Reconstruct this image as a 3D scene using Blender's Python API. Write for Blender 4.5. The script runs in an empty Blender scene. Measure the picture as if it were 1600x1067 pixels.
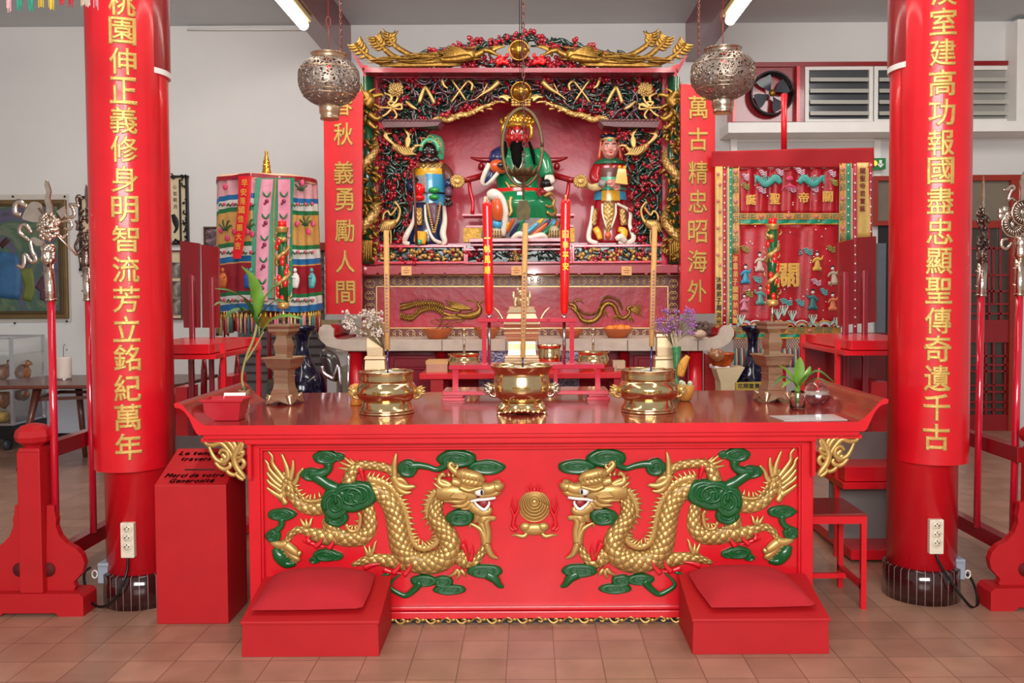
import bpy, bmesh, math, random
from mathutils import Vector, Matrix
from mathutils.geometry import tessellate_polygon
sc = bpy.context.scene
PI = math.pi
# ---------------------------------------------------------------- camera
FPX = 1400.0
CX, CY = 828.0, 506.0
TILT, ROLL = math.radians(2.0), math.radians(-0.33)
EYE = Vector((0, 0, 1.6))
CAMROT = Matrix.Rotation(PI/2 - TILT, 3, 'X') @ Matrix.Rotation(ROLL, 3, 'Z')
cam = bpy.data.cameras.new('camera')
cam.sensor_width = 36
cam.lens = FPX/1600*36
cam.shift_x = -(CX-800)/1600
cam.shift_y = (CY-533.5)/1600
cam.clip_end = 100
camo = bpy.data.objects.new('camera', cam)
sc.collection.objects.link(camo)
camo.matrix_world = Matrix.Translation(EYE) @ CAMROT.to_4x4()
sc.camera = camo
# ---------------------------------------------------------------- world, lamps, exposure
w = bpy.data.worlds.new('hall_light'); sc.world = w; w.use_nodes = True
bg = w.node_tree.nodes['Background']
bg.inputs[0].default_value = (1.0, .96, .93, 1); bg.inputs[1].default_value = .42
def light(name, kind, loc, energy, color=(1, 1, 1), size=.1, rot=(0, 0, 0), sy=None):
    l = bpy.data.lights.new(name, kind); l.energy = energy; l.color = color
    if kind == 'AREA':
        l.size = size
        if sy: l.shape = 'RECTANGLE'; l.size_y = sy
    else: l.shadow_soft_size = size
    o = bpy.data.objects.new(name, l); sc.collection.objects.link(o); o.location = loc; o.rotation_euler = rot
    return o
light('camera_flash', 'POINT', (.06, -.02, 1.86), 80, (1, .97, .93), .045)
light('ceiling_tube_light_a', 'AREA', (-1.67, 5.0, 4.05), 45, (1, .93, .82), .12, (0, 0, 0), 5)
light('ceiling_tube_light_b', 'AREA', (1.50, 5.0, 4.05), 45, (1, .93, .82), .12, (0, 0, 0), 5)
for i_, (x_, y_, e_) in enumerate(((-3.2, 6.6, 76), (3.6, 6.6, 66), (0, 5.2, 64))):
    light('wall_fill_light_%d' % i_, 'AREA', (x_, y_, 4.5), e_, (1, .96, .92), 1.2, (math.radians(62), 0, 0), 1.0)  # added fill lamps tilted at the back wall, without any fittings
light('front_fill_light', 'AREA', (0, -3.6, 3.5), 600, (1, .99, .985), 4.6, (math.radians(86), 0, 0), 2.0)  # unseen fill lamp added behind the camera to brighten the far end
vs = sc.view_settings
vs.view_transform = 'Standard'; vs.look = 'None'; vs.gamma = 1; vs.exposure = 0; vs.use_curve_mapping = False
# ---------------------------------------------------------------- helpers
def P(px, py, Y):
    d = CAMROT @ Vector(((px-CX)/FPX, -(py-CY)/FPX, -1))
    return EYE + d*(Y/d.y)
def lin(c):
    c = c/255
    return c/12.92 if c <= .04045 else ((c+.055)/1.055)**2.4
def M(name, rgb, rough=.5, metal=0, coat=0, bump=0, bs=40, var=.08, spec=.5, trans=0, ior=1.45, emit=0, vs_=6, aniso=None):
    m = bpy.data.materials.new(name); m.use_nodes = True
    nt = m.node_tree; n = nt.nodes; L = nt.links.new; b = n['Principled BSDF']
    col = (lin(rgb[0]), lin(rgb[1]), lin(rgb[2]), 1)
    b.inputs['Base Color'].default_value = col
    b.inputs['Roughness'].default_value = rough; b.inputs['Metallic'].default_value = metal
    b.inputs['Coat Weight'].default_value = coat; b.inputs['Coat Roughness'].default_value = .08
    b.inputs['Specular IOR Level'].default_value = spec
    b.inputs['Transmission Weight'].default_value = trans; b.inputs['IOR'].default_value = ior
    if emit:
        b.inputs['Emission Color'].default_value = col; b.inputs['Emission Strength'].default_value = emit
    tc = n.new('ShaderNodeTexCoord')
    if var:
        no = n.new('ShaderNodeTexNoise'); no.inputs['Scale'].default_value = vs_; no.inputs['Detail'].default_value = 5
        L(tc.outputs['Object'], no.inputs['Vector'])
        mr = n.new('ShaderNodeMapRange'); mr.inputs[3].default_value = 1-var; mr.inputs[4].default_value = 1+var
        mr.inputs[1].default_value = .3; mr.inputs[2].default_value = .7
        L(no.outputs['Fac'], mr.inputs[0])
        mx = n.new('ShaderNodeVectorMath'); mx.operation = 'SCALE'; mx.inputs[0].default_value = col[:3]
        L(mr.outputs[0], mx.inputs['Scale']); L(mx.outputs[0], b.inputs['Base Color'])
    if bump:
        nb = n.new('ShaderNodeTexNoise'); nb.inputs['Scale'].default_value = bs; nb.inputs['Detail'].default_value = 3
        L(tc.outputs['Object'], nb.inputs['Vector'])
        bu = n.new('ShaderNodeBump'); bu.inputs['Strength'].default_value = bump; bu.inputs['Distance'].default_value = .01
        L(nb.outputs['Fac'], bu.inputs['Height']); L(bu.outputs[0], b.inputs['Normal'])
    return m
def nodes(m): return m.node_tree.nodes, m.node_tree.links.new, m.node_tree.nodes['Principled BSDF']
def cr(pts, k=5, closed=False):
    """catmull-rom through tuples of any length"""
    n = len(pts); out = []
    if n < 3 or k < 2: return [tuple(p) for p in pts]
    rng = range(n if closed else n-1)
    for i in rng:
        if closed: a, b, c, d = pts[(i-1) % n], pts[i], pts[(i+1) % n], pts[(i+2) % n]
        else:
            b, c = pts[i], pts[i+1]
            a = pts[i-1] if i else tuple(2*x-y for x, y in zip(b, c))
            d = pts[i+2] if i+2 < n else tuple(2*y-x for x, y in zip(b, c))
        for j in range(k):
            t = j/k
            out.append(tuple(.5*((2*q)+(-p+r)*t+(2*p-5*q+4*r-s)*t*t+(-p+3*q-3*r+s)*t**3) for p, q, r, s in zip(a, b, c, d)))
    if not closed: out.append(tuple(pts[-1]))
    return out
GL = {}
def glyph(ch):
    if ch in GL: return GL[ch]
    c = bpy.data.curves.new('glyph', 'FONT'); c.body = ch; c.size = 1; c.extrude = .02; c.bevel_depth = .026; c.bevel_resolution = 0
    c.resolution_u = 3; c.align_x = 'CENTER'
    o = bpy.data.objects.new('glyph', c); sc.collection.objects.link(o)
    bpy.context.view_layer.update()
    me = o.evaluated_get(bpy.context.evaluated_depsgraph_get()).to_mesh()
    v = [x.co.copy() for x in me.vertices]; f = [tuple(p.vertices) for p in me.polygons]
    x0, x1 = min(q.x for q in v), max(q.x for q in v); y0, y1 = min(q.y for q in v), max(q.y for q in v)
    W, H = x1-x0, y1-y0
    r = ([((q.x-(x0+x1)/2), (q.y-(y0+y1)/2), q.z) for q in v], f, W, H)
    o.evaluated_get(bpy.context.evaluated_depsgraph_get()).to_mesh_clear()
    bpy.data.objects.remove(o); bpy.data.curves.remove(c)
    GL[ch] = r
    return r
def fine_glyph(ch):
    if ch+'#' in GL: return GL[ch+'#']
    v, f, W, H = glyph(ch); bm = bmesh.new(); bv = [bm.verts.new(q) for q in v]
    for q in f:
        try: bm.faces.new([bv[i] for i in q])
        except ValueError: pass
    bmesh.ops.triangulate(bm, faces=bm.faces)
    for it in range(3):
        es = [e for e in bm.edges if abs(e.verts[0].co.x-e.verts[1].co.x) > .16]
        if not es: break
        bmesh.ops.subdivide_edges(bm, edges=es, cuts=1); bmesh.ops.triangulate(bm, faces=bm.faces)
    bm.verts.index_update(); r = ([tuple(q.co) for q in bm.verts], [tuple(x.index for x in q.verts) for q in bm.faces], W, H); bm.free(); GL[ch+'#'] = r
    return r
class MB:
    def __init__(s): s.v = []; s.f = []; s.sm = []; s.uv = []; s.nb = 0
    def add(s, vs, fs, sm=False, uv=None):
        o = len(s.v); s.v += [Vector(v) for v in vs]; s.f += [tuple(i+o for i in f) for f in fs]; s.sm += [sm]*len(fs)
        s.uv += uv if uv else [(v[0], v[2]) for v in vs]
        return s
    def box(s, x0, x1, y0, y1, z0, z1):
        e = .00025*(s.nb % 7); s.nb += 1; x0, x1 = sorted((x0, x1)); x0 -= e; x1 += e; y0 -= e; y1 += e; z0 -= e; z1 += e
        return s.add([(x0,y0,z0),(x1,y0,z0),(x1,y1,z0),(x0,y1,z0),(x0,y0,z1),(x1,y0,z1),(x1,y1,z1),(x0,y1,z1)],
            [(0,3,2,1),(4,5,6,7),(0,1,5,4),(1,2,6,5),(2,3,7,6),(3,0,4,7)])
    def boxp(s, a, b, c, d, Y0, Y1):   # outline a..b by c..d as seen at distance Y0, running back to Y1
        xm, ym = (a+b)/2, (c+d)/2
        return s.box(P(a, ym, Y0).x, P(b, ym, Y0).x, Y0, Y1, P(xm, d, Y0).z, P(xm, c, Y0).z)
    def beam(s, a, b, w, h=None, up=(0, 0, 1)):
        a, b = Vector(a), Vector(b); h = h or w; t = (b-a).normalized(); u = Vector(up)
        if abs(t.dot(u)) > .95: u = Vector((0, 1, 0))
        r = t.cross(u).normalized(); u = r.cross(t)
        vs = [p+r*(i*w/2)+u*(j*h/2) for p in (a, b) for i, j in ((-1,-1),(1,-1),(1,1),(-1,1))]
        return s.add(vs, [(3,2,1,0),(4,5,6,7),(0,1,5,4),(1,2,6,5),(2,3,7,6),(3,0,4,7)])
    def tube(s, pts, r=.01, n=8, k=1, flat=1, up=(0, 1, 0), cap=True):
        if not hasattr(r, '__len__'): r = [r]*len(pts)
        q = [tuple(p)+(x,) for p, x in zip(pts, r)]
        if k > 1: q = cr(q, k)
        pp = [Vector(a[:3]) for a in q]; rr = [max(a[3], 1e-5) for a in q]
        N = len(pp); nr = Vector(up); vs = []; uv = []; L = 0; ra = sum(rr)/N
        for i in range(N):
            t = (pp[min(i+1, N-1)]-pp[max(i-1, 0)])
            t = t.normalized() if t.length > 1e-9 else Vector((0, 0, 1))
            e = nr-t*nr.dot(t)
            if e.length < 1e-3: e = Vector((1, 0, 0))-t*t.x
            if e.length < 1e-3: e = Vector((0, 0, 1))-t*t.z
            e.normalize()
            if abs(Vector(up).dot(t)) > .5: nr = e
            g = t.cross(e)
            if i: L += (pp[i]-pp[i-1]).length
            for j in range(n):
                a = 2*PI*j/n
                vs.append(pp[i]+e*(math.cos(a)*rr[i]*flat)+g*(math.sin(a)*rr[i])); uv.append((L, a*ra))
        fs = [(i*n+j, i*n+(j+1) % n, (i+1)*n+(j+1) % n, (i+1)*n+j) for i in range(N-1) for j in range(n)]
        if cap: fs += [tuple(range(n))[::-1], tuple((N-1)*n+j for j in range(n))]
        return s.add(vs, fs, True, uv)
    def lathe(s, prof, c=(0, 0, 0), n=32, sx=1, sy=1, rot=0, k=1, sm=True, a0=0, a1=2*PI):
        if k > 1: prof = cr(prof, k)
        full = abs(a1-a0-2*PI) < 1e-6; m = n if full else n+1
        vs = []; c = Vector(c)
        for r, z in prof:
            for j in range(m):
                a = a0+(a1-a0)*j/n+rot; vs.append(c+Vector((r*math.cos(a)*sx, r*math.sin(a)*sy, z)))
        fs = [(i*m+j, i*m+(j+1) % m, (i+1)*m+(j+1) % m, (i+1)*m+j) for i in range(len(prof)-1) for j in range(n)]
        if full: fs += [tuple(range(m))[::-1], tuple((len(prof)-1)*m+j for j in range(m))]
        return s.add(vs, fs, sm)
    def ell(s, c, r, n=12, m=8, rot=None):
        if not hasattr(r, '__len__'): r = (r, r, r)
        vs = []; c = Vector(c)
        for i in range(m+1):
            t = PI*i/m
            for j in range(n):
                a = 2*PI*j/n; v = Vector((r[0]*math.sin(t)*math.cos(a), r[1]*math.sin(t)*math.sin(a), r[2]*math.cos(t)))
                if rot: v = rot @ v
                vs.append(c+v)
        return s.add(vs, [(i*n+j, (i+1)*n+j, (i+1)*n+(j+1) % n, i*n+(j+1) % n) for i in range(m) for j in range(n)], True)
    def loft(s, rings, n=20, a0=0, a1=2*PI, off=0, k=3, cap=True, wob=0, nw=9):
        """rings (cx, cy, z, rx, ry); a=-90deg faces the viewer"""
        if k > 1: rings = cr(rings, k)
        full = abs(a1-a0-2*PI) < 1e-6; m = n if full else n+1; vs = []; uv = []
        for q in rings:
            for j in range(m):
                a = a0+(a1-a0)*j/n; ww = 1+wob*math.sin(a*nw)
                vs.append((q[0]+math.cos(a)*(q[3]*ww+off), q[1]+math.sin(a)*(q[4]*ww+off), q[2])); uv.append((a*q[3], q[2]))
        fs = [(i*m+j, i*m+(j+1) % m, (i+1)*m+(j+1) % m, (i+1)*m+j) for i in range(len(rings)-1) for j in range(n)]
        if full and cap: fs += [tuple(range(m))[::-1], tuple((len(rings)-1)*m+j for j in range(m))]
        return s.add(vs, fs, True, uv)
    def prism(s, poly, y0, y1, sm=False):   # poly of (x, z)
        n = len(poly); tr = tessellate_polygon([[Vector((p[0], p[1], 0)) for p in poly]])
        ar = sum(poly[i][0]*poly[(i+1) % n][1]-poly[(i+1) % n][0]*poly[i][1] for i in range(n))
        if ar < 0: poly = poly[::-1]; tr = tessellate_polygon([[Vector((p[0], p[1], 0)) for p in poly]])
        vs = [(p[0], y0, p[1]) for p in poly]+[(p[0], y1, p[1]) for p in poly]
        def ori(t):
            a, b, c = (poly[i] for i in t)
            return t if (b[0]-a[0])*(c[1]-a[1])-(b[1]-a[1])*(c[0]-a[0]) > 0 else t[::-1]
        fr = [ori(tuple(t)) for t in tr]
        s.add(vs, fr+[tuple(i+n for i in t[::-1]) for t in fr])
        return s.add(vs, [(i, i+n, (i+1) % n+n, (i+1) % n) for i in range(n)], sm)
    def prismp(s, poly, Y0, Y1, k=1):       # poly of photo points seen at Y0
        if k > 1: poly = cr(poly, k, True)
        q = [P(a, b, Y0) for a, b in poly]
        return s.prism([(p.x, p.z) for p in q], Y0, Y1)
    def puff(s, poly, Y0, d, k=3, steps=4, tr=None):
        """outline (photo points at Y0) swelling towards the viewer by d; shrinks to its centroid line"""
        if k > 1: poly = cr(poly, k, True)
        q = [P(a, b, Y0) for a, b in poly]; q = [(p.x, p.z) for p in q]; n = len(q)
        ar = sum(q[i][0]*q[(i+1) % n][1]-q[(i+1) % n][0]*q[i][1] for i in range(n))
        if ar < 0: q = q[::-1]
        per = sum(math.dist(q[i], q[i-1]) for i in range(n)); wd = abs(ar)/per*.8
        rings = [q]; ys = [Y0, ]; base = [(a, Y0+.004, b) for a, b in q]
        vs = list(base)
        for st in range(steps+1):
            t = st/steps; ins = wd*t*.9; y = Y0-d*math.sin(t*PI/2)
            for i in range(n):
                a, b, c = q[i-1], q[i], q[(i+1) % n]
                tx, tz = c[0]-a[0], c[1]-a[1]; l = math.hypot(tx, tz) or 1
                vs.append((b[0]-tz/l*ins, y, b[1]+tx/l*ins))
        fs = [(i*n+j, i*n+(j+1) % n, (i+1)*n+(j+1) % n, (i+1)*n+j) for i in range(steps+1) for j in range(n)]
        last = vs[-n:]; o = (steps+1)*n
        tri = tessellate_polygon([[Vector((p[0], p[2], 0)) for p in last]])
        def ori(t):
            a, b, c = (last[i] for i in t)
            return t if (b[0]-a[0])*(c[2]-a[2])-(b[2]-a[2])*(c[0]-a[0]) > 0 else t[::-1]
        fs += [tuple(i+o for i in ori(tuple(t))) for t in tri]
        return s.add(vs, fs, True)
    def text(s, string, c, h, w=None, gap=None, vert=False, dep=1, place=None, italic=0, fit=False, fine=False):
        """characters facing -Y; c = centre of first char (vertical) or of the line"""
        c = Vector(c); x = 0; gs = [(ch, (fine_glyph if fine else glyph)(ch) if ch.strip() else None) for ch in string]
        if not vert:
            ad = [(g[2]*h+h*.10) if g else h*.3 for ch, g in gs]; tot = sum(ad); sc_ = (w/tot) if w else 1; x = -tot/2
        for i, (ch, g) in enumerate(gs):
            if g:
                if vert: ox, oz, sx, sz = 0, -i*gap, (w/g[2] if fit else w*.98/max(g[2], .8)), h*.98/max(g[3], .7)
                else:
                    ox = (x+ad[i]/2)*sc_; sx, sz = h*sc_, h
                    oz = 0 if g[3] > .62 or ord(ch) > 999 else -(.72-g[3])/2*h
                    if ch in '.,_': oz = -.34*h
                    if ch in 'gpqy' : oz = -.2*h
                pts = []
                for a, b, d in g[0]:
                    X, Z, D = ox+a*sx+italic*b*sz, oz+b*sz, (d)*max(h, .02)*dep
                    pts.append(place(c, X, Z, D) if place else c+Vector((X, -D, Z)))
                s.add(pts, g[1])
            if not vert: x += ad[i]
        return s
    def build(s, name, mat, parent=None, bev=0, label=None, cat=None, group=None, kind=None, seg=2, sub=0, loc=None):
        me = bpy.data.meshes.new(name)
        o = bpy.data.objects.new(name, me); sc.collection.objects.link(o)
        off = Vector((0, 0, 0))
        if parent:
            o.parent = parent; p = parent
            while p: off += p.location; p = p.parent
        else:
            if loc is not None: off = Vector(loc)
            elif s.v and kind != 'structure':
                off = Vector((sum(v.x for v in s.v)/len(s.v), sum(v.y for v in s.v)/len(s.v), min(v.z for v in s.v)))
            o.location = off
        me.from_pydata([v-off for v in s.v], [], s.f)
        me.polygons.foreach_set('use_smooth', s.sm)
        ul = me.uv_layers.new(name='UVMap')
        buf = []
        for l in me.loops: buf += s.uv[l.vertex_index]
        ul.data.foreach_set('uv', buf)
        me.materials.append(mat)
        if bev:
            m = o.modifiers.new('edges', 'BEVEL'); m.width = bev; m.segments = seg; m.limit_method = 'ANGLE'; m.angle_limit = .7
        if sub:
            m = o.modifiers.new('smooth', 'SUBSURF'); m.levels = sub; m.render_levels = sub
        tag(o, label, cat, group, kind)
        return o
def tag(o, label=None, cat=None, group=None, kind=None):
    if label: o['label'] = label
    if cat: o['category'] = cat
    if group: o['group'] = group
    if kind: o['kind'] = kind
    return o
def thing(name, label, cat, loc=(0, 0, 0), group=None, kind=None):
    o = bpy.data.objects.new(name, None); sc.collection.objects.link(o); o.location = loc; o.empty_display_size = .1
    return tag(o, label, cat, group, kind)
def copy_tree(o, parent=None, loc=None, **kw):
    c = o.copy(); sc.collection.objects.link(c)
    if parent: c.parent = parent
    for ch in [x for x in sc.objects if x.parent == o]: copy_tree(ch, c)
    if loc is not None: c.location = loc
    tag(c, **kw)
    return c
# ---------------------------------------------------------------- materials
RED = M('red_paint', (214, 20, 34), .32, coat=.35, bump=.06, bs=22, var=.07)
REDM = M('red_paint_matte', (180, 16, 24), .55, bump=.03, var=.06)
REDT = M('red_table_top', (136, 36, 30), .22, coat=.5, bump=.03, bs=12, var=.12)
REDD = M('dark_red_paint', (140, 12, 22), .3, coat=.4, bump=.05, bs=20, var=.08)
CRIM = M('crimson_lacquer', (184, 10, 42), .38, coat=.18, bump=.3, bs=16, var=.10)
CRIM2 = M('crimson_frame', (150, 20, 40), .3, coat=.5, bump=.06, var=.06)
PINK = M('glossy_red_stand', (205, 36, 62), .15, coat=.8, bump=.05, var=.05)
GOLD = M('gold_paint', (194, 156, 90), .38, .52, coat=.15, bump=.12, bs=30, var=.14, vs_=14)
GOLDD = M('antique_gold', (142, 106, 44), .36, .75, bump=.3, bs=60, var=.25, vs_=30)
GOLDL = M('gilt_letters', (206, 168, 92), .40, .45, coat=.1, bump=.2, bs=60, var=.15, vs_=20)
GREEN = M('green_enamel', (6, 84, 36), .3, coat=.45, bump=.05, bs=14, var=.10)
DGREEN = M('dark_green_lacquer', (16, 44, 32), .2, coat=.7, bump=.15, bs=40, var=.2)
BLOS = M('blossom_red', (158, 16, 34), .15, coat=.9, bump=.1, var=.15, vs_=20)
CRIMG = M('crimson_gloss_panel', (176, 10, 40), .36, coat=.7, bump=.35, bs=14, var=.10)
DUSK = M('dusty_rose_wood', (98, 56, 58), .4, coat=.3, bump=.2, var=.15)
BRASS = M('polished_brass', (228, 200, 148), .15, 1, bump=.02, bs=8, var=.06)
BRONZE = M('polished_bronze', (196, 166, 134), .27, .8, bump=.03, var=.1)
LBRONZE = M('pale_bronze', (214, 188, 148), .32, .75, bump=.03, var=.08)
PEWTER = M('silvered_bronze', (198, 180, 158), .24, 1, bump=.2, bs=60, var=.15, vs_=30)
STEEL = M('polished_steel', (200, 200, 205), .15, 1, var=0)
ASH = M('incense_ash', (196, 186, 172), .95, bump=.6, bs=60, var=.1)
WHITE = M('white_paint', (232, 228, 222), .4, var=.03)
CARD = M('white_card', (238, 238, 236), .4, var=.02)
BLACK = M('black_paint', (14, 13, 14), .35, var=0)
TONG = M('tongue_red', (150, 40, 44), .4, var=.05)
SKINB = M('black_face_lacquer', (32, 16, 14), .15, coat=.8, var=.1)
SKINR = M('red_face_lacquer', (168, 14, 22), .18, coat=.7, var=.05)
SKINP = M('pink_face_lacquer', (206, 138, 124), .3, coat=.4, var=.05)
NAVY = M('navy_enamel', (30, 42, 84), .2, coat=.6, var=.1)
SKYB = M('sky_blue_enamel', (58, 150, 190), .25, coat=.5, var=.08)
YEL = M('yellow_enamel', (226, 168, 30), .3, coat=.5, var=.08)
ORNG = M('orange_enamel', (206, 88, 40), .3, coat=.5, var=.08)
JADE = M('jade_enamel', (70, 172, 128), .25, coat=.5, var=.06)
GRN = M('robe_green_enamel', (16, 122, 74), .2, coat=.6, var=.08)
IVORY = M('ivory_enamel', (226, 216, 200), .3, coat=.4, var=.05)
GREYE = M('grey_enamel', (150, 148, 146), .3, coat=.4, var=.15, vs_=40)
PURP = M('mauve_enamel', (106, 72, 88), .35, var=.08)
MARB = M('worn_marble', (190, 172, 156), .5, bump=.25, bs=18, var=.12, vs_=9)
CLOTH = M('red_cotton', (178, 28, 38), .9, bump=.25, bs=260, var=.06)
PLAST = M('red_plastic', (184, 28, 42), .35, bump=.02, var=.03)
CREAM = M('cream_plastic', (226, 214, 192), .4, var=.02)
GREYP = M('grey_plastic', (150, 158, 170), .4, var=.02)
WAXR = M('red_wax', (230, 22, 22), .22, coat=.4, var=.03)
JOSS = M('incense_stick_tan', (214, 164, 98), .7, bump=.1, var=.12, vs_=30)
LEAF = M('green_leaf', (104, 146, 44), .38, coat=.2, var=.2, vs_=12)
LEAFD = M('darker_leaf', (62, 104, 40), .4, var=.2, vs_=12)
MAROON = M('maroon_beam_paint', (112, 38, 42), .3, coat=.3, var=.05)
BROWN = M('brown_wood', (96, 48, 36), .4, coat=.3, bump=.1, var=.15)
GLASS = M('clear_glass', (255, 255, 255), .02, trans=1, var=0)
# ================================================================ SETTING
YW = 10.2
FLOORM = M('terracotta_tiles', (150, 104, 82), .3, bump=.06, bs=30, var=0)
def _floor():
    n, L, b = nodes(FLOORM)
    tc = n['Texture Coordinate']; mp = n.new('ShaderNodeMapping'); mp.inputs['Location'].default_value = (.108, -.135, 0)
    L(tc.outputs['Object'], mp.inputs['Vector'])
    br = n.new('ShaderNodeTexBrick'); br.offset = 0; br.inputs['Scale'].default_value = 1
    br.inputs['Brick Width'].default_value = .207; br.inputs['Row Height'].default_value = .207
    br.inputs['Mortar Size'].default_value = .0028; br.inputs['Mortar Smooth'].default_value = .3
    br.inputs['Color1'].default_value = (lin(152), lin(114), lin(95), 1); br.inputs['Color2'].default_value = (lin(170), lin(128), lin(107), 1)
    br.inputs['Mortar'].default_value = (lin(116), lin(86), lin(70), 1)
    L(mp.outputs[0], br.inputs['Vector'])
    no = n.new('ShaderNodeTexNoise'); no.inputs['Scale'].default_value = 5; no.inputs['Detail'].default_value = 6
    L(tc.outputs['Object'], no.inputs['Vector'])
    mr = n.new('ShaderNodeMapRange'); mr.inputs[1].default_value = .3; mr.inputs[2].default_value = .7; mr.inputs[3].default_value = .86; mr.inputs[4].default_value = 1.14
    L(no.outputs['Fac'], mr.inputs[0])
    mx = n.new('ShaderNodeVectorMath'); mx.operation = 'SCALE'
    L(br.outputs['Color'], mx.inputs[0]); L(mr.outputs[0], mx.inputs['Scale']); L(mx.outputs[0], b.inputs['Base Color'])
_floor()
WALLM = M('cream_wall_paint', (212, 210, 207), .8, bump=.04, bs=30, var=.03, vs_=1.5)
CEILM = M('grey_ceiling_paint', (206, 212, 214), .85, var=.03, vs_=1.5)
ZC = 4.62
MB().box(-9, 9, -1.5, YW+.2, -.1, 0).build('floor', FLOORM, kind='structure')
MB().box(-9, 9, 3.3, YW+.2, ZC, ZC+.1).build('ceiling', CEILM, kind='structure')
MB().box(-9, 9, YW, YW+.2, 0, ZC).build('wall_back', WALLM, kind='structure')
MB().box(-9.1, -9, 3.3, YW, 0, ZC).build('wall_left', WALLM, kind='structure')
xl0, xl1 = P(522, 95, YW).x, P(549, 95, YW).x
xr0, xr1 = P(1071, 95, YW).x, P(1097, 95, YW).x
zb = P(540, 100, YW).z
MB().box(xl0, xl1, 3.4, YW, zb, ZC).build('trim_1', MAROON, kind='structure')
MB().box(xr0, xr1, 3.4, YW, zb, ZC).build('trim_2', MAROON, kind='structure')
# fluorescent fittings under the beams
TUBE = M('lit_tube', (255, 244, 225), .4, emit=6, var=0)
for side, (xa, xb, pxe, pye) in enumerate(((xl0, xl1, 472, 38), (xr0, xr1, 1152, 34))):
    ye = (zb-.06-1.6)*1400/(457-pye); xm = (xa+xb)/2
    t = thing('ceiling_light', ('lit fluorescent tube under the ceiling beam above the left lantern', 'lit fluorescent tube under the ceiling beam above the right lantern')[side], 'light', (xm, ye-1, zb-.05))
    MB().box(xm-.07, xm+.07, ye-2.4, ye+.03, zb-.05, zb).build('fixture_body', M('fixture_enamel', (214, 190, 130), .4), t, bev=.01)
    MB().tube([(xm, ye-2.38, zb-.085), (xm, ye, zb-.085)], .048, 14).build('tube', TUBE, t)
# conduit on the left of the back wall, under the ceiling
b = MB(); b.tube([P(292, 46, YW-.03), P(522, 46, YW-.03)], .012, 8); b.build('trim_3', WHITE, kind='structure')
# louvred windows high on the right
def bx(mb, a, b, c, d, y0, y1): return mb.boxp(a, b, c, d, y0, y1)
GLZ = M('louvre_glass_grey', (70, 72, 76), .15, spec=.8, var=.05)
GLZ2 = M('louvre_glass_pale', (150, 148, 142), .2, spec=.6, var=.05)
b = MB(); bx(b, 1145, 1592, 96, 103, YW-.07, YW); bx(b, 1250, 1257, 103, 190, YW-.06, YW); bx(b, 1584, 1592, 103, 190, YW-.06, YW)
b.build('trim_4', REDD, kind='structure')
for wi, (a, c, gm) in enumerate(((1258, 1364, GLZ), (1366, 1470, GLZ), (1476, 1582, GLZ2))):
    e = thing('window_%d' % (wi+1), None, None, (0, 0, 0), kind='structure')
    f = MB(); bx(f, a, a+6, 103, 190, YW-.05, YW); bx(f, c-6, c, 103, 190, YW-.05, YW); bx(f, a, c, 103, 109, YW-.05, YW); bx(f, a, c, 186, 190, YW-.05, YW)
    f.build('window_frame', WHITE, e)
    bx(MB(), a+6, c-6, 109, 186, YW-.01, YW).build('pane', gm, e)
    for k in range(5):
        y = 111+k*17.5
        s = MB(); p0, p1 = P(a+7, y+12, YW-.045), P(c-7, y+12, YW-.045)
        s.beam(p0, p1, .06, .012); s.beam(p0+Vector((0, -.02, -.02)), p1+Vector((0, -.02, -.02)), .012, .03)
        s.build('slat', M('slat_grey', (176, 172, 162), .3, var=.03) if k == 0 else bpy.data.materials['slat_grey'], e)
bx(MB(), 1138, 1640, 190, 206, YW-.45, YW).build('trim_5', WHITE, kind='structure')
b = MB(); bx(b, 1142, 1152, 206, 275, YW-.1, YW); bx(b, 1366, 1376, 218, 275, YW-.03, YW); bx(b, 1152, 1366, 215, 221, YW-.03, YW); bx(b, 1589, 1620, 30, 190, YW-.25, YW)
b.build('trim_6', WHITE, kind='structure')
# recessed red fan box with wall fan
t = thing('ventilation_box', 'red painted box in the wall round the black fan', 'vent box', P(1200, 190, YW))
bx(MB(), 1145, 1250, 104, 190, YW-.03, YW).build('back_board', REDD, t)
b = MB(); bx(b, 1145, 1150, 103, 190, YW-.3, YW-.03); bx(b, 1245, 1250, 103, 190, YW-.12, YW-.03); b.build('side_board', RED, t)
c = P(1207, 145, YW-.16)
t = thing('wall_fan', 'black four bladed fan mounted in the red box', 'fan', c)
b = MB(); R_ = .235
for rr, yy in ((R_, 0), (R_*.98, .05), (R_*.95, .1)):
    b.tube([(c.x+rr*math.cos(a*PI/16), c.y+yy, c.z+rr*math.sin(a*PI/16)) for a in range(33)], .012, 6)
b.build('guard_ring', BLACK, t)
FANM = M('fan_grey', (70, 74, 80), .3, var=.1)
for k in range(4):
    a = k*PI/2+.5; b = MB()
    pts = []
    for i in range(7):
        r = .04+.17*i/6
        for j in (-1, 1):
            aa = a+j*(.22+.25*math.sin(PI*i/8)); pts.append((c.x+r*math.cos(aa), c.y+.04+j*.02, c.z+r*math.sin(aa)))
    b.add(pts, [(2*i, 2*i+1, 2*i+3, 2*i+2) for i in range(6)], True); b.build('blade', FANM, t)
MB().ell(c+Vector((0, .01, 0)), (.04, .03, .04)).build('hub', GOLDD, t)
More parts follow.
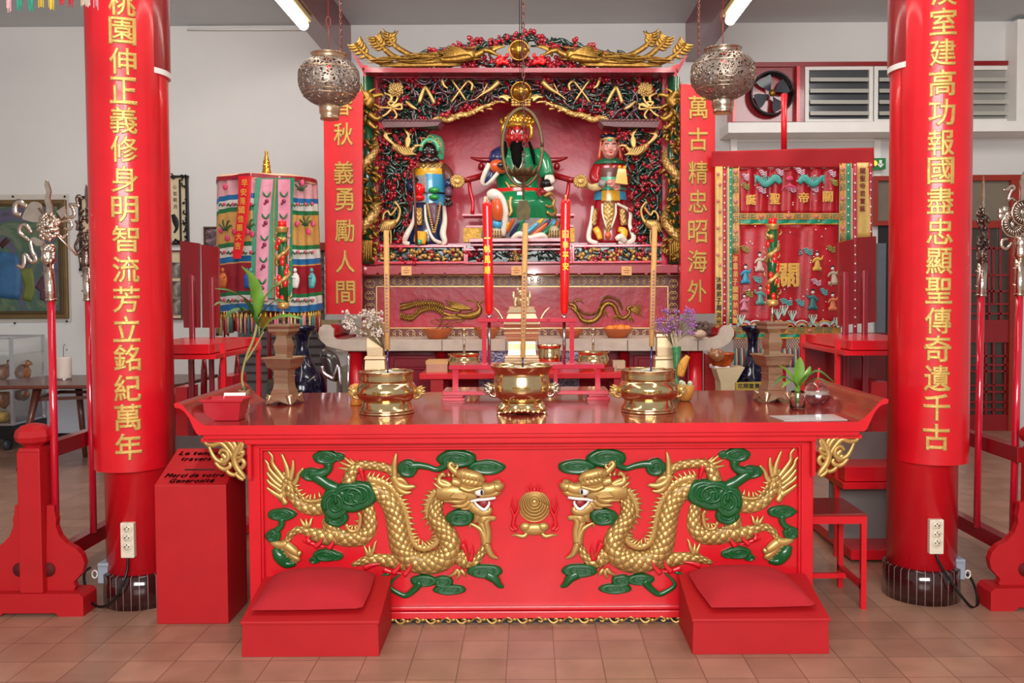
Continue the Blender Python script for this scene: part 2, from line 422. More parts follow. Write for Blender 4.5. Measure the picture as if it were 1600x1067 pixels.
# red pole rising behind the banner
# right doorway: red frame, glass above, lattice below
GLD = M('door_glass_brown', (58, 48, 40), .12, spec=.8, var=.25, vs_=1.2)
GLT = M('transom_glass', (120, 108, 92), .2, spec=.6, var=.1, vs_=2)
e = thing('door_1', None, None, (0, 0, 0), kind='structure')
b = MB(); bx(b, 1520, 1596, 273, 282, YW-.08, YW); bx(b, 1578, 1590, 273, 700, YW-.08, YW); bx(b, 1510, 1578, 345, 356, YW-.07, YW); bx(b, 1366, 1392, 275, 282, YW-.08, YW); bx(b, 1366, 1372, 275, 350, YW-.08, YW); bx(b, 1366, 1392, 345, 352, YW-.08, YW)
b.build('door_frame', M('orange_red_paint', (150, 42, 26), .4), e)
b = MB(); bx(b, 1372, 1579, 282, 345, YW-.02, YW); b.build('transom_pane', GLT, e)
b = MB(); bx(b, 1510, 1579, 356, 500, YW-.02, YW); bx(b, 1510, 1579, 535, 650, YW-.02, YW); b.build('pane', GLD, e)
b = MB(); bx(b, 1510, 1579, 500, 535, YW-.06, YW); bx(b, 1510, 1579, 648, 700, YW-.06, YW); b.build('door_panel', REDD, e)
b = MB()
def lat(a, c, d, f): b.beam(P(a, c, YW-.04), P(d, f, YW-.04), .02)
for x in (1545, 1563): lat(x, 356, x, 500)
for y in (388, 430, 455, 475, 490): lat(1512, y, 1578, y)
for x in (1536, 1552): lat(x, 385, x, 475)
for x in (1540, 1552, 1570): lat(x, 536, x, 648)
for y in (556, 570, 580, 602, 612, 628, 640): lat(1512, y, 1578, y)
b.build('lattice', REDD, e)
b = MB(); bx(b, 1372, 1400, 352, 700, YW-.03, YW); b.build('door_2', M('opening_shade_black', (22, 21, 22), .6), kind='structure')  # near-black slab painted as the shade of an opening; wall stays uncut
bx(MB(), 1371, 1384, 380, 520, YW-.12, YW-.06).build('trim_7', M('grey_pipe_paint', (96, 102, 110), .4), kind='structure')
# exit sign
t = thing('exit_sign', 'green emergency exit sign with a white arrow pointing down', 'sign', P(1372, 250, YW-.1))
bx(MB(), 1362, 1384, 247, 264, YW-.14, YW-.06).build('sign_box', M('exit_green', (18, 108, 50), .4, emit=.25), t)
b = MB(); b.boxp(1374, 1378, 250, 257, YW-.15, YW-.14); b.prismp([(1370.5, 256), (1381.5, 256), (1376, 262)], YW-.15, YW-.14); b.build('arrow', CARD, t)
MB().ell(P(1366.5, 255, YW-.14), (.03, .015, .03)).build('lamp', M('exit_lamp', (255, 190, 60), .4, emit=2), t)

# ================================================================ PILLARS
TILE = M('dark_brown_tiles', (58, 22, 22), .12, coat=.6, var=.15)
def _tile():
    n, L, b = nodes(TILE)
    g = n.new('ShaderNodeTexCoord'); sep = n.new('ShaderNodeSeparateXYZ'); L(g.outputs['Object'], sep.inputs[0])
    at = n.new('ShaderNodeMath'); at.operation = 'ARCTAN2'; L(sep.outputs[1], at.inputs[0]); L(sep.outputs[0], at.inputs[1])
    mu = n.new('ShaderNodeMath'); mu.operation = 'MULTIPLY'; mu.inputs[1].default_value = 30/(2*PI); L(at.outputs[0], mu.inputs[0])
    fr = n.new('ShaderNodeMath'); fr.operation = 'FRACT'; L(mu.outputs[0], fr.inputs[0])
    lt = n.new('ShaderNodeMath'); lt.operation = 'LESS_THAN'; lt.inputs[1].default_value = .06; L(fr.outputs[0], lt.inputs[0])
    mx = n.new('ShaderNodeMix'); mx.data_type = 'RGBA'; L(lt.outputs[0], mx.inputs[0])
    mx.inputs[6].default_value = (lin(52), lin(18), lin(20), 1); mx.inputs[7].default_value = (lin(170), lin(150), lin(140), 1)
    L(mx.outputs[2], b.inputs['Base Color'])
_tile()
PY = 4.67
SL, SR = '天桃園伸正義修身明智流芳立銘紀萬年', '興漢室建高功報國盡忠顯聖傳奇遺千古'
for sd in (-1, 1):
    pxc = 219 if sd < 0 else 1441
    cx = P(pxc, 700, PY).x
    e = thing('pillar', None, None, (cx, PY, 0), kind='structure')
    MB().lathe([(.173, .17), (.173, 4.62)], (cx, PY, 0), 48).build('shaft', RED, e)
    MB().lathe([(.191, 0), (.191, .165), (.173, .175)], (cx, PY, 0), 48).build('tiled_foot', TILE, e)
    # curved couplet board
    pxb = 207 if sd < 0 else 1454
    R1 = .181
    bc = Vector((P(pxb, 700, PY-.05).x, PY-.05, 0))
    zbot = P(pxb, 740 if sd < 0 else 729, PY-.25).z
    t = thing('couplet_board', ('curved red couplet board strapped to the left pillar, lowest gold character nian', 'curved red couplet board strapped to the right pillar, lowest gold character gu')[sd > 0], 'couplet board', (bc.x, bc.y-R1, zbot))
    b = MB(); n = 36; vs = []; fs = []
    a0, a1 = (-178, -2)
    for i in range(n+1):
        a = math.radians(a0+(a1-a0)*i/n)
        for z in (zbot, 4.5):
            for r in (R1, R1-.012): vs.append((bc.x+r*math.cos(a), bc.y+r*math.sin(a), z))
    for i in range(n):
        o = i*4; q = o+4
        fs += [(o, q, q+2, o+2), (o+1, o+3, q+3, q+1), (o, o+1, q+1, q), (o+2, q+2, q+3, o+3)]
    fs += [(0, 2, 3, 1), (n*4, n*4+1, n*4+3, n*4+2)]
    b.add(vs, fs, True); bo = b.build('board', RED, t)
    m = bo.modifiers.new('edges', 'EDGE_SPLIT')
    # characters
    ys = ([-39, 2, 46, 94, 140, 186.5, 232, 279, 326.5, 373, 421, 468, 514, 559.5, 607, 653, 699] if sd < 0 else
          [-58, -14, 32, 81, 128, 175, 222, 266, 313, 361, 408, 454, 501, 545, 592, 637, 684])
    st = SL if sd < 0 else SR
    for i, ch in enumerate(st):
        if i == 0: continue
        # photo x of each character wanders slightly because the boards are not quite plumb
        px = (188 if sd < 0 else 1476)+((ys[i]-50)/650*(10 if sd < 0 else -11))
        z = P(px, ys[i], PY-.24).z; X = P(px, ys[i], PY-.24).x
        th0 = math.asin(max(-.95, min(.95, (X-bc.x)/R1)))
        def place(c, x, zz, d, th0=th0, z=z):
            a = th0+x/R1; r = R1+d+.001
            return Vector((bc.x+r*math.sin(a), bc.y-r*math.cos(a), z+zz))
        MB().text(ch, (0, 0, 0), .137, .126, 0, vert=True, dep=.9, place=place, fit=True, fine=True).build('gilded_character', GOLDL, t)
    # short upper sleeve behind with whitish end
    zu = P(260 if sd < 0 else 1396, 112 if sd < 0 else 104, PY).z
    t2 = thing('upper_sleeve', ('short red half sleeve high on the inner side of the left pillar', 'short red half sleeve high on the inner side of the right pillar')[sd > 0], 'pillar sleeve', (cx, PY, zu))
    b = MB(); A0, A1 = (-68, 90) if sd < 0 else (90, 248)
    vs = []; fs = []
    for i in range(19):
        a = math.radians(A0+(A1-A0)*i/18)
        for z in (zu, 4.55):
            for r in (.186, .175): vs.append((cx+r*math.cos(a), PY+r*math.sin(a), z))
    for i in range(18):
        o = i*4; q = o+4
        fs += [(o, q, q+2, o+2), (o+1, o+3, q+3, q+1)]
    b.add(vs, fs, True); b.build('sleeve', REDD, t2)
    b = MB()
    vs = []
    for i in range(19):
        a = math.radians(A0+(A1-A0)*i/18)
        for z in (zu-.028, zu):
            for r in (.186, .175): vs.append((cx+r*math.cos(a), PY+r*math.sin(a), z))
    b.add(vs, fs, True); b.add(vs, [(i*4, i*4+1, i*4+5, i*4+4) for i in range(18)]); b.build('end_strip', WHITE, t2)
    # power strip
    pa, pb, pc, pd = (188, 209, 817, 872) if sd < 0 else (1453, 1475, 812, 866)
    yf = PY-.178-.03+(.012)
    t3 = thing('power_strip', ('cream power strip with three sockets on the left pillar', 'cream power strip with three sockets on the right pillar')[sd > 0], 'power strip', P((pa+pb)/2, pd, yf))
    b = MB(); b.boxp(pa, pb, pc, pd, yf, PY-.165); b.build('body', CREAM, t3, bev=.004)
    q0 = P((pa+pb)/2, pc+9, yf); q1 = P((pa+pb)/2, pd-18, yf)
    for k in range(3):
        q = q0.lerp(q1, k/2)
        b = MB(); b.tube([q+Vector((.024*math.cos(a*PI/12), -.001, .024*math.sin(a*PI/12))) for a in range(25)], .0035, 6)
        b.tube([q+Vector((0, .0, 0)), q+Vector((0, -.003, 0))], .021, 20, up=(0, 0, 1)); so = b.build('socket', CREAM, t3)
        b = MB()
        for dx, dz in ((-.009, 0), (.009, 0), (0, .009)): b.tube([q+Vector((dx, -.002, dz)), q+Vector((dx, -.005, dz))], .0035, 8, up=(0, 0, 1))
        b.build('hole', BLACK, so)
    # cable to the grey box
    if sd < 0:
        cab = [(200, 872, yf), (199, 890, yf-.01), (192, 912, yf-.03), (180, 935, 4.44), (160, 948, 4.46), (142, 940, 4.5), (133, 915, 4.55), (132, 895, 4.6), (142, 886, 4.62)]
        gb = (152, 169, 884, 912)
    else:
        cab = [(1463, 866, yf), (1468, 880, yf-.01), (1485, 907, yf-.02), (1505, 935, 4.44), (1519, 949, 4.46), (1527, 945, 4.5), (1526, 925, 4.55), (1518, 905, 4.6), (1511, 897, 4.62)]
        gb = (1494, 1509, 878, 906)
    cv = MB(); cv.tube([P(*q) for q in cab], .007, 8, 6)
    cv.build('power_cable', BLACK, None, label=('black cable looping from the left power strip to the grey plug box', 'black cable looping from the right power strip to the grey plug box')[sd > 0], cat='cable')
    t4 = thing('plug_box', ('grey plug box beside the foot of the left pillar', 'grey plug box beside the foot of the right pillar')[sd > 0], 'plug box', P((gb[0]+gb[1])/2, gb[3], 4.58))
    MB().boxp(*gb, 4.56, 4.7).build('body', GREYP, t4, bev=.006)
    q = P(gb[0]-4 if sd < 0 else gb[1]+3, 897, 4.6)
    MB().tube([q+Vector((.014*math.cos(a*PI/6), 0, .02*math.sin(a*PI/6))) for a in range(13)], .004, 6).build('clip', WHITE, t4)
    MB().boxp(gb[0], gb[1], gb[2]-4, gb[2]+1, 4.54, 4.7).build('lid', GREYP, t4, bev=.003)
# hanging ceiling fringe just in front of the pillars
rnd = random.Random(5)
t = thing('tassel_valance', 'row of pastel ribbon tassels hanging from above at upper left', 'valance', P(80, -30, 3.4))
cols = [(236, 186, 190), (60, 178, 150), (60, 178, 150), (222, 196, 74), (222, 196, 74), (214, 60, 70), (214, 60, 70), (218, 200, 178), (226, 214, 200), (236, 170, 180)]
xs = [14, 31, 48, 64, 80, 97, 110, 130, 138, 150]
for k, (x, c_) in enumerate(zip(xs, cols)):
    b = MB(); m_ = M('tassel_%d' % k, c_, .7)
    for j in range(9):
        xx = x+rnd.uniform(-4, 4); y1 = (16, 14, 14, 9, 12, 6, 8, 10, 8, 12)[k]+rnd.uniform(-5, 4)
        b.tube([P(xx, -45, 3.4+rnd.uniform(-.02, .02)), P(xx+rnd.uniform(-.8, .8), y1, 3.4)], .0022, 4)
    b.build('tassel', m_, t)
MB().boxp(0, 160, -52, -44, 3.39, 3.41).build('rod', BROWN, t)
for x in (12, 148): MB().tube([P(x, -48, 3.4), Vector((P(x, -48, 3.4).x, 3.4, ZC))], .003, 6).build('cord', BLACK, t)
# ================================================================ FRONT ALTAR TABLE
YA = 4.28                     # front of the carved body
YT = 4.20                     # front edge of the table top
XM = P(831, 800, YA).x        # symmetry line
SCALEG = M('scaled_gold_paint', (194, 154, 88), .36, .52, coat=.15, var=.12, vs_=16)
def scales(m, per_m, depth=1.0):
    n, L, b = nodes(m)
    uv = n.new('ShaderNodeTexCoord'); mp = n.new('ShaderNodeMapping'); mp.inputs['Rotation'].default_value = (0, 0, PI/4)
    mp.inputs['Scale'].default_value = (per_m, per_m, per_m); L(uv.outputs['UV'], mp.inputs['Vector'])
    v = n.new('ShaderNodeTexVoronoi'); v.voronoi_dimensions = '2D'; v.feature = 'F1'; v.inputs['Randomness'].default_value = .15; v.inputs['Scale'].default_value = 1
    v2 = n.new('ShaderNodeTexVoronoi'); v2.voronoi_dimensions = '2D'; v2.feature = 'DISTANCE_TO_EDGE'; v2.inputs['Randomness'].default_value = .15; v2.inputs['Scale'].default_value = 1
    L(mp.outputs[0], v.inputs['Vector']); L(mp.outputs[0], v2.inputs['Vector'])
    bu = n.new('ShaderNodeBump'); bu.invert = True; bu.inputs['Strength'].default_value = .8*depth; bu.inputs['Distance'].default_value = .35/per_m
    L(v.outputs['Distance'], bu.inputs['Height']); L(bu.outputs[0], b.inputs['Normal'])
    mr = n.new('ShaderNodeMapRange'); mr.inputs[1].default_value = .01; mr.inputs[2].default_value = .06; L(v2.outputs['Distance'], mr.inputs[0])
    src = b.inputs['Base Color'].links[0].from_socket
    mx = n.new('ShaderNodeMix'); mx.data_type = 'RGBA'; L(mr.outputs[0], mx.inputs[0]); mx.inputs[6].default_value = (.12, .07, .025, 1)
    L(src, mx.inputs[7]); L(mx.outputs[2], b.inputs['Base Color'])
scales(SCALEG, 34)
def mir(x, s): return x if s < 0 else 2*XM-x
altar = thing('altar_table', 'big red altar table with gold dragon carvings on its front', 'altar table', (XM, YA, 0))
ztop = P(831, 662, YT).z
# body as frame, stiles, rails
xL, xR = P(388, 800, YA).x, P(1271, 800, YA).x
zB = P(831, 966, YA).z
b = MB()
b.box(xL, xL+.058, YA, YA+.08, 0.0, ztop-.08); b.box(xR-.058, xR, YA, YA+.08, 0, ztop-.08)
b.box(xL, xR, YA, YA+.08, ztop-.125, ztop-.08)
b.build('frame', RED, altar, bev=.006)
b = MB(); b.box(xL+.055, xR-.055, YA+.035, YA+.06, .05, ztop-.12); b.build('front_panel', RED, altar)
b = MB()
zm = P(831, 945, YA).z
b.box(xL+.058, xR-.058, YA-.004, YA+.06, zB, zB+.035); b.box(xL+.058, xR-.058, YA+.006, YA+.06, zB+.038, zB+.056)
b.box(xL+.056, xL+.068, YA+.012, YA+.06, zB+.05, ztop-.125); b.box(xR-.068, xR-.056, YA+.012, YA+.06, zB+.05, ztop-.125); b.box(xL+.06, xR-.06, YA+.012, YA+.06, ztop-.137, ztop-.12)
b.build('moulding', RED, altar, bev=.004)
b = MB(); b.box(xL, xL+.03, YA+.08, YA+.95, .02, ztop-.06); b.box(xR-.03, xR, YA+.08, YA+.95, .02, ztop-.06); b.box(xL, xR, YA+.93, YA+.95, .02, ztop-.06)
b.build('side_panel', REDM, altar)
# top with upswept ends
prof = [(271.5, 631), (277, 628.5), (285, 633), (292, 641), (299, 648.5), (306, 655), (313, 660.5), (320, 663.3), (340, 664), (388, 664)]
low = [(388, 679), (340, 679), (311, 679), (305, 674), (300, 664), (295, 653), (288, 643.5), (281, 638.5), (273, 637)]
def cp(p): q = P(p[0], p[1], YT); return (q.x, q.z)
left = cr([cp(p) for p in prof], 2); lw = cr([cp(p) for p in low], 2)
zt = ztop; left = [(x, z if i < 14 else zt) for i, (x, z) in enumerate(left)]
dz = zt-left[13][1]; 
zl = zt-(679-664)*YT/1400
poly = left+[(2*XM-x, z) for x, z in reversed(left)]
lw2 = [(x, min(z, zl) if i < 5 else z) for i, (x, z) in enumerate(lw)]
poly += [(2*XM-x, z) for x, z in lw2]+[(x, z) for x, z in reversed(lw2)][::1] if False else []
poly = left+[(2*XM-x, z) for x, z in reversed(left)]+[(2*XM-x, z) for x, z in reversed(lw2)]+list(lw2)
YB1 = YT+.975
b = MB(); b.prism(poly, YT, YB1, True); o = b.build('table_top', REDT, altar)
m = o.modifiers.new('e', 'EDGE_SPLIT'); m.split_angle = .6
o.data.materials.append(RED)
for p in o.data.polygons:
    if abs(p.normal.y) > .9: p.material_index = 1
xa, xb = P(311, 684, YT).x, P(1352, 684, YT).x; xa = min(xa, 2*XM-xb); xb = 2*XM-xa
b = MB(); b.box(xa+.02, xb-.02, YT+.012, YB1-.02, zl-.024, zl); b.box(xL-.0, xR+.0, YT+.03, YT+.1, ztop-.098, zl-.02)
b.build('top_rail', RED, altar, bev=.006)
# plain rear table of the same height
YB2 = YT*1.333
t = thing('plain_table', 'plain red table joined behind the carved altar table', 'table', (XM, YB1, 0))
MB().box(XM-1.56, XM+1.56, YB1+.006, YB2, ztop-.06, ztop-.002).build('table_top', REDT, t, bev=.005)
for x in (-1.5, 1.44):
    for y in (YB1+.02, YB2-.1): MB().box(XM+x, XM+x+.06, y, y+.06, 0, ztop-.06).build('leg', RED, t)
# gold openwork brackets under the ends
def scroll(b, pts, r, Y=YT+.05, k=5, fl=.8, s=-1, tap=True):
    q = [P(x, y, Y) for x, y in pts]
    q = [Vector((mir(p.x, s), p.y, p.z)) for p in q]
    n = len(q); rr = [r*(1 if not tap else (.45+.55*math.sin(PI*(i+.6)/(n+.2)))) for i in range(n)]
    b.tube(q, rr, 8, k, fl)
for s in (-1, 1):
    b = MB()
    for pts, r in (
        ([(380, 687), (372, 700), (366, 715), (370, 730), (379, 742), (383, 748)], .016),
        ([(318, 688), (324, 694), (334, 695), (345, 692), (354, 700), (362, 712), (366, 724)], .014),
        ([(326, 696), (331, 708), (338, 718), (348, 722), (356, 716), (355, 706), (347, 703), (342, 709)], .013),
        ([(336, 722), (344, 730), (352, 733), (360, 728), (358, 722)], .012),
        ([(352, 732), (358, 739), (366, 742), (371, 738)], .011),
        ([(340, 688), (348, 687), (356, 690), (364, 700), (368, 712)], .013),
        ([(372, 722), (378, 718), (382, 724), (378, 731), (373, 730)], .012),
        ([(366, 704), (372, 708), (380, 705), (378, 712), (370, 716)], .011),
        ([(368, 740), (374, 746), (381, 750)], .010)):
        scroll(b, pts, r, s=s)
    for pts in ([(361, 688), (366, 694), (368, 704), (363, 700)], [(372, 690), (378, 694), (374, 704), (369, 700)], [(346, 709), (352, 716), (350, 724), (344, 716)]):
        scroll(b, pts, .014, s=s, fl=.5)
    b.build('carved_bracket', GOLD, altar)
    b = MB(); x0, x1 = P(309, 684, YT).x, P(386, 684, YT).x
    x0, x1 = (x0, x1) if s < 0 else (2*XM-x1, 2*XM-x0)
    b.box(x0, x1, YT+.04, YT+.07, zl-.04, zl-.022)
    q = P(384.5, 684, YT).x; q = mir(q, s); b.box(q-.008, q+.008, YT+.04, YT+.07, P(384, 752, YT).z, zl-.03)
    b.build('bracket_frame', RED, altar)
# gilt strip along the foot
b = MB(); z0, z1 = 0.012, zB-.004; zc = (z0+z1)/2
for i in range(34):
    x = xL+.1+(xR-xL-.2)*(i+.5)/34; sg = 1 if i % 2 else -1
    pts = [(x-.036, YA+.01, zc-sg*.012), (x-.018, YA+.005, zc+sg*.010), (x, YA+.002, zc+sg*.014), (x+.016, YA+.002, zc), (x+.006, YA, zc-sg*.008), (x-.004, YA+.002, zc)]
    b.tube(pts, [.004, .007, .008, .007, .006, .003], 6, 4)
    b.ell((x+.03, YA+.004, zc+sg*.004), (.012, .005, .009), 8, 5)
b.build('gilt_foot_strip', GOLD, altar)
MB().box(xL+.06, xR-.06, YA+.015, YA+.03, .0, zB).build('foot_board', BLACK, altar)
# ---------------------------------------------------------------- dragon reliefs
YP = YA+.035
def D(u, v, s, dy=0):         # point of the left carving, mirrored for the right one
    q = P(400+u/4, 700+v/4, YP); return Vector((mir(q.x, s), YP-dy, q.z))
PX = YP/1400/4
def dtube(b, pts, s, fl=.62, k=6, n=14, dy=0, rs=1):
    b.tube([D(p[0], p[1], s, (p[3] if len(p) > 3 else 0)+dy) for p in pts], [p[2]*PX*rs for p in pts], n, k, fl)
def spikes(b, path, s, w, ln, side, lean=.35, base=0, dy=.01, step=24):
    pts = cr(path, 6); d = 0; i = 0
    for j in range(1, len(pts)):
        (x0, y0), (x1, y1) = pts[j-1][:2], pts[j][:2]
        l = math.hypot(x1-x0, y1-y0); d += l
        if d >= step:
            d = 0; tx, ty = (x1-x0)/l, (y1-y0)/l; nx, ny = -ty*side, tx*side
            bx_, by_ = x1+nx*base, y1+ny*base
            b.tube([D(bx_, by_, s, dy), D(bx_+nx*ln*.5+tx*ln*lean*.3, by_+ny*ln*.5+ty*ln*lean*.3, s, dy), D(bx_+nx*ln+tx*ln*lean, by_+ny*ln+ty*ln*lean, s, dy*.6)], [w*PX, w*.62*PX, w*.12*PX], 6, 3, .5)
body = [(1165, 300, 30), (1140, 330, 40), (1120, 385, 50), (1128, 440, 56), (1165, 500, 60), (1205, 560, 66), (1212, 620, 72), (1180, 680, 76), (1110, 712, 74), (1030, 716, 70), (960, 690, 68), (912, 630, 70), (893, 560, 68), (882, 490, 66), (868, 420, 64), (842, 350, 62), (800, 295, 60), (740, 262, 54), (690, 260, 48)]
loop = [(690, 330, 36), (705, 400, 42), (712, 450, 46), (706, 510, 50), (665, 555, 54), (600, 566, 54), (540, 560, 54), (490, 535, 54), (462, 490, 50), (462, 440, 46)]
tail = [(520, 350, 50), (430, 372, 48), (350, 382, 42), (285, 362, 38), (240, 318, 34), (212, 262, 30), (192, 210, 27), (178, 165, 24), (172, 148, 16)]
def dragon(s):
    nm = 'left' if s < 0 else 'right'
    b = MB()
    dtube(b, body, s, .6, 5, 20, .004); dtube(b, loop, s, .5, 5, 18); dtube(b, tail, s, .5, 5, 16)
    dtube(b, [(570, 260, 40), (582, 210, 46), (600, 150, 40), (640, 112, 34), (700, 105, 30), (770, 112, 30), (830, 128, 30), (868, 165, 28), (890, 200, 26)], s, .6, 5, 14, .008)
    dtube(b, [(520, 545, 60), (440, 555, 54), (370, 540, 44), (310, 515, 30), (262, 512, 26), (222, 535, 24), (200, 570, 22), (176, 600, 28), (150, 610, 20)], s, .5, 5, 14)
    dtube(b, [(960, 712, 62), (880, 708, 52), (800, 700, 42), (720, 695, 36), (660, 710, 26), (600, 732, 14)], s, .55, 5, 14)
    dtube(b, [(1260, 660, 50), (1290, 690, 54), (1320, 715, 40), (1365, 710, 32), (1400, 670, 28), (1425, 620, 26), (1435, 580, 26)], s, .55, 5, 14, .004)
    dtube(b, [(1290, 660, 34), (1300, 700, 38), (1285, 735, 30)], s, .7, 4, 12, .008)
    dr = b.build('dragon_carving', SCALEG, altar, label=None)
    # fins, mane, claws in plain gold
    b = MB()
    inner = [(1130, 260), (1085, 330), (1075, 400), (1100, 460), (1135, 520), (1125, 590), (1060, 625), (1000, 605), (965, 540), (950, 470), (935, 400), (905, 330), (850, 250), (780, 205), (700, 190)]
    b.tube([D(p[0]-(4 if i < 3 else 0), p[1], s, .008) for i, p in enumerate(inner)], [22*PX]*len(inner), 8, 6, .4)
    spikes(b, inner[:8], s, 13, 46, 1, .3, 6); spikes(b, inner[7:], s, 13, 44, 1, -.3, 6)
    spikes(b, [(230, 200), (262, 270), (310, 318), (370, 318), (420, 300)], s, 12, 40, -1, .2, 0, step=30)
    b.tube([D(*p, s, .006) for p in ((222, 190), (262, 270), (310, 325), (370, 330), (420, 318))], 14*PX, 6, 4, .4)
    spikes(b, [(560, 470), (590, 510), (640, 500), (650, 430)], s, 12, 36, -1, .1, 0, step=26)
    b.tube([D(*p, s, .012) for p in ((565, 470), (590, 515), (640, 505), (655, 430), (640, 400))], 13*PX, 6, 4, .4)
    # tail flames
    for pts in (((180, 200), (140, 150), (110, 95), (100, 50), (78, 18)), ((170, 220), (125, 180), (90, 130), (72, 95), (58, 72)), ((165, 245), (120, 215), (95, 180), (66, 148)),
                ((165, 275), (125, 245), (95, 220), (66, 192)), ((170, 310), (130, 290), (100, 265), (66, 244)), ((205, 190), (195, 130), (185, 80), (158, 32)),
                ((215, 200), (225, 150), (238, 110), (230, 72)), ((235, 230), (255, 195), (272, 160), (296, 122)), ((190, 350), (160, 300), (150, 260), (165, 200))):
        n = len(pts); b.tube([D(p[0]+4*math.sin(i*2.4), p[1], s, .008) for i, p in enumerate(pts)], [(18*(1-i/n)+3)*PX for i in range(n)], 8, 4, .55)
    for pts in (((170, 330), (160, 250), (190, 190), (215, 240), (200, 300)),): b.tube([D(*p, s, .004) for p in pts], 26*PX, 8, 4, .3)
    # flames at knees and elbows
    for root, tips in (((640, 130), ((520, 82), (512, 122), (545, 48), (590, 60), (640, 70))), ((310, 505), ((282, 435), (320, 438), (358, 432))), ((700, 690), ((680, 600), (715, 602), (758, 575), (735, 620))), ((1270, 745), ((1205, 805), (1258, 822), (1318, 805), (1230, 780)))):
        for tx, ty in tips:
            mxx, myy = (root[0]*.5+tx*.5), (root[1]*.5+ty*.5)
            b.tube([D(root[0]*.8+tx*.2, root[1]*.8+ty*.2, s, .008), D(mxx+6, myy+4, s, .012), D(tx*.85+root[0]*.15-3, ty*.85+root[1]*.15, s, .008), D(tx, ty, s, .004)], [14*PX, 12*PX, 7*PX, 2*PX], 8, 4, .6)
    b.build('fins', GOLD, dr)
    # claws: upper, hind, front
    CL = [(((870, 190), (868, 120), (872, 70), (880, 28)), (24, 18, 14, 6)), (((860, 170), (890, 220), (940, 240), (985, 236), (1002, 240)), (28, 26, 22, 14, 5)), (((870, 190), (885, 235), (905, 262), (940, 275), (975, 270)), (26, 22, 20, 14, 5)),
                   (((865, 200), (900, 190), (930, 205), (950, 222)), (20, 18, 14, 5)),
                   (((200, 590), (160, 600), (120, 590), (95, 575)), (26, 28, 22, 8)), (((190, 600), (230, 630), (265, 655), (285, 640)), (34, 32, 24, 10)), (((190, 610), (225, 660), (265, 690), (278, 700)), (28, 26, 20, 8)), (((170, 610), (195, 655), (230, 690), (262, 712)), (22, 18, 14, 6)),
                   (((1435, 600), (1425, 540), (1400, 500), (1345, 470), (1340, 495)), (26, 24, 16, 10, 4)), (((1440, 590), (1430, 520), (1412, 470), (1390, 440), (1362, 460)), (26, 22, 20, 14, 5)), (((1445, 590), (1450, 520), (1440, 460), (1465, 432), (1502, 428)), (26, 24, 24, 18, 5)),
                   (((1440, 590), (1455, 630), (1475, 665), (1515, 686)), (24, 22, 18, 6)), (((1415, 460), (1430, 430), (1500, 440)), (26, 30, 8))]
    for i0, i1 in ((0, 4), (4, 8), (8, 13)):
        b = MB()
        for pts, r in CL[i0:i1]: b.tube([D(*p, s, .016) for p in pts], [x*PX for x in r], 10, 5, .7)
        b.build('claw', GOLD, dr)
    # head
    b = MB()
    def hp(pts, fl=.8, dy=.03, n=12): b.tube([D(p[0], p[1], s, dy) for p in pts], [p[2]*PX for p in pts], n, 5, fl)
    hp([(1130, 270, 46), (1190, 270, 62), (1260, 272, 66), (1330, 290, 52), (1385, 298, 30)], .75, .018)      # cheek
    hp([(1280, 200, 60), (1350, 215, 62), (1420, 245, 46), (1470, 245, 38), (1515, 218, 34), (1535, 208, 20)], .8, .03)   # upper muzzle
    hp([(1500, 235, 36), (1522, 222, 34), (1528, 205, 24)], .95, .04)
    hp([(1400, 285, 34), (1450, 280, 28), (1500, 272, 22), (1528, 262, 12)], .7, .03)
    hp([(1330, 330, 34), (1370, 370, 34), (1420, 395, 30), (1455, 385, 26), (1462, 360, 12)], .7, .024)       # lower jaw
    hp([(1395, 390, 34), (1385, 430, 24), (1372, 460, 8)], .6, .02)                                             # beard
    hp([(1262, 150, 24), (1300, 148, 34), (1350, 158, 36), (1395, 168, 30), (1428, 192, 16)], .9, .055)          # brow
    hp([(1290, 185, 26), (1335, 196, 30), (1385, 202, 26), (1420, 212, 14)], .9, .056); hp([(1230, 195, 30), (1275, 205, 30), (1310, 215, 20)], .9, .045)
    for j in range(5): hp([(1285+j*26, 128+j*9, 5), (1300+j*24, 150+j*8, 6), (1292+j*24, 176+j*6, 5), (1270+j*22, 188+j*5, 3)], .9, .082, 6)
    for j in range(4): hp([(1240-j*8, 262+j*9, 5), (1285-j*6, 270+j*8, 6), (1330-j*4, 285+j*5, 4)], .9, .066-.003*j, 6)
    hp([(1280, 225, 14), (1330, 245, 14), (1370, 238, 12), (1420, 225, 10)], .9, .07)
    for pts in (((1225, 230, 20), (1160, 215, 26), (1150, 178, 14), (1172, 155, 14), (1185, 170, 8)), ((1300, 175, 22), (1250, 140, 22), (1215, 105, 18), (1225, 85, 12), (1248, 105, 6)), ((1250, 125, 14), (1262, 112, 10), (1260, 92, 5)),
                ((1320, 220, 18), (1250, 235, 20), (1190, 205, 18), (1150, 190, 10)), ((1300, 255, 22), (1230, 262, 24), (1170, 250, 18), (1112, 208, 5)), ((1300, 280, 22), (1230, 292, 20), (1170, 290, 14), (1125, 290, 4)),
                ((1320, 300, 22), (1270, 325, 20), (1220, 320, 14), (1175, 325, 4)), ((1340, 320, 18), (1300, 350, 16), (1255, 352, 10), (1222, 352, 4)), ((1350, 340, 16), (1330, 365, 12), (1285, 372, 4))):
        hp(pts, .7, .036, 8)
    spikes(b, [(1120, 215), (1160, 175), (1210, 170), (1260, 180)], s, 12, 34, -1, -.4, 0, .03, 22)
    hd = b.build('head', GOLD, dr)
    b = MB(); b.ell(D(1400, 258, s, .062), (30*PX, .012, 24*PX)); b.build('eye', WHITE, hd)
    b = MB(); b.ell(D(1415, 257, s, .072), (8*PX, .006, 16*PX)); b.build('pupil', BLACK, hd)
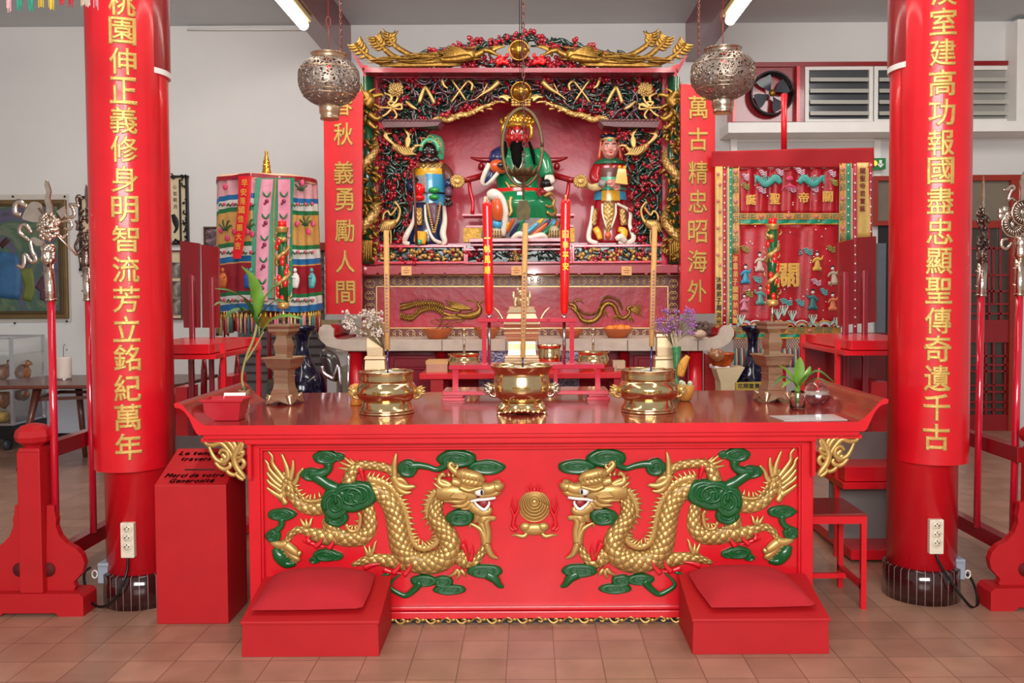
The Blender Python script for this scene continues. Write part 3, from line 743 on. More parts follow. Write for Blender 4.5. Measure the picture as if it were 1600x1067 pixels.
    b = MB(); b.tube([D(*p, s, .052) for p in ((1345, 318), (1390, 308), (1440, 305), (1500, 296))], [8*PX, 10*PX, 10*PX, 8*PX], 6, 4)
    b.tube([D(*p, s, .052) for p in ((1370, 320), (1390, 345), (1430, 370), (1458, 340), (1460, 318))], [6*PX, 10*PX, 12*PX, 9*PX, 6*PX], 6, 4); b.build('teeth', WHITE, hd)
    b = MB(); b.ell(D(1425, 335, s, .04), (30*PX, .008, 22*PX)); b.build('tongue', TONG, hd)
    # red flame marks painted over the belly
    b = MB()
    for pts, dy_ in ((((655, 120), (668, 165), (680, 215)), .02), (((340, 585), (330, 560), (350, 535)), .022), (((375, 610), (405, 585), (425, 550)), .026), (((460, 620), (480, 595), (495, 565)), .026), (((300, 570), (360, 600), (440, 618)), .006), (((680, 740), (730, 722), (790, 712)), .026), (((800, 750), (850, 768), (930, 778)), .022), (((860, 770), (895, 735), (908, 695)), .038), (((930, 780), (962, 745), (985, 700)), .040), (((1292, 590), (1312, 630), (1325, 690)), .03), (((1340, 700), (1352, 650), (1350, 600)), .02)):
        b.tube([D(*p, s, dy_) for p in pts], [17*PX, 12*PX, 2*PX], 8, 4, .45)
    b.build('red_flame_mark', RED, dr)
    # clouds
    def cloud(lobes, links=(), nm_='cloud'):
        c = MB()
        for (x, y, rx, ry) in lobes:
            hh_ = .016+min(rx, ry)*PX*.28; o_ = D(x, y, s, 0); rx *= 1.08; ry *= 1.08
            vs = []; pf = ((1.0, 0), (1.0, .35), (.96, .7), (.86, .95), (.74, 1.0), (.6, .9), (.35, .88), (.001, .95)); NN = 28
            for f_, h_ in pf:
                for j in range(NN): a = 2*PI*j/NN; q_ = 1+.025*math.sin(5*a+x)*f_; vs.append(o_+Vector((rx*PX*f_*q_*math.cos(a), -h_*hh_, rx*0+ry*PX*f_*q_*math.sin(a))))
            c.add(vs, [(i_*NN+j, i_*NN+(j+1) % NN, (i_+1)*NN+(j+1) % NN, (i_+1)*NN+j) for i_ in range(len(pf)-1) for j in range(NN)], True)
            pts = []
            for i in range(17):
                a = i*.62; f = .72*(1-i/20); pts.append(D(x+rx*f*math.cos(a+2.6), y+ry*f*math.sin(a+2.6), s, hh_*.93))
            c.tube(pts, [6.4*PX*(1.3-i/30)*max(.6, min(rx, ry)/60) for i in range(17)], 6, 2)
        for l in links: c.tube([D(p[0], p[1], s, .014) for p in l], [p[2]*PX for p in l], 10, 5, .7)
        c.build(nm_, GREEN, altar)
    cloud([(440, 55, 80, 42), (350, 162, 66, 40), (520, 52, 36, 24)], [((455, 90, 34), (455, 130, 26), (400, 160, 34), (340, 160, 30)), ((370, 170, 36), (430, 210, 34), (480, 240, 40), (530, 260, 30))])
    cloud([(600, 300, 130, 92), (650, 290, 105, 86), (500, 340, 86, 100), (505, 430, 72, 56)])
    cloud([(1255, 65, 118, 55), (1440, 118, 112, 46), (950, 125, 60, 55)], [((960, 110, 34), (1020, 105, 24), (1080, 115, 20), (1130, 130, 18), (1170, 115, 22), (1210, 80, 30))])
    cloud([(165, 412, 86, 38), (112, 545, 46, 40)], [((165, 435, 26), (162, 480, 20), (130, 515, 24))])
    cloud([(185, 665, 60, 44), (200, 710, 50, 24)], [((120, 620, 20), (150, 670, 40), (190, 720, 26), (250, 715, 18))])
    cloud([(440, 665, 78, 38), (500, 672, 46, 26), (370, 695, 34, 22)])
    cloud([(1275, 432, 82, 52), (1300, 420, 60, 40)])
    cloud([(1430, 765, 106, 42)], [((1440, 785, 30), (1490, 810, 30), (1520, 850, 20), (1550, 862, 8))])
    cloud([(1050, 825, 82, 36), (1170, 830, 60, 36), (1210, 880, 98, 32)], [((1030, 830, 30), (990, 880, 22), (940, 915, 18), (890, 900, 16), (840, 862, 14), (860, 820, 9), (900, 785, 6)), ((785, 795, 8), (820, 785, 11), (850, 775, 4))])
dragon(-1); dragon(1)
# flaming pearl between them
b = MB(); q = P(835, 791, YP)
b.lathe([(0.0001, -.0), (.03, -.03), (.058, -.0)], q, 4) if False else None
for i, (rr, oz) in enumerate(((24, 0), (20.5, 2), (17, 3.5), (13.5, 5), (10, 6.5), (6, 7.5))):
    c = P(835, 791-oz, YP-.006*i-.004); r = rr*YP/1400
    b.ell(c, (r, .020, r), 28, 10)
    b.tube([P(835+rr*math.cos(a_*PI/14), 791-oz+rr*math.sin(a_*PI/14), YP-.006*i-.008-(.012 if i else 0)) for a_ in range(29)], .0035, 6)
b.ell(P(835, 827, YP-.006), (.062, .014, .030), 16, 8); b.ell(P(821, 823, YP-.008), (.03, .014, .022)); b.ell(P(849, 823, YP-.008), (.03, .014, .022))
for sg in (-1, 1):
    b.tube([P(835+sg*10, 831, YP-.004), P(835+sg*17, 838, YP-.008), P(835+sg*28, 836, YP-.006), P(835+sg*37, 836.5, YP-.002)], [.010, .012, .009, .002], 8, 4, .7)
pearl = b.build('flaming_pearl', GOLD, altar)
b = MB()
for sg in (-1, 1):
    for pts, r in ((((27, 828), (33, 822), (31, 808), (25, 795), (29, 780)), (.011, .010, .008, .006, .001)), (((31, 812), (34, 800), (38, 789)), (.007, .006, .001)), (((30, 800), (35, 786), (33, 776)), (.005, .004, .001)), (((27, 826), (34, 828), (38, 822)), (.008, .007, .001)), (((6, 775), (9, 768), (14, 760)), (.007, .005, .001)), (((3, 775), (6, 762), (6, 755)), (.007, .005, .001)), (((0, 782), (1, 772), (-1, 762)), (.009, .009, .004))):
        b.tube([P(835+sg*x, y, YP-.024) for x, y in pts], r, 8, 4, .7)
b.build('red_flame', RED, pearl)
# ---------------------------------------------------------------- kneelers and cushions
for s in (-1, 1):
    x0, x1 = (P(377, 1000, 3.90).x, P(592, 1000, 3.90).x) if s < 0 else (P(1082, 1000, 3.90).x, P(1296, 1000, 3.90).x)
    y0, y1 = 3.90, 4.262; z0, z1 = .158, .245
    t = thing('kneeling_stool', ('low red kneeling stool under the left cushion', 'low red kneeling stool under the right cushion')[s > 0], 'kneeling stool', ((x0+x1)/2, y0, 0))
    b = MB(); v = [(x0, y0, 0), (x1, y0, 0), (x1, y1, 0), (x0, y1, 0), (x0+.004, y0+.004, z0-.014), (x1-.004, y0+.004, z0-.014), (x1-.004, y1, z1-.014), (x0+.004, y1, z1-.014)]
    F6 = [(0, 3, 2, 1), (4, 5, 6, 7), (0, 1, 5, 4), (1, 2, 6, 5), (2, 3, 7, 6), (3, 0, 4, 7)]
    b.add(v, F6); b.build('body', REDM, t, bev=.002)
    b = MB(); b.add([(x0-.003, y0-.004, z0-.014), (x1+.003, y0-.004, z0-.014), (x1+.003, y1, z1-.014), (x0-.003, y1, z1-.014), (x0-.003, y0-.004, z0), (x1+.003, y0-.004, z0), (x1+.003, y1, z1), (x0-.003, y1, z1)], F6)
    b.build('top_board', REDM, t, bev=.003)
    # cushion
    cs = ([(392, 968), (566, 962), (586, 888), (430, 886)] if s < 0 else [(1112, 968), (1277, 962), (1216, 882), (1074, 884)])
    zf = lambda y: z0+(z1-z0)*(y-y0)/(y1-y0)
    C = []
    for (px, py), yy in zip(cs, (3.945, 3.955, 4.235, 4.235)): C.append(Vector((P(px, py, yy).x, yy, zf(yy)+.008)))
    b = MB(); N = 18; vs = []
    for side in (1, -1):
        for i in range(N+1):
            for j in range(N+1):
                u, v_ = i/N, j/N
                pin = 1-.05*math.sin(PI*v_)*0
                p = C[0]*(1-u)*(1-v_)+C[1]*u*(1-v_)+C[2]*u*v_+C[3]*(1-u)*v_
                e = (max(0, 1-abs(2*u-1)**2.6)*max(0, 1-abs(2*v_-1)**2.6))**.55
                cc = (C[0]+C[1]+C[2]+C[3])/4
                edge = max(abs(2*u-1), abs(2*v_-1)); mid = 1-min(abs(2*u-1), abs(2*v_-1))
                p = p+(cc-p)*(-.03*mid*(edge**4))
                rip = .004*math.sin(9*u+3*v_)*math.sin(5*v_+2)+.0035*math.sin(26*u+4)*edge**3
                p.z += (.075*e+.016 if side > 0 else -.01*e+.016) + (rip if side > 0 else 0)*e
                if side < 0: p.z = max(p.z, zf(p.y)+.003)
                vs.append(p)
    M1 = (N+1)*(N+1); fs = []
    for i in range(N):
        for j in range(N):
            a = i*(N+1)+j; fs.append((a, a+N+1, a+N+2, a+1)); fs.append((a+M1, a+1+M1, a+N+2+M1, a+N+1+M1))
    b.add(vs, fs, True)
    co = b.build('cushion', CLOTH, None, label=('faded red cushion on the left kneeling stool', 'faded red cushion on the right kneeling stool')[s > 0], cat='cushion')
    # thin wooden ledge joining the stool to the altar
# ---------------------------------------------------------------- donation box
x0, x1 = P(243, 870, 4.3).x, P(355, 870, 4.3).x; y0, y1 = 4.3, 4.6
zf_, zr_ = P(300, 758, 4.3).z, P(320, 700, 4.6).z
t = thing('donation_box', 'tall red donation box with sloping lettered top beside the left pillar', 'donation box', ((x0+x1)/2, y0, 0))
b = MB(); b.add([(x0, y0, 0), (x1, y0, 0), (x1, y1, 0), (x0, y1, 0), (x0, y0, zf_), (x1, y0, zf_), (x1, y1, zr_), (x0, y1, zr_)], F6); b.build('body', REDM, t, bev=.004)
sl = Vector((0, y1-y0, zr_-zf_)); sll = sl.length; sn = sl.normalized(); nn = Vector((0, -sn.z, sn.y))
def onlid(c, X, Z, Dp): return Vector((c.x+X, y0, zf_))+sn*(c.y+Z)+nn*(Dp*.3+.004)
xm = (x0+x1)/2; INKM = M('matt_black_ink', (8, 6, 6), 1, spec=.05, var=0)
for txt, yy, ww, ox in (('Le temple ne', .80, .29, 0), ('travers vos', .64, .24, 0), ('Merci de votre', .20, .29, .0), ('Generosité', .06, .22, 0)):
    MB().text(txt, (xm+ox, sll*(yy+.04), 0), .046, ww, place=onlid, italic=.2).build('lettering', INKM, t)
b = MB(); p0 = Vector((xm-.07, y0, zf_))+sn*sll*.38; 
b.add([p0+nn*.001, p0+Vector((.15, 0, 0))+nn*.001, p0+Vector((.15, 0, 0))+sn*.012+nn*.001, p0+sn*.012+nn*.001], [(0, 1, 2, 3)]); b.build('coin_slot', BLACK, t)
# ---------------------------------------------------------------- right stool (square tube)
yS = 4.45; x1 = P(1354, 880, yS).x; x0 = xR+.03; zS = P(1320, 803, yS).z
x0 = P(1240, 880, yS).x
t = thing('side_stool', 'square red tube stool half hidden behind the altar end on the right', 'stool', ((x0+x1)/2, yS, 0))
x0 = xR+.012
MB().box(x0, x1, yS, yS+.36, zS-.012, zS).build('seat', REDT, t, bev=.003)
b = MB(); w_ = .026
for a, c in (((x0, yS), (x1, yS)), ((x1-w_, yS), (x1-w_, yS+.36)), ((x0, yS+.36-w_), (x1, yS+.36-w_))):
    b.box(min(a[0], c[0]), max(a[0], c[0])+(w_ if a[0] == c[0] else 0), min(a[1], c[1]), max(a[1], c[1])+(w_ if a[1] == c[1] else 0), zS-.05, zS-.012)
b.build('seat_frame', RED, t)
for (x, y) in ((x0, yS), (x1-w_, yS), (x1-w_, yS+.33), (x0, yS+.33)): MB().box(x, x+w_, y, y+w_, 0, zS-.05).build('leg', RED, t)
b = MB(); b.box(x0, x1-.04, yS+.18, yS+.2, .10, .125); b.beam((x1-.013, yS+.01, .11), (x1-.013, yS+.35, .11), w_); b.build('stretcher', RED, t)
# ================================================================ THINGS ON THE FRONT TABLE
ZT = ztop
def onY(py, z=None): return (1.6-(ZT if z is None else z))*1400/(py-457)
def lion(b, c, s, r):          # handle shaped like a beast head, facing sideways
    b.ell(c, (r, r*.8, r*1.1), 12, 8); b.ell(c+Vector((s*r*.7, 0, -r*.2)), (r*.6, r*.6, r*.55), 10, 6)
    for dz, dx in ((.9, .1), (.6, .7), (-.9, .4), (-.6, .9)):
        for dy in (-.5, .5): b.tube([c+Vector((0, dy*r, dz*r*.6)), c+Vector((s*r*dx*.8, dy*r*1.2, dz*r)), c+Vector((s*r*(dx+.5), dy*r*1.1, dz*r*1.25))], [r*.28, r*.2, r*.05], 6, 3)
    b.tube([c+Vector((-s*r*1.3, 0, -r*1.6)), c+Vector((-s*r*.2, 0, -r*1.4)), c+Vector((s*r*.3, 0, -r*.5))], [r*.3, r*.35, r*.3], 8, 3)
def stick(pxt, pyt, pxb, pyb, Yc, zb_, lab, r=.0142):
    t = thing('giant_incense_stick', lab, 'incense stick', (P(pxb, pyb, Yc).x, Yc, zb_), 'incense sticks standing in the brass censers')
    top, bot = P(pxt, pyt, Yc), P(pxb, pyb, Yc)
    b = MB(); b.tube([bot, bot.lerp(top, .5), top-Vector((0, 0, .002)), top], [r*.9, r, r, r*.8], 16); st = b.build('paste', JOSS, t)
    d = (bot-top).normalized(); end = bot+d*((bot.z-zb_)/-d.z)
    FO = bpy.data.materials.get('foil_core') or M('foil_core', (96, 92, 150), .2, .9, var=.7, vs_=90)
    MB().tube([bot, end], [.0052, .0045], 8).build('foil_core', FO, t)
    b = MB()
    for k in range(18):
        z = .15+k*.028; p = bot.lerp(top, z)
        b.text(random.Random(k).choice('福祿壽安康吉祥'), p-Vector((0, r, 0)), .013, .012, vert=True, gap=.1, dep=.6, fit=True)
    b.build('faint_print', M('print_mauve', (150, 96, 120), .6) if 'print_mauve' not in bpy.data.materials else bpy.data.materials['print_mauve'], t)
LABC = ('round brass incense censer at the left of the altar table', 'flared brass incense censer at the centre of the altar table', 'round brass incense censer at the right of the altar table')
for i, (pc, Yc) in enumerate(((604.5, 4.625), (815.5, 4.60), (1013, 4.625))):
    c = Vector((P(pc, 640, Yc).x, Yc, ZT))
    t = thing('incense_censer', LABC[i], 'incense censer', c, 'brass censers in a row on the altar table')
    b = MB()
    if i != 1:
        b.lathe([(.130, 0), (.143, .001), (.1435, .007), (.139, .009), (.139, .013), (.141, .015), (.1405, .022), (.136, .024), (.134, .032), (.128, .038), (.124, .060), (.122, .064)], c, 56)
        b.build('foot', BRASS, t)
        b = MB(); b.lathe([(.100, .060), (.122, .062), (.140, .074), (.153, .093), (.157, .113), (.152, .133), (.141, .150), (.134, .158), (.133, .163), (.1385, .168), (.1395, .172), (.1395, .208), (.141, .213), (.138, .217), (.132, .214), (.129, .200), (.10, .198)], c, 64, k=2)
        b.build('bowl', BRASS, t)
        b = MB(); b.lathe([(.0001, .205), (.06, .209), (.128, .203)], c, 40, k=2); b.build('ash', ASH, t)
        hz, hx, hr = .112, .172, .023
    else:
        b.lathe([(.112, .012), (.122, .022), (.120, .032), (.112, .040), (.106, .052), (.103, .062)], c, 56)
        for k in range(3):
            a = -PI/2+k*2*PI/3+PI/3
            for a in (math.radians(-90+k*120+60*0+60),): 
                d = Vector((math.cos(a), math.sin(a), 0))
                b.tube([c+d*.105+Vector((0, 0, .045)), c+d*.122+Vector((0, 0, .028)), c+d*.128+Vector((0, 0, .010)), c+d*.142+Vector((0, 0, .001))], [.03, .02, .012, .008], 8, 3)
        for k in range(24):
            a = 2*PI*k/24; d = Vector((math.cos(a), math.sin(a), 0)); b.ell(c+d*.118+Vector((0, 0, .017+.006*math.cos(3*(a+PI/2)))), (.015, .015, .012), 8, 5)
        b.build('foot', BRASS, t)
        b = MB(); b.lathe([(.08, .060), (.103, .064), (.122, .074), (.138, .092), (.146, .112), (.147, .14), (.143, .17), (.139, .19), (.140, .205), (.148, .222), (.158, .236), (.163, .243), (.160, .247), (.150, .244), (.137, .225), (.1, .222)], c, 64, k=2)
        b.build('bowl', BRASS, t)
        b = MB(); b.lathe([(.0001, .232), (.06, .235), (.145, .228)], c, 40, k=2); b.build('ash', ASH, t)
        hz, hx, hr = .125, .163, .026
    for s in (-1, 1):
        b = MB(); lion(b, c+Vector((s*hx, 0, hz)), s, hr); b.build('lion_handle', PEWTER if i == 1 else GOLD, t)
    b = MB()
    def ring(cc, X, Z, Dp, c=c, R=(.158 if i != 1 else .148)):
        a = X/R; return Vector((c.x+(R+Dp*.4)*math.sin(a), c.y-(R+Dp*.4)*math.cos(a), cc.z+Z))
    MB().text('關聖帝君' if i != 1 else '敬 奉', (0, 0, c.z+(.113 if i != 1 else .135)), .020, .10, place=ring).build('engraving', GOLDD, t)
stick(603.5, 360, 605.5, 546, 4.625, ZT+.203, 'left of the three tan incense sticks in the altar censers')
stick(821, 349, 817, 558, 4.60, ZT+.232, 'middle of the three tan incense sticks in the altar censers')
stick(1023, 354, 1018, 541, 4.625, ZT+.203, 'right of the three tan incense sticks in the altar censers')
# square bronze candlesticks
def sq(b, c, prof, rot=0, ratio=1.0):
    q = 2**.5
    b.lathe([(r*q, z) for r, z in prof], c, 4, rot=PI/4+rot, sm=False, sx=1, sy=ratio)
for s in (-1, 1):
    pc = 445 if s < 0 else 1206; Yc = 5.02; k = Yc/1400*.87; rot = -.22*s*-1
    c = Vector((P(pc, 630, Yc).x, Yc, ZT)); zof = lambda y, pc=pc, Yc=Yc: P(pc, y, Yc).z-ZT
    dy = 0 if s < 0 else -5
    t = thing('candlestick', ('stepped square bronze candlestick at the left end of the altar table', 'stepped square bronze candlestick at the right end of the altar table')[s > 0], 'candlestick', c)
    H = lambda y: max(.0, (627-y)*k/.87)
    b = MB(); sq(b, c, [(22*k, H(622)), (23*k, H(618)), (19*k, H(612)), (17*k, H(609)), (18*k, H(608)), (15*k, H(603)), (14*k, H(598)), (13.5*k, H(597))], rot)
    q = 26*k
    for i in range(4):
        a = rot+PI/4+i*PI/2; d = Vector((math.cos(a), math.sin(a), 0)); e = Vector((math.cos(a+PI/2*1.5), math.sin(a+PI/2*1.5), 0))
        b.tube([c+d*q*1.0+Vector((0, 0, H(612))), c+d*q*1.15+Vector((0, 0, H(620))), c+d*q*1.33+Vector((0, 0, .002))], [.022, .016, .006], 8, 3)
        n1 = Vector((math.cos(a+PI/4), math.sin(a+PI/4), 0)); tt = Vector((-n1.y, n1.x, 0))
        w2 = 22*k
        b.add([c+n1*w2+tt*w2*.9+Vector((0,0,H(615))), c+n1*w2-tt*w2*.9+Vector((0,0,H(615))), c+n1*w2*1.12-tt*w2*1.1+Vector((0,0,H(626))), c+n1*w2*1.1-tt*w2*.45+Vector((0,0,H(623))), c+n1*w2*1.1+Vector((0,0,H(619))), c+n1*w2*1.1+tt*w2*.45+Vector((0,0,H(623))), c+n1*w2*1.12+tt*w2*1.1+Vector((0,0,H(626)))], [(0,1,2,3,4,5,6)])
    b.build('foot', BRONZE, t)
    b = MB(); sq(b, c, [(14*k, H(598)), (13.5*k, H(594)), (13.5*k, H(585)), (15*k, H(584)), (15*k, H(583)), (13.5*k, H(582)), (14*k, H(572)), (16*k, H(571))], rot); b.build('shaft', BRONZE, t)
    b = MB(); sq(b, c, [(15*k, H(573)), (22*k, H(569)), (24*k, H(562)), (27*k, H(556)), (29*k, H(555)), (29*k, H(553)), (24*k, H(555)), (10*k, H(556))], rot); b.build('drip_tray', BRONZE, t)
    b = MB(); sq(b, c, [(12*k, H(556)), (11*k, H(548)), (13*k, H(538)), (13.5*k, H(534)), (10*k, H(524)), (10*k, H(519)), (14*k, H(518))], rot); b.build('upper_shaft', BRONZE, t)
    b = MB(); sq(b, c, [(14*k, H(519)), (20*k, H(513)), (20*k, H(509)), (22*k, H(505)), (22*k, H(502)), (18*k, H(503)), (6*k, H(503))], rot); b.build('upper_tray', BRONZE, t)
    b = MB(); b.tube([c+Vector((0, 0, H(504))), c+Vector((0, 0, H(472)))], 3*k, 8); b.build('pricket', PEWTER, t)
    # dragon candle
    t2 = thing('dragon_candle', ('dragon-wrapped red and green candle on the left bronze candlestick', 'dragon-wrapped red and green candle on the right bronze candlestick')[s > 0], 'candle', c+Vector((0, 0, H(476))))
    z0, z1 = H(474), H(354); R = 8.8*k
    b = MB(); b.tube([c+Vector((0, 0, z0)), c+Vector((0, 0, z1))], R, 20); b.build('candle_body', GREEN, t2)
    b = MB(); b.lathe([(R*1.15, z0-.012), (R*1.25, z0), (R*1.15, z0+.02), (R, z0+.022)], c, 20); b.lathe([(R, z1-.02), (R*1.2, z1-.015), (R*1.2, z1), (R*1.35, z1+.006), (R*1.2, z1+.012), (R*.6, z1+.014)], c, 20); b.build('gilt_cap', GOLD, t2)
    b = MB(); b.tube([c+Vector((0, 0, z1+.01)), c+Vector((0, 0, z1+.045))], R*.85, 14); b.tube([c+Vector((0, 0, z1+.045)), c+Vector((.002, 0, z1+.06))], .002, 5); b.build('red_wax', WAXR, t2)
    b = MB(); pts = []; rr = []
    for i in range(40):
        a = i*.42; z = z0+.03+(z1-z0-.05)*i/39; pts.append(c+Vector((math.cos(a)*R*1.12, math.sin(a)*R*1.12, z))); rr.append(.006+.008*math.sin(PI*i/39)+.003*math.sin(i*2.1))
    b.tube(pts, rr, 8, 2)
    for i in range(14):
        a = i*2.4; z = z0+.05+(z1-z0-.1)*i/13; p = c+Vector((math.cos(a)*R*1.25, math.sin(a)*R*1.25, z)); b.tube([p, p+Vector((math.cos(a)*.014, math.sin(a)*.01, .012)), p+Vector((math.cos(a)*.01, math.sin(a)*.01, .03))], [.006, .004, .001], 6, 2)
    p = c+Vector((-s*R*.6, -R*1.1, z1-.06)); b.ell(p, (.018, .02, .016)); b.tube([p, p+Vector((-.03, -.01, .012))], [.012, .006], 8); b.build('gold_dragon', GOLD, t2)
    b = MB()
    for i in range(12):
        a = -PI/2+math.sin(i*2.3)*1.2; z = z0+.04+(z1-z0-.08)*((i*5) % 12)/12; b.ell(c+Vector((math.cos(a)*R, math.sin(a)*R, z)), (.014, .008, .022), 8, 6)
    b.build('red_wax_flower', WAXR, t2)
# red tiered stand
kS = 5.12/1400
t = thing('candle_stand', 'tiered bright red stand carrying two tall red candles behind the centre censer', 'stand', P(820, 628, 5.12))
b = MB(); b.boxp(691, 951, 611, 617, 5.12, 5.36); b.build('bottom_board', PINK, t, bev=.003)
for a in (690, 917): 
    b = MB(); b.box(P(a, 626, 5.12).x, P(a+36, 626, 5.12).x, 5.11, 5.40, ZT, P(820, 621, 5.12).z); b.box(P(a+3, 626, 5.12).x, P(a+33, 626, 5.12).x, 5.14, 5.36, P(820, 621, 5.12).z, P(820, 617, 5.12).z); b.build('foot', PINK, t, bev=.002)
b = MB(); b.boxp(701, 945, 570, 577, 5.14, 5.34); b.build('middle_board', PINK, t, bev=.003)
for a, c_ in ((707, 716), (930, 938), (865, 871)): b = MB(); b.boxp(a, c_, 577, 611, 5.15, 5.18); b.build('leg', PINK, t)
b = MB(); b.boxp(746, 778, 497, 503.5, 5.18, 5.30); b.boxp(858, 901, 497, 503.5, 5.18, 5.30); b.boxp(778, 858, 498, 503, 5.24, 5.30); b.build('top_board', PINK, t, bev=.003)
for a in (753, 890): b = MB(); b.boxp(a, a+7, 503, 570, 5.19, 5.22); b.build('post', PINK, t)
for s, (xb_, xt_, yt_, yb_) in enumerate(((764.5, 761, 316, 491), (881.5, 884, 312, 491))):
    b = MB(); b.tube([P(xb_, 569, 5.24), P(xb_, 490, 5.24)], .010, 10); b.tube([P(xb_, 497, 5.24), P(xb_, 492, 5.24)], [.018, .012], 10); b.build('spike', STEEL, t)
    t2 = thing('tall_red_candle', ('tall red candle with gold characters left of the centre incense stick', 'tall red candle with gold characters right of the centre incense stick')[s], 'candle', P(xb_, yb_, 5.24))
    p0, p1 = P(xb_, yb_, 5.24), P(xt_, yt_, 5.24)
    prof = [(0, .010), (.012, .018), (.03, .023), (.3, .027), (.96, .029), (1, .026)]
    b = MB(); b.tube([p0.lerp(p1, u) for u, r in prof], [r for u, r in prof], 24); b.build('wax', WAXR, t2)
    MB().tube([p1, p1+Vector((0, 0, .028))], .006, 8).build('wick_stub', JOSS, t2)
    sx = '一帆風順' if s == 0 else '四季平安'
    q = P((xb_+xt_)/2+(.8 if s else -1.5), 372 if s == 0 else 366, 5.24-.027)
    MB().text(sx, q, .046, .036, .062, vert=True, dep=.25, fit=True).build('gold_lettering', M('gold_print', (236, 190, 40), .4, .3) if s == 0 else bpy.data.materials['gold_print'], t2)
# pagoda-shaped bronze burner
Yp = 5.50; k = Yp/1400; c = Vector((P(816, 600, Yp).x, Yp, ZT))
H = lambda y: P(816, y, Yp).z-ZT
t = thing('bronze_tower_burner', 'tall stepped pale bronze burner with a lion on its lid behind the centre censer', 'incense burner', c)
b = MB(); sq(b, c, [(30*k, 0), (31*k, .02), (28*k, .03), (29*k, H(572)), (29*k, H(567)), (26*k, H(566)), (27*k, H(561)), (25*k, H(560)), (26*k, H(555)), (22*k, H(554)), (21*k, H(546)), (21*k, H(536)), (20*k, H(533)), (24*k, H(531)), (26*k, H(528)), (24*k, H(527)), (28*k, H(520)), (25*k, H(518)), (29*k, H(513)), (26*k, H(511)), (29*k, H(506)), (28*k, H(504))], 0, .6); b.build('body', LBRONZE, t)
b = MB(); sq(b, c, [(28*k, H(505)), (22*k, H(499)), (24*k, H(497)), (21*k, H(490)), (23*k, H(488)), (19*k, H(482)), (20*k, H(479)), (12*k, H(478))], 0, .6); b.build('lid', LBRONZE, t)
b = MB(); p = c+Vector((0, 0, H(468)))
b.ell(p+Vector((0, 0, -.005)), (.038, .032, .036)); b.ell(p+Vector((0, -.02, .035)), (.030, .03, .028)); b.ell(p+Vector((0, -.045, .028)), (.016, .014, .012))
for s in (-1, 1): b.tube([p+Vector((s*.03, -.02, .01)), p+Vector((s*.042, -.03, -.02)), p+Vector((s*.035, -.04, -.042))], [.014, .012, .010], 8, 3); b.ell(p+Vector((s*.024, -.015, .062)), (.008, .008, .012)); b.ell(p+Vector((s*.05, 0, .02)), (.012, .01, .03))
b.build('lion_finial', LBRONZE, t)
b = MB()
for s in (-1, 1): b.tube([c+Vector((s*26*k, 0, H(507))), c+Vector((s*30*k, 0, H(498))), c+Vector((s*36*k, 0, H(488))), c+Vector((s*44*k, 0, H(480)))], [.010, .009, .007, .003], 8, 4)
b.build('curved_handle', LBRONZE, t)
# bronze flower vases
for s in (-1, 1):
    pc = 588 if s < 0 else 1038; Yv = 5.42; k = Yv/1400; c = Vector((P(pc, 600, Yv).x, Yv, ZT)); H = lambda y: P(pc, y, Yv).z-ZT
    t = thing('bronze_vase', ('square bronze vase of white flowers behind the left censer', 'square bronze vase behind the right censer beside purple flowers')[s > 0], 'vase', c)
    b = MB(); sq(b, c, [(18*k, 0), (18*k, .02), (15*k, .03), (16*k, H(582)), (15*k, H(562)), (16.5*k, H(560)), (15*k, H(556)), (12*k, H(555)), (12.5*k, H(542)), (12*k, H(527)), (14*k, H(525)), (13*k, H(521)), (15*k, H(518)), (16*k, H(514)), (20*k, H(504)), (18*k, H(504)), (10*k, H(512))], .0, .8); b.build('body', LBRONZE, t)
    b = MB(); b.boxp(pc-11, pc+11, 564, 578, Yv-.075, Yv-.06) if False else None
    r2 = random.Random(3+s); FW = M('white_dried_petals', (214, 200, 188), .8) if s < 0 else M('purple_dried_petals', (168, 108, 176), .8)
    ST = M('dry_stem_%d' % (s+1), (140, 124, 96), .7)
    t2 = thing('dried_flowers', ('bunch of white dried flowers leaning left behind the left censer', 'bunch of purple dried flowers behind the right censer')[s > 0], 'flowers', c+Vector((0, -.05, H(512))))
    bs_ = MB(); bf = MB()
    root = P(600 if s < 0 else 1052, 545 if s < 0 else 540, Yv-.06)
    for i in range(46 if s < 0 else 60):
        if s < 0: px, py = r2.uniform(538, 596), r2.uniform(484, 524); 
        else: px, py = r2.uniform(1028, 1084), r2.uniform(482, 522)
        if s < 0 and (px-538)/58+(524-py)/40 < .35: continue
        e = P(px, py, Yv-.06+r2.uniform(-.08, .05)); m = root.lerp(e, .6)+Vector((0, 0, .015))
        bs_.tube([root, m, e], .0016, 4, 2)
        for j in range(7): bf.ell(e+Vector((r2.uniform(-.018, .018), r2.uniform(-.018, .018), r2.uniform(-.014, .014))), r2.uniform(.004, .009) if s < 0 else r2.uniform(.003, .007), 6, 4)
    bs_.build('stems', ST, t2); bf.build('blossoms', FW, t2)
gv = thing('green_ceramic_vase', 'small green ceramic vase with dried grass beside the right censer', 'vase', P(1055, 600, 5.2))
c = Vector((P(1057, 560, 5.25).x, 5.25, ZT)); k = 5.25/1400
b = MB(); b.lathe([(.022, 0), (.026, .02), (.018, .06), (.015, .13), (.018, .17), (.028, P(1057, 543, 5.25).z-ZT), (.022, P(1057, 545, 5.25).z-ZT)], c, 20, k=3); b.build('body', M('green_white_glaze', (60, 128, 80), .25, coat=.6, var=.5, vs_=30), gv)
b = MB(); r2 = random.Random(9)
for i in range(22): b.tube([c+Vector((0, 0, .2)), P(1057+r2.uniform(-9, 9), r2.uniform(515, 530), 5.25)], .0015, 4)
b.build('dried_grass', M('dried_grass_tan', (186, 168, 140), .8), gv)
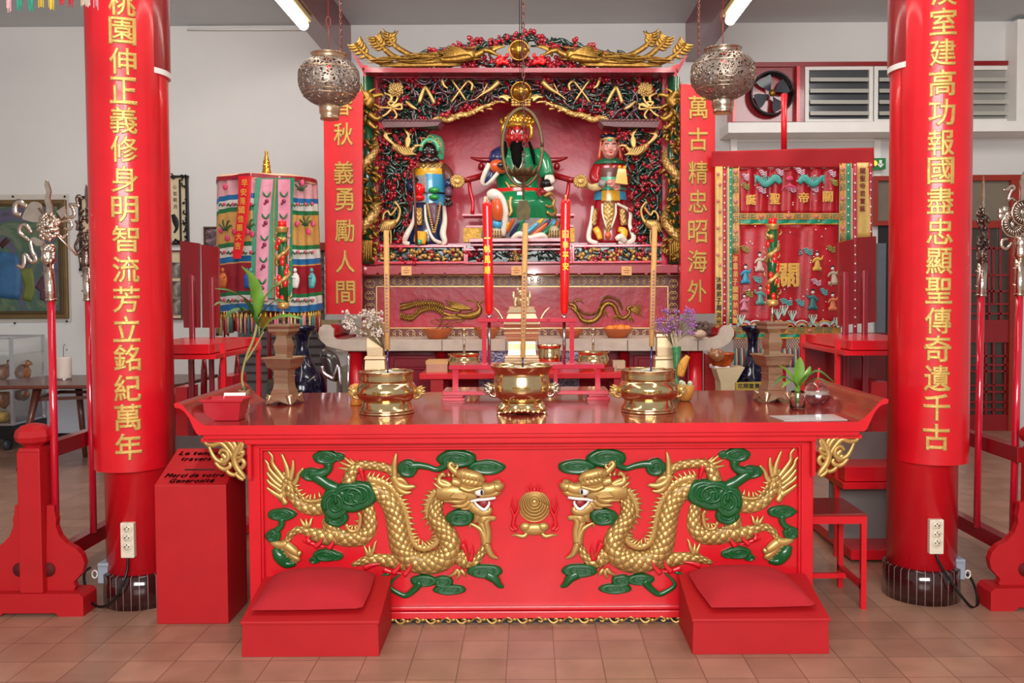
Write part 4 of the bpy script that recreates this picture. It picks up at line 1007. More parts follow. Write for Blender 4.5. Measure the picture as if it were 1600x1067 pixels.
b = MB(); b.tube([P(1063, 588, 5.18), P(1067, 570, 5.18), P(1075, 556, 5.18)], [.02, .026, .014], 14, 4)
b.build('corn_ornament', M('corn_yellow', (214, 150, 56), .5, bump=.6, bs=120, var=.3, vs_=60), None, label='yellow corn cob ornament leaning beside the green ceramic vase', cat='ornament')
c = Vector((P(1070, 605, 5.05).x, 5.05, ZT+.055)); b = MB(); b.lathe([(.02, -.055), (.035, -.05), (.05, -.01), (.056, .035), (.05, .035), (.03, .0)], c, 20); t = thing('ceramic_basket', 'ochre ceramic basket bowl touching the right side of the right censer', 'bowl', c); b.build('body', M('ochre_glaze', (190, 134, 60), .35, coat=.4, bump=.5, bs=90, var=.2), t)
b = MB()
for i in range(9): b.ell(c+Vector((.03*math.cos(i*2.1), .03*math.sin(i*2.1), .04+.006*math.sin(i*5))), .015, 8, 6)
b.build('contents', M('cream_green_glaze', (190, 200, 170), .4, var=.5, vs_=40), t)
c = Vector((P(554, 603, 4.95).x+.01, 4.95, ZT+.09)); t = thing('orange_ornament', 'orange ceramic ornament half hidden behind the left censer', 'ornament', c)
b = MB(); b.ell(c, (.045, .035, .03)); b.lathe([(.03, -.09), (.036, -.085), (.02, -.05), (.03, -.02)], c, 14); b.build('body', M('orange_glaze', (220, 136, 50), .35, coat=.4, bump=.4, bs=60), t)
# planter with card
t = thing('plastic_planter', 'red plastic planter box at the left end of the altar table', 'planter', P(345, 660, 4.33))
z0, z1 = ZT+.001, P(345, 624, 4.33).z
x0, x1 = P(318, 655, 4.33).x, P(371, 655, 4.33).x; u0, u1 = P(311.5, 626, 4.33).x, P(379, 626, 4.33).x
bt = MB(); V = []
for (xa, xb, ya, yb, z) in ((x0, x1, 4.345, 4.45, z0), (u0+.012, u1-.012, 4.335, 4.475, z1-.014), (u0, u1, 4.325, 4.485, z1-.014), (u0, u1, 4.325, 4.485, z1), (u0+.008, u1-.008, 4.333, 4.477, z1), (x0+.006, x1-.006, 4.352, 4.443, z0+.006)):
    V += [(xa, ya, z), (xb, ya, z), (xb, yb, z), (xa, yb, z)]
bt.add(V, [(3, 2, 1, 0)]+[(i*4+j, i*4+(j+1) % 4, i*4+4+(j+1) % 4, i*4+4+j) for i in range(5) for j in range(4)]+[(20, 21, 22, 23)]); bt.build('box', PLAST, t, bev=.003)
cd_ = Vector((P(366, 640, 4.40).x, 4.40, 0)); b = MB(); zc1 = P(366, 612.5, 4.5).z
b.add([(P(350, 620, 4.47).x, 4.455, ZT+.03), (P(382, 620, 4.53).x, 4.53, ZT+.03), (P(382, 615, 4.53).x, 4.55, P(382, 614, 4.53).z), (P(349, 615, 4.47).x, 4.48, P(349, 613.5, 4.48).z), (P(385, 620, 4.53).x, 4.515, ZT+.002), (P(386, 620, 4.53).x, 4.50, P(384, 617, 4.5).z)], [(0, 1, 2, 3), (1, 4, 5, 2)])
o = b.build('folded_card', CARD, None, label='white folded card propped in the red planter', cat='card'); m = o.modifiers.new('t', 'SOLIDIFY'); m.thickness = .0015
# ginger plant left
def leaf(b, pts, w, n=10, fold=.25, up=(0, -.5, .8)):
    q = [Vector(p[:3]) for p in cr([tuple(p) for p in pts], n//(len(pts)-1)+1)]; N = len(q); vs = []; upv = Vector(up).normalized()
    for i, p in enumerate(q):
        t_ = (q[min(i+1, N-1)]-q[max(i-1, 0)]).normalized(); sd = t_.cross(upv)
        sd = sd.normalized() if sd.length > 1e-3 else Vector((1, 0, 0)); nn_ = sd.cross(t_)
        u = i/(N-1); ww = w*max(.02, math.sin(PI*min(1, u*.92+.06))**.8)*(1-.15*u)
        vs += [p-sd*ww+nn_*ww*fold, p-sd*ww*.5+nn_*ww*fold*.35, p, p+sd*ww*.5+nn_*ww*fold*.35, p+sd*ww+nn_*ww*fold]
    b.add(vs, [(i*5+j, i*5+j+1, i*5+6+j, i*5+5+j) for i in range(N-1) for j in range(4)], True)
Yg = 4.62
t = thing('ginger_plant', 'leafy green cutting in a rope bound bottle at the left of the altar table', 'plant', P(382, 640, Yg))
c = Vector((P(382, 640, Yg).x, Yg, ZT)); b = MB(); b.lathe([(.024, 0), (.026, .01), (.026, P(382, 612, Yg).z-ZT-.02), (.014, P(382, 606, Yg).z-ZT), (.011, P(382, 603, Yg).z-ZT)], c, 16); b.build('bottle', GLASS, t)
b = MB(); z_ = P(382, 610, Yg).z
for i in range(5): b.tube([c+Vector((.027*math.cos(a*PI/8), .027*math.sin(a*PI/8), z_-ZT-.005*i)) for a in range(17)], .0045, 6)
b.tube([Vector((c.x+.02, c.y-.025, z_)), Vector((c.x+.028, c.y-.028, z_-.05)), Vector((c.x+.024, c.y-.028, z_-.09))], .005, 6, 3); b.build('jute_rope', M('jute', (160, 118, 84), .9, bump=.5, bs=150), t)
b = MB(); b.tube([P(382, 610, Yg), P(378, 590, Yg), P(384, 560, Yg), P(396, 530, Yg), P(402, 505, Yg)], [.006, .006, .006, .007, .006], 8, 4)
b.tube([P(384, 565, Yg), P(400, 540, Yg), P(412, 518, Yg-.02)], [.005, .005, .003], 8, 4); b.build('stem', M('stem_green', (160, 150, 90), .5), t)
for pts, w_, mt in ((((400, 500, 0), (404, 470, 0), (392, 435, -.04), (377, 416, -.08)), .034, LEAF), (((402, 500, 0), (412, 470, -.02), (428, 450, -.06), (440, 443, -.1)), .022, LEAF),
                    (((398, 495, 0), (385, 470, -.1), (360, 455, -.2), (335, 451, -.26)), .020, LEAFD), (((396, 498, 0), (370, 478, -.12), (345, 473, -.22), (334, 478, -.26)), .016, LEAFD),
                    (((400, 500, 0), (385, 485, -.06), (365, 486, -.12), (352, 498, -.15)), .022, LEAFD), (((402, 495, 0), (418, 480, -.08), (432, 470, -.14), (446, 472, -.16)), .022, LEAFD),
                    (((408, 520, -.02), (425, 500, -.05), (450, 494, -.1), (472, 498, -.14)), .020, LEAF), (((404, 510, 0), (398, 495, -.05), (396, 480, -.08)), .018, LEAFD), (((404, 510, 0), (408, 495, -.04), (414, 485, -.06)), .018, LEAFD)):
    b = MB(); leaf(b, [P(x, y, Yg+d) for x, y, d in pts], w_); o = b.build('leaf', mt, t)
# right glass jar with plant, steel bowl, laminated sheet
Yj = 4.66; c = Vector((P(1246, 640, Yj).x, Yj, ZT+.001)); k = Yj/1400
t = thing('plant_jar', 'glass jar of water with a strap leaved green plant beside the steel bowl', 'jar', c)
b = MB(); hj = P(1246, 611, Yj).z-ZT; b.lathe([(.0001, 0), (.036, .0), (.039, .006), (.039, hj*.7), (.033, hj*.88), (.033, hj), (.030, hj), (.030, hj*.88), (.036, hj*.68), (.036, .006), (.0001, .006)], c, 28); b.build('glass', GLASS, t)
b = MB(); b.tube([c+Vector((0, 0, .02)), c+Vector((0, 0, hj+.03))], [.010, .016], 10); b.build('root', LEAF, t)
b = MB(); rt = c+Vector((0, 0, hj))
for i, (pts, w_) in enumerate((((1246, 600), (1232, 590), (1215, 588), (1205, 602)), ), ) if False else ():
    pass
for pts, w_, mt in ((((1247, 606, 0), (1236, 594, -.04), (1222, 590, -.1), (1208, 603, -.14)), .012, LEAFD), (((1246, 604, 0), (1238, 590, 0), (1228, 578, .0), (1216, 570, 0)), .014, LEAF), (((1247, 604, 0), (1248, 588, 0), (1249, 570, 0), (1250, 558, 0)), .030, LEAF), (((1248, 604, 0), (1258, 590, 0), (1264, 578, 0), (1266, 572, 0)), .014, LEAF),
                    (((1249, 604, 0), (1262, 588, -.04), (1280, 580, -.08), (1304, 598, -.12)), .012, LEAFD), (((1249, 606, 0), (1262, 598, -.04), (1280, 592, -.1), (1302, 604, -.14)), .010, LEAFD), (((1247, 608, 0), (1240, 598, -.05), (1232, 596, -.1), (1222, 606, -.14)), .014, LEAF), (((1248, 606, 0), (1254, 594, -.05), (1262, 582, -.1)), .014, LEAF)):
    b = MB(); leaf(b, [P(x, y, Yj+d) for x, y, d in pts], w_, up=(0, -1, .1) if w_ > .025 else (0, -.5, .8)); b.build('leaf', mt, t)
Yb = 4.80; c = Vector((P(1276, 632, Yb).x, Yb, ZT)); t = thing('steel_bowl', 'steel bowl with a glass dome and red stick on the altar table', 'bowl', c)
b = MB(); b.lathe([(.0001, 0), (.028, 0), (.03, .004), (.05, .018), (.062, .04), (.066, .062), (.064, .062), (.05, .03), (.0001, .02)], c, 32, k=2); b.build('bowl', STEEL, t)
b = MB(); b.lathe([(.064, .062), (.062, .09), (.05, .112), (.03, .124), (.02, .128)], c, 32, k=2); b.build('glass_dome', GLASS, t)
b = MB(); b.lathe([(.0001, .072), (.056, .07), (.058, .05)], c, 24); b.build('salt', M('grey_white_salt', (206, 196, 186), .9, bump=.4, bs=80), t)
b = MB(); b.tube([c+Vector((0, 0, .08)), P(1280, 575, Yb)], .006, 8); b.build('red_stick', WAXR, t)
b = MB(); q = [P(1202, 653, onY(653)), P(1302, 651.5, onY(651)), P(1324, 659.5, onY(660)), P(1226, 661, onY(661))]
vs = [Vector((p.x, p.y, ZT+.001)) for p in q]+[Vector((p.x, p.y, ZT+.003)) for p in q]
b.add(vs, [(3, 2, 1, 0), (4, 5, 6, 7), (0, 1, 5, 4), (1, 2, 6, 5), (2, 3, 7, 6), (3, 0, 4, 7)]); sheet = b.build('laminated_sheet', M('laminated_paper', (226, 222, 220), .1, coat=.6, var=.02), None, label='laminated white sheet lying at the right front edge of the altar table', cat='sheet')
b = MB()
for i in range(4):
    a = vs[4].lerp(vs[7], .2+.2*i); e = vs[5].lerp(vs[6], .2+.2*i); a2, e2 = a.lerp(e, .12), a.lerp(e, .88)
    b.beam(a2+Vector((0, 0, .0004)), e2+Vector((0, 0, .0004)), .004, .0006)
b.build('print_lines', M('print_grey', (180, 176, 178), .4), sheet)
# ================================================================ MIDDLE: low red table, marble altar
Ym = 6.25; zm_ = P(828, 583, Ym).z
t = thing('red_offering_table', 'plain red offering table holding small brass pots before the marble altar', 'table', (0, Ym, 0))
b = MB(); b.boxp(655, 1002, 583, 592, Ym, Ym+.5); b.build('table_top', RED, t, bev=.004)
for a in (672, 960): 
    for y in (Ym+.03, Ym+.42): MB().box(P(a, 600, Ym).x, P(a+20, 600, Ym).x, y, y+.05, 0, zm_-.04).build('leg', REDM, t)
def pot(px, yb, hw, yr, Y, lab, stem=True, grp='small brass pots behind the tiered stand'):
    c = Vector((P(px, yb, Y).x, Y, zm_)); k = Y/1400; h = (yb-yr)*k
    t = thing('small_brass_pot', lab, 'censer', c, grp)
    b = MB(); b.lathe([(.7*hw*k, 0), (.72*hw*k, .01), (.8*hw*k, .02), (.97*hw*k, h*.35), (.98*hw*k, h*.6), (.88*hw*k, h*.82), (.9*hw*k, h*.92), (1.02*hw*k, h), (.95*hw*k, h*.99), (.84*hw*k, h*.9), (.3*hw*k, h*.85)], c, 40, k=2); b.build('bowl', BRASS, t)
    MB().lathe([(.0001, h*.9), (.8*hw*k, h*.88)], c, 24).build('ash', ASH, t)
    if stem:
        t2 = thing('pin_dish', lab.replace('small brass pot', 'little pin dish on a stem above the brass pot'), 'candle holder', c+Vector((0, 0, h*.88)))
        b = MB(); zt_ = P(px-2, 513, Y).z; b.tube([c+Vector((0, 0, h*.88)), Vector((c.x, c.y, zt_-.02))], .008, 8)
        b.lathe([(.008, zt_-.03-c.z), (.02, zt_-.02-c.z), (.034, zt_-c.z), (.03, zt_-c.z), (.008, zt_-.012-c.z)], c, 20); b.build('stem_and_dish', PEWTER, t2)
pot(725.5, 572, 25.5, 545, 6.45, 'small brass pot left of the tiered red stand')
pot(927, 572, 25.5, 543, 6.45, 'small brass pot right of the tiered red stand')
pot(858, 570, 20, 533, 6.62, 'small deep brass pot directly behind the bronze tower burner', False)
b = MB(); b.boxp(665, 700, 564, 569, 6.4, 6.6); b.build('book', M('buff_cover', (196, 150, 96), .6), None, label='thin buff book topmost of the two left of the brass pot', cat='book', group='books on the low red table')
b = MB(); b.boxp(666, 699, 569, 583, 6.38, 6.62); b.build('book', M('grey_buff_cover', (176, 134, 108), .6), None, label='thick grey buff block under the thin buff book', cat='book', group='books on the low red table')
b = MB(); b.boxp(958, 977, 564, 574, 6.4, 6.5); b.boxp(963, 977, 571, 576, 6.36, 6.4); b.boxp(960, 976, 574, 582.5, 6.4, 6.5); b.build('small_carton', M('tan_carton', (184, 158, 128), .6), None, label='small tan box right of the small brass pot', cat='box')
# marble-topped altar
Yk = 7.0
t = thing('marble_altar', 'scroll ended altar with a worn pale marble top below the shrine', 'altar', (0, Yk, 0))
pl = [(1105, 530), (1122, 524), (1126, 513), (1133, 508), (1141, 508), (1147, 515), (1147, 524), (1141, 534), (1130, 542), (1112, 547), (1098, 548)]
pr = [(541, 548), (527, 545), (511, 541), (501, 532), (497, 521), (499, 512), (506, 507), (515, 508), (521, 515), (521, 526), (524, 530), (545, 531)]
b = MB(); b.prismp([(545, 531)]+pl+pr[:-1], Yk, Yk+.035); b.build('marble_edge', MARB, t, bev=.004)
q0, q1 = P(523, 531, Yk), P(1124, 531, Yk)
b = MB(); b.box(q0.x, q1.x, Yk+.035, Yk+.70, P(828, 548, Yk).z, P(828, 531, Yk).z); b.build('table_top', MARB, t)
b = MB()
for x, y in ((509, 520), (1137, 521)): p = P(x, y, Yk+.035); b.tube([p, p+Vector((0, .66, 0))], .062, 20, up=(0, 0, 1))
for x, y in ((509, 520), (1137, 521)):
    p = P(x, y, Yk); xs_ = sorted([p.x, P(530 if x < 800 else 1116, 540, Yk).x]); b.box(xs_[0], xs_[1], Yk+.036, Yk+.69, p.z-.09, p.z-.04)
b.build('scroll_end', REDD, t)
b = MB()
for x in (585, 690, 790, 840, 980, 1090): b.boxp(x, x+1.2, 531.5, 547.5, Yk-.001, Yk)
b.build('marble_joint', M('joint_dark', (110, 90, 80), .7), t)
for x in (554.5, 1087.5, 689, 975): MB().tube([Vector((P(x, 560, Yk+.12).x, Yk+.14, 0)), Vector((P(x, 560, Yk+.12).x, Yk+.14, P(828, 548, Yk).z))], .058 if x in (554.5, 1087.5) else .045, 24).build('round_leg', RED if x in (554.5, 1087.5) else REDD, t)
b = MB(); b.boxp(566, 1075, 549, 700, Yk+.3, Yk+.34); b.build('cabinet_front', CRIM2, t)
for a, c_, kn in ((608, 692, 617), (990, 1060, 0), (780, 850, 0), (878, 950, 0)):
    b = MB(); b.boxp(a, c_, 555, 578, Yk+.27, Yk+.3); d = b.build('drawer', CRIM2, t, bev=.006)
    b = MB(); b.boxp(a+7, c_-7, 560, 574, Yk+.255, Yk+.27); b.build('drawer_panel', CRIM2, d, bev=.006)
    if kn: c = P(kn, 571, Yk+.25); MB().tube([c+Vector((.014*math.cos(i*PI/8), 0, .014*math.sin(i*PI/8))) for i in range(17)], .003, 6).build('ring_pull', GOLDD, d)
b = MB(); b.prismp([(1101, 552), (1108, 556), (1131, 605), (1131, 640), (1101, 640)], Yk+.1, Yk+.14); b.build('side_cloth', M('red_side_cloth', (160, 8, 18), .6), t)
# foil wrapped objects between the legs
FOIL = M('patterned_foil', (120, 110, 130), .3, .7, bump=.9, bs=50, var=.5, vs_=60)
b = MB(); b.boxp(748, 792, 548, 610, Yk+.05, Yk+.1); b.boxp(838, 905, 548, 610, Yk+.05, Yk+.1); b.build('patterned_cloth', FOIL, None, label='silvery patterned cloth hanging under the middle of the marble altar', cat='cloth')
# bowls and fruit on the marble top
WB = M('orange_wood', (168, 80, 36), .3, coat=.4, bump=.1, var=.2)
zM = P(828, 531, Yk).z
def bowl(px, hw, ytop, Y, lab):
    k = Y/1400; c = Vector((P(px, 525, Y).x, Y, zM)); h = (532-ytop)*k
    t = thing('wooden_bowl', lab, 'bowl', c, 'orange wooden bowls on the marble altar')
    b = MB(); b.lathe([(hw*.55*k, 0), (hw*.6*k, .003), (hw*.85*k, h*.5), (hw*1.02*k, h), (hw*.97*k, h), (hw*.8*k, h*.5), (hw*.5*k, .02)], c, 32, k=2); b.build('bowl', WB, t); return c, h
bowl(684, 24, 517, 7.25, 'orange wooden bowl under the gold phoenix')
bowl(761, 20, 516, 7.25, 'orange wooden bowl behind the left tall red candle')
bowl(891, 21, 519, 7.25, 'orange wooden bowl behind the right tall red candle')
c, h = bowl(965, 24, 518, 7.25, 'orange wooden bowl heaped with oranges')
OR = M('orange_peel', (226, 128, 40), .45, bump=.2, bs=120)
for i, (dx, dy, dz) in enumerate(((-.06, 0, .03), (.02, -.03, .035), (.075, .02, .03), (-.01, .06, .03), (.04, .07, .035))):
    b = MB(); b.ell(c+Vector((dx, dy, h*.75+dz-.02)), (.043, .043, .038), 16, 10)
    b.build('orange', OR, None, label=('orange at the left of the wooden fruit bowl', 'orange in front at the middle of the wooden fruit bowl', 'orange at the right of the wooden fruit bowl', 'orange at the back left of the wooden fruit bowl', 'orange at the back right of the wooden fruit bowl')[i], cat='fruit', group='oranges in the wooden bowl')
b = MB(); r2 = random.Random(12); c0 = P(684, 522, 7.2)
for i in range(7): b.tube([c0+Vector((r2.uniform(-.08, .05), 0, 0)), c0+Vector((r2.uniform(-.06, .12), 0, .06)), c0+Vector((r2.uniform(0, .2), -.02, r2.uniform(.03, .16)))], .0022, 5, 3)
b.build('dry_twigs', BROWN, None, label='dry twigs sticking out of the wooden bowl under the phoenix', cat='twigs')
# flowers and jars at the right end of the marble altar
b = MB(); r2 = random.Random(4); c0 = P(1094, 512, 6.95)
for i in range(22): b.ell(c0+Vector((r2.uniform(-.05, .05), r2.uniform(-.04, .04), r2.uniform(-.06, .04))), r2.uniform(.012, .028), 7, 5)
b.build('dark_dried_flower', M('dark_dried_flower', (96, 74, 66), .8, bump=.5, bs=70), None, label='dark withered flower head at the right end of the marble altar', cat='flower')
c = P(1093, 522, 6.92); b = MB(); b.ell(c, (.055, .04, .035)); b.build('paper_wrap', M('tan_wrap', (190, 160, 136), .5, bump=.5, bs=40), None, label='crumpled tan wrapping under the withered flower head', cat='wrapping')
# ================================================================ SHRINE
YF = 7.60; YBK = 8.30; K = YF/1400
shrine = thing('carved_shrine', 'towering crimson shrine with gilded openwork carvings round three statues', 'shrine', (P(815, 500, YF).x, YF, 0))
def inpoly(x, y, poly):
    r = False; n = len(poly)
    for i in range(n):
        (x1, y1), (x2, y2) = poly[i], poly[i-1]
        if (y1 > y) != (y2 > y) and x < (x2-x1)*(y-y1)/(y2-y1)+x1: r = not r
    return r
b = MB(); b.boxp(570, 1058, 112, 560, YBK, YBK+.03); b.build('back_panel', CRIM, shrine)
b = MB(); b.boxp(566, 1062, 428, 700, YF+.14, YF+.18); b.boxp(566, 1062, 410, 428, YF+.02, YBK); b.build('base_cabinet', CRIM, shrine)
b = MB()
for a, c_ in ((585, 591), (1035, 1041)): b.boxp(a, c_, 119, 386, YF, YF+.04)
b.boxp(585, 1041, 119, 124, YF, YF+.04)
b.boxp(585, 1041, 124, 150, YF+.42, YF+.45)
b.build('post', CRIM2, shrine)
b = MB(); b.prismp([(566, 106), (1058, 106), (1056, 113), (568, 113)], YF-.22, YF+.3); b.boxp(588, 1038, 113, 117, YF-.1, YF+.3); b.boxp(586, 1040, 116, 121, YF-.06, YF+.3)
for s in (-1, 1):
    e = [(552, 86), (556, 87), (570, 106), (567, 113)]
    if s > 0: e = [(1627-x, y) for x, y in e]
    b.prismp(e, YF-.22, YF-.18)
b.build('cornice', CRIM2, shrine, bev=.005)
for s in (-1, 1):
    e = [(551, 86), (570, 112), (586, 112), (575, 103), (563, 100)]
    if s > 0: e = [(1625-x, y) for x, y in e]
    b = MB(); b.prismp(e, YF-.18, YF-.15); b.build('upturned_eave', RED, shrine)
# openwork: branches and blossoms wandering through an outline
def openwork(name, poly, seed, n, Y, mb, ml, r=.0125, dens=.6, seg=7, dy=.05, blos=5):
    rd = random.Random(seed); xs = [p[0] for p in poly]; ys = [p[1] for p in poly]
    b = MB(); f = MB(); cnt = 0; tries = 0
    while cnt < n and tries < n*30:
        tries += 1
        x, y = rd.uniform(min(xs), max(xs)), rd.uniform(min(ys), max(ys))
        if not inpoly(x, y, poly): continue
        a = rd.uniform(0, 2*PI); da = rd.uniform(-.45, .45); pts = []; yy = Y+rd.uniform(-dy, dy)
        for i in range(seg):
            if not inpoly(x, y, poly): break
            pts.append(P(x, y, yy)); x += 6.5*math.cos(a); y += 6.5*math.sin(a); a += da+rd.uniform(-.35, .35); yy += rd.uniform(-.012, .012)
        if len(pts) < 3: continue
        cnt += 1; m_ = len(pts)
        b.tube(pts, [r*(1.15-.6*i/m_)*rd.uniform(.8, 1.2) for i in range(m_)], 6, 2)
        if rd.random() < dens:
            q = pts[-1] if rd.random() < .6 else pts[m_//2]
            for j in range(rd.randint(3, blos+2)):
                f.ell(q+Vector((rd.uniform(-.035, .035), rd.uniform(-.03, .0), rd.uniform(-.03, .03))), rd.uniform(.011, .022), 7, 5)
    b.build(name+'_branches', mb, shrine); f.build(name+'_blossoms', ml, shrine)
canopy = [(591, 121), (1035, 121), (1035, 190), (952, 192), (936, 180), (905, 172), (878, 168), (858, 160), (835, 156), (812, 166), (790, 156), (765, 160), (745, 168), (716, 174), (690, 182), (672, 192), (591, 192)]
openwork('canopy', canopy, 1, 330, YF+.04, DGREEN, BLOS, dens=.26, r=.014)
openwork('canopy_front', [(x, y) for x, y in canopy], 8, 110, YF-.02, M('plum_lacquer', (74, 44, 50), .2, coat=.8, bump=.2, var=.2), BLOS, dens=.14, r=.011)
lscr = [(592, 198), (690, 196), (664, 212), (652, 240), (648, 270), (645, 300), (640, 330), (637, 360), (640, 383), (592, 383)]
openwork('left_screen', lscr, 2, 170, YF+.05, DGREEN, BLOS, dens=.5, r=.015)
rscr = [(1627-x, y) for x, y in lscr]
openwork('right_screen', rscr, 3, 170, YF+.05, DGREEN, BLOS, dens=.5, r=.015)
openwork('crest', [(655, 82), (700, 72), (760, 60), (790, 54), (815, 52), (842, 54), (880, 62), (930, 74), (985, 82), (985, 92), (940, 88), (900, 84), (860, 76), (815, 70), (770, 74), (700, 90), (660, 92)], 5, 130, YF-.16, DGREEN, BLOS, dens=.35, r=.013, dy=.02)
openwork('crest_base', [(640, 98), (720, 96), (815, 92), (900, 96), (990, 98), (990, 107), (640, 107)], 6, 90, YF-.15, DGREEN, BLOS, dens=.8, r=.012, dy=.02)
def dual(pts, s, cx=1627): return [(x, y) if s < 0 else (cx-x, y) for x, y in pts]
def gt(b, pts, r, Y, s=-1, k=4, n=8, fl=.7, dy=0):
    b.tube([P(x, y, Y+dy) for x, y in dual(pts, s)], r, n, k, fl)
def plume(b, pts, w, Y, s, side=8):
    q = cr(dual(pts, s), 5); N = len(q)
    b.tube([P(x, y, Y) for x, y in q], [w*K*(.2+.26*math.sin(PI*i/N)) for i in range(N)], 8, 1, .5)
    for i in range(3, N, 2):
        x, y = q[i]; x2, y2 = q[i-1]; l = math.hypot(x-x2, y-y2) or 1; tx, ty = (x-x2)/l, (y-y2)/l
        f = w*(1.2 if i/N > .62 else .42)*(1.1-.9*abs(i/N-.84))
        for sg in (-1, 1):
            nx, ny = -ty*sg, tx*sg
            b.tube([P(x, y, Y), P(x+nx*f*.7+tx*f*.2, y+ny*f*.7+ty*f*.2, Y-.004), P(x+nx*f*1.15+tx*f*.75, y+ny*f*1.15+ty*f*.75, Y)], [.017, .014, .001], 6, 2, .5)
for s in (-1, 1):
    # crest phoenix with three tail plumes
    b = MB()
    plume(b, [(720, 96), (680, 100), (640, 103), (600, 99), (575, 88), (562, 76), (556, 68)], 9, YF-.2, s)
    plume(b, [(715, 92), (680, 96), (640, 96), (615, 88), (600, 76), (590, 66), (586, 58)], 9, YF-.22, s)
    plume(b, [(712, 88), (680, 90), (650, 88), (630, 80), (616, 70), (609, 60), (609, 53)], 9, YF-.2, s)
    for i in range(9): gt(b, [(735-i*2, 84+i*2.2), (700-i*4, 90+i*1.5), (660-i*5, 93+i*1.2), (625-i*4, 97+i*.8)], [.012, .016, .014, .006], YF-.21, s)
    b.tube([P(x, y, YF-.24) for x, y in dual([(690, 94), (715, 92), (738, 88), (752, 82), (760, 76)], s)], [.02, .03, .034, .026, .018], 12, 4, .8)
    for i in range(70):
        r_ = random.Random(i*3+7); x_ = r_.uniform(585, 745); y_ = 99-(x_-560)*.03-r_.uniform(0, 1)*(8+14*max(0, (x_-600)/150)); gt(b, [(x_+12, y_-1), (x_, y_+r_.uniform(-1, 1)), (x_-13, y_+r_.uniform(-1, 2))], [.004, .0075, .002], YF-.22-r_.random()*.03, s, k=2, n=5)
    for i in range(7): gt(b, [(742, 90-i*1.6), (722-i*2, 78+i*1.4), (700-i*1.5, 71+i*3)], [.018, .016, .004], YF-.26, s)
    gt(b, [(755, 78), (766, 80), (775, 85), (782, 86)], [.022, .02, .012, .003], YF-.25, s)
    for i in range(8): gt(b, [(764, 88-i), (772+i*1.4, 74), (766+i*3.4, 69+abs(i-4)*1.2)], [.010, .009, .004], YF-.23, s)
    b.build('crest_phoenix', GOLDD, shrine)
    b = MB()
    for i in range(26):
        rd = random.Random(i); b.ell(P(*dual([(784+rd.uniform(-9, 9), 92+rd.uniform(-6, 7))], s)[0], YF-.24), .016, 8, 6)
    b.build('crest_berries', WAXR, shrine)
    # canopy gilding: flower, sash, crossed flutes, fan, drum
    b = MB(); rd = random.Random(30+s)
    for i in range(34):
        a = i*2.4; rr = 1.9*math.sqrt(i); b.ell(P(*dual([(619+rr*math.cos(a), 140+rr*.95*math.sin(a))], s)[0], YF-.10+rr*.004), (.016, .01, .016), 7, 5)
    for pts in ([(622, 152), (618, 160), (610, 166)], [(612, 167), (606, 160), (616, 160), (612, 168)], [(613, 168), (624, 162), (628, 170), (616, 170)], [(612, 170), (604, 178), (597, 182)], [(614, 170), (620, 180), (616, 186)], [(580, 166), (600, 168), (613, 168), (630, 162)]):
        gt(b, pts, .009, YF-.11, s)
    for pts, r in (([(664, 135), (659, 148), (655, 161)], [.012, .016, .014]), ([(664, 135), (672, 148), (679, 162)], [.012, .016, .014]), ([(706, 125), (718, 142), (728, 157)], [.008, .009, .008]), ([(731, 126), (718, 142), (705, 160)], [.010, .008, .008]), ([(731, 126), (738, 132), (736, 142)], [.012, .012, .010]),
                   ([(634, 158), (643, 166), (652, 171)], [.008, .016, .006]), ([(780, 127), (768, 138), (752, 148), (742, 156)], [.024, .018, .008, .004]), ([(762, 130), (756, 142), (752, 150)], [.006, .006, .005]), ([(690, 124), (694, 134), (700, 138)], [.014, .012, .006]), ([(605, 168), (612, 152), (600, 145)], [.010, .014, .006])):
        gt(b, pts, r, YF-.09, s)
    for i in range(7): gt(b, [(794, 158), (786+i*1.2, 152+i*.3), (779+i*3.4, 152-math.sin(i/6*PI)*4)], .009, YF-.1, s)
    # lower edge trim
    tr_ = [(672, 190), (686, 184), (700, 187), (718, 180), (733, 178), (748, 170), (764, 164), (778, 159), (790, 160)]
    gt(b, tr_, [.008, .02, .026, .024, .022, .02, .014, .010, .008], YF-.06, s, fl=.6)
    q = cr(dual(tr_, s), 4)
    for i, (x, y) in enumerate(q[2:-4]): b.ell(P(x+math.sin(i*2)*2, y+math.cos(i*2.6)*2.4, YF-.075), (.013, .01, .009), 7, 5)
    for i in range(6): gt(b, [(690+i*14, 180-i*2), (698+i*14, 186-i*3.2), (706+i*12, 190-i*3.6)], [.004, .01, .002], YF-.07, s)
    b.build('canopy_gilding', GOLD, shrine)
    b = MB(); b.prismp(dual([(596, 190), (600, 186), (690, 188), (684, 196), (664, 198), (600, 199)], s), YF-.1, YF+.12)
    for i in range(14): b.ell(P(*dual([(602+i*6.4, 188)], s)[0], YF-.1), (.02, .012, .012), 8, 5)
    b.build('canopy_ledge', DUSK, shrine)
    # phoenix on the side screen, crane below
    b = MB(); Yx = YF-.03
    gt(b, [(614, 226), (622, 232), (634, 238), (644, 234), (648, 229)], [.02, .034, .036, .022, .012], Yx, s, fl=.8)
    gt(b, [(648, 229), (654, 227), (662, 229)], [.018, .010, .003], Yx, s)
    for i in range(6): gt(b, [(624, 232), (610-i*2, 220-i*1.5), (598+i*3, 203+i*1)], [.012, .010, .003], Yx, s)
    for i in range(5): gt(b, [(636, 232), (640-i*1.2, 218), (631+i*3, 200+i*2)], [.014, .011, .003], Yx-.02, s)
    for i in range(6): gt(b, [(620+i*4, 228+i*.6), (625+i*4, 237+i*.5), (634+i*3.5, 243-i*.3)], [.006, .007, .003], Yx-.035, s)
    b.build('screen_phoenix', GOLD, shrine)
    b = MB()
    gt(b, [(594, 358), (602, 353), (612, 350), (620, 344)], [.03, .045, .040, .012], Yx, s, fl=.8)
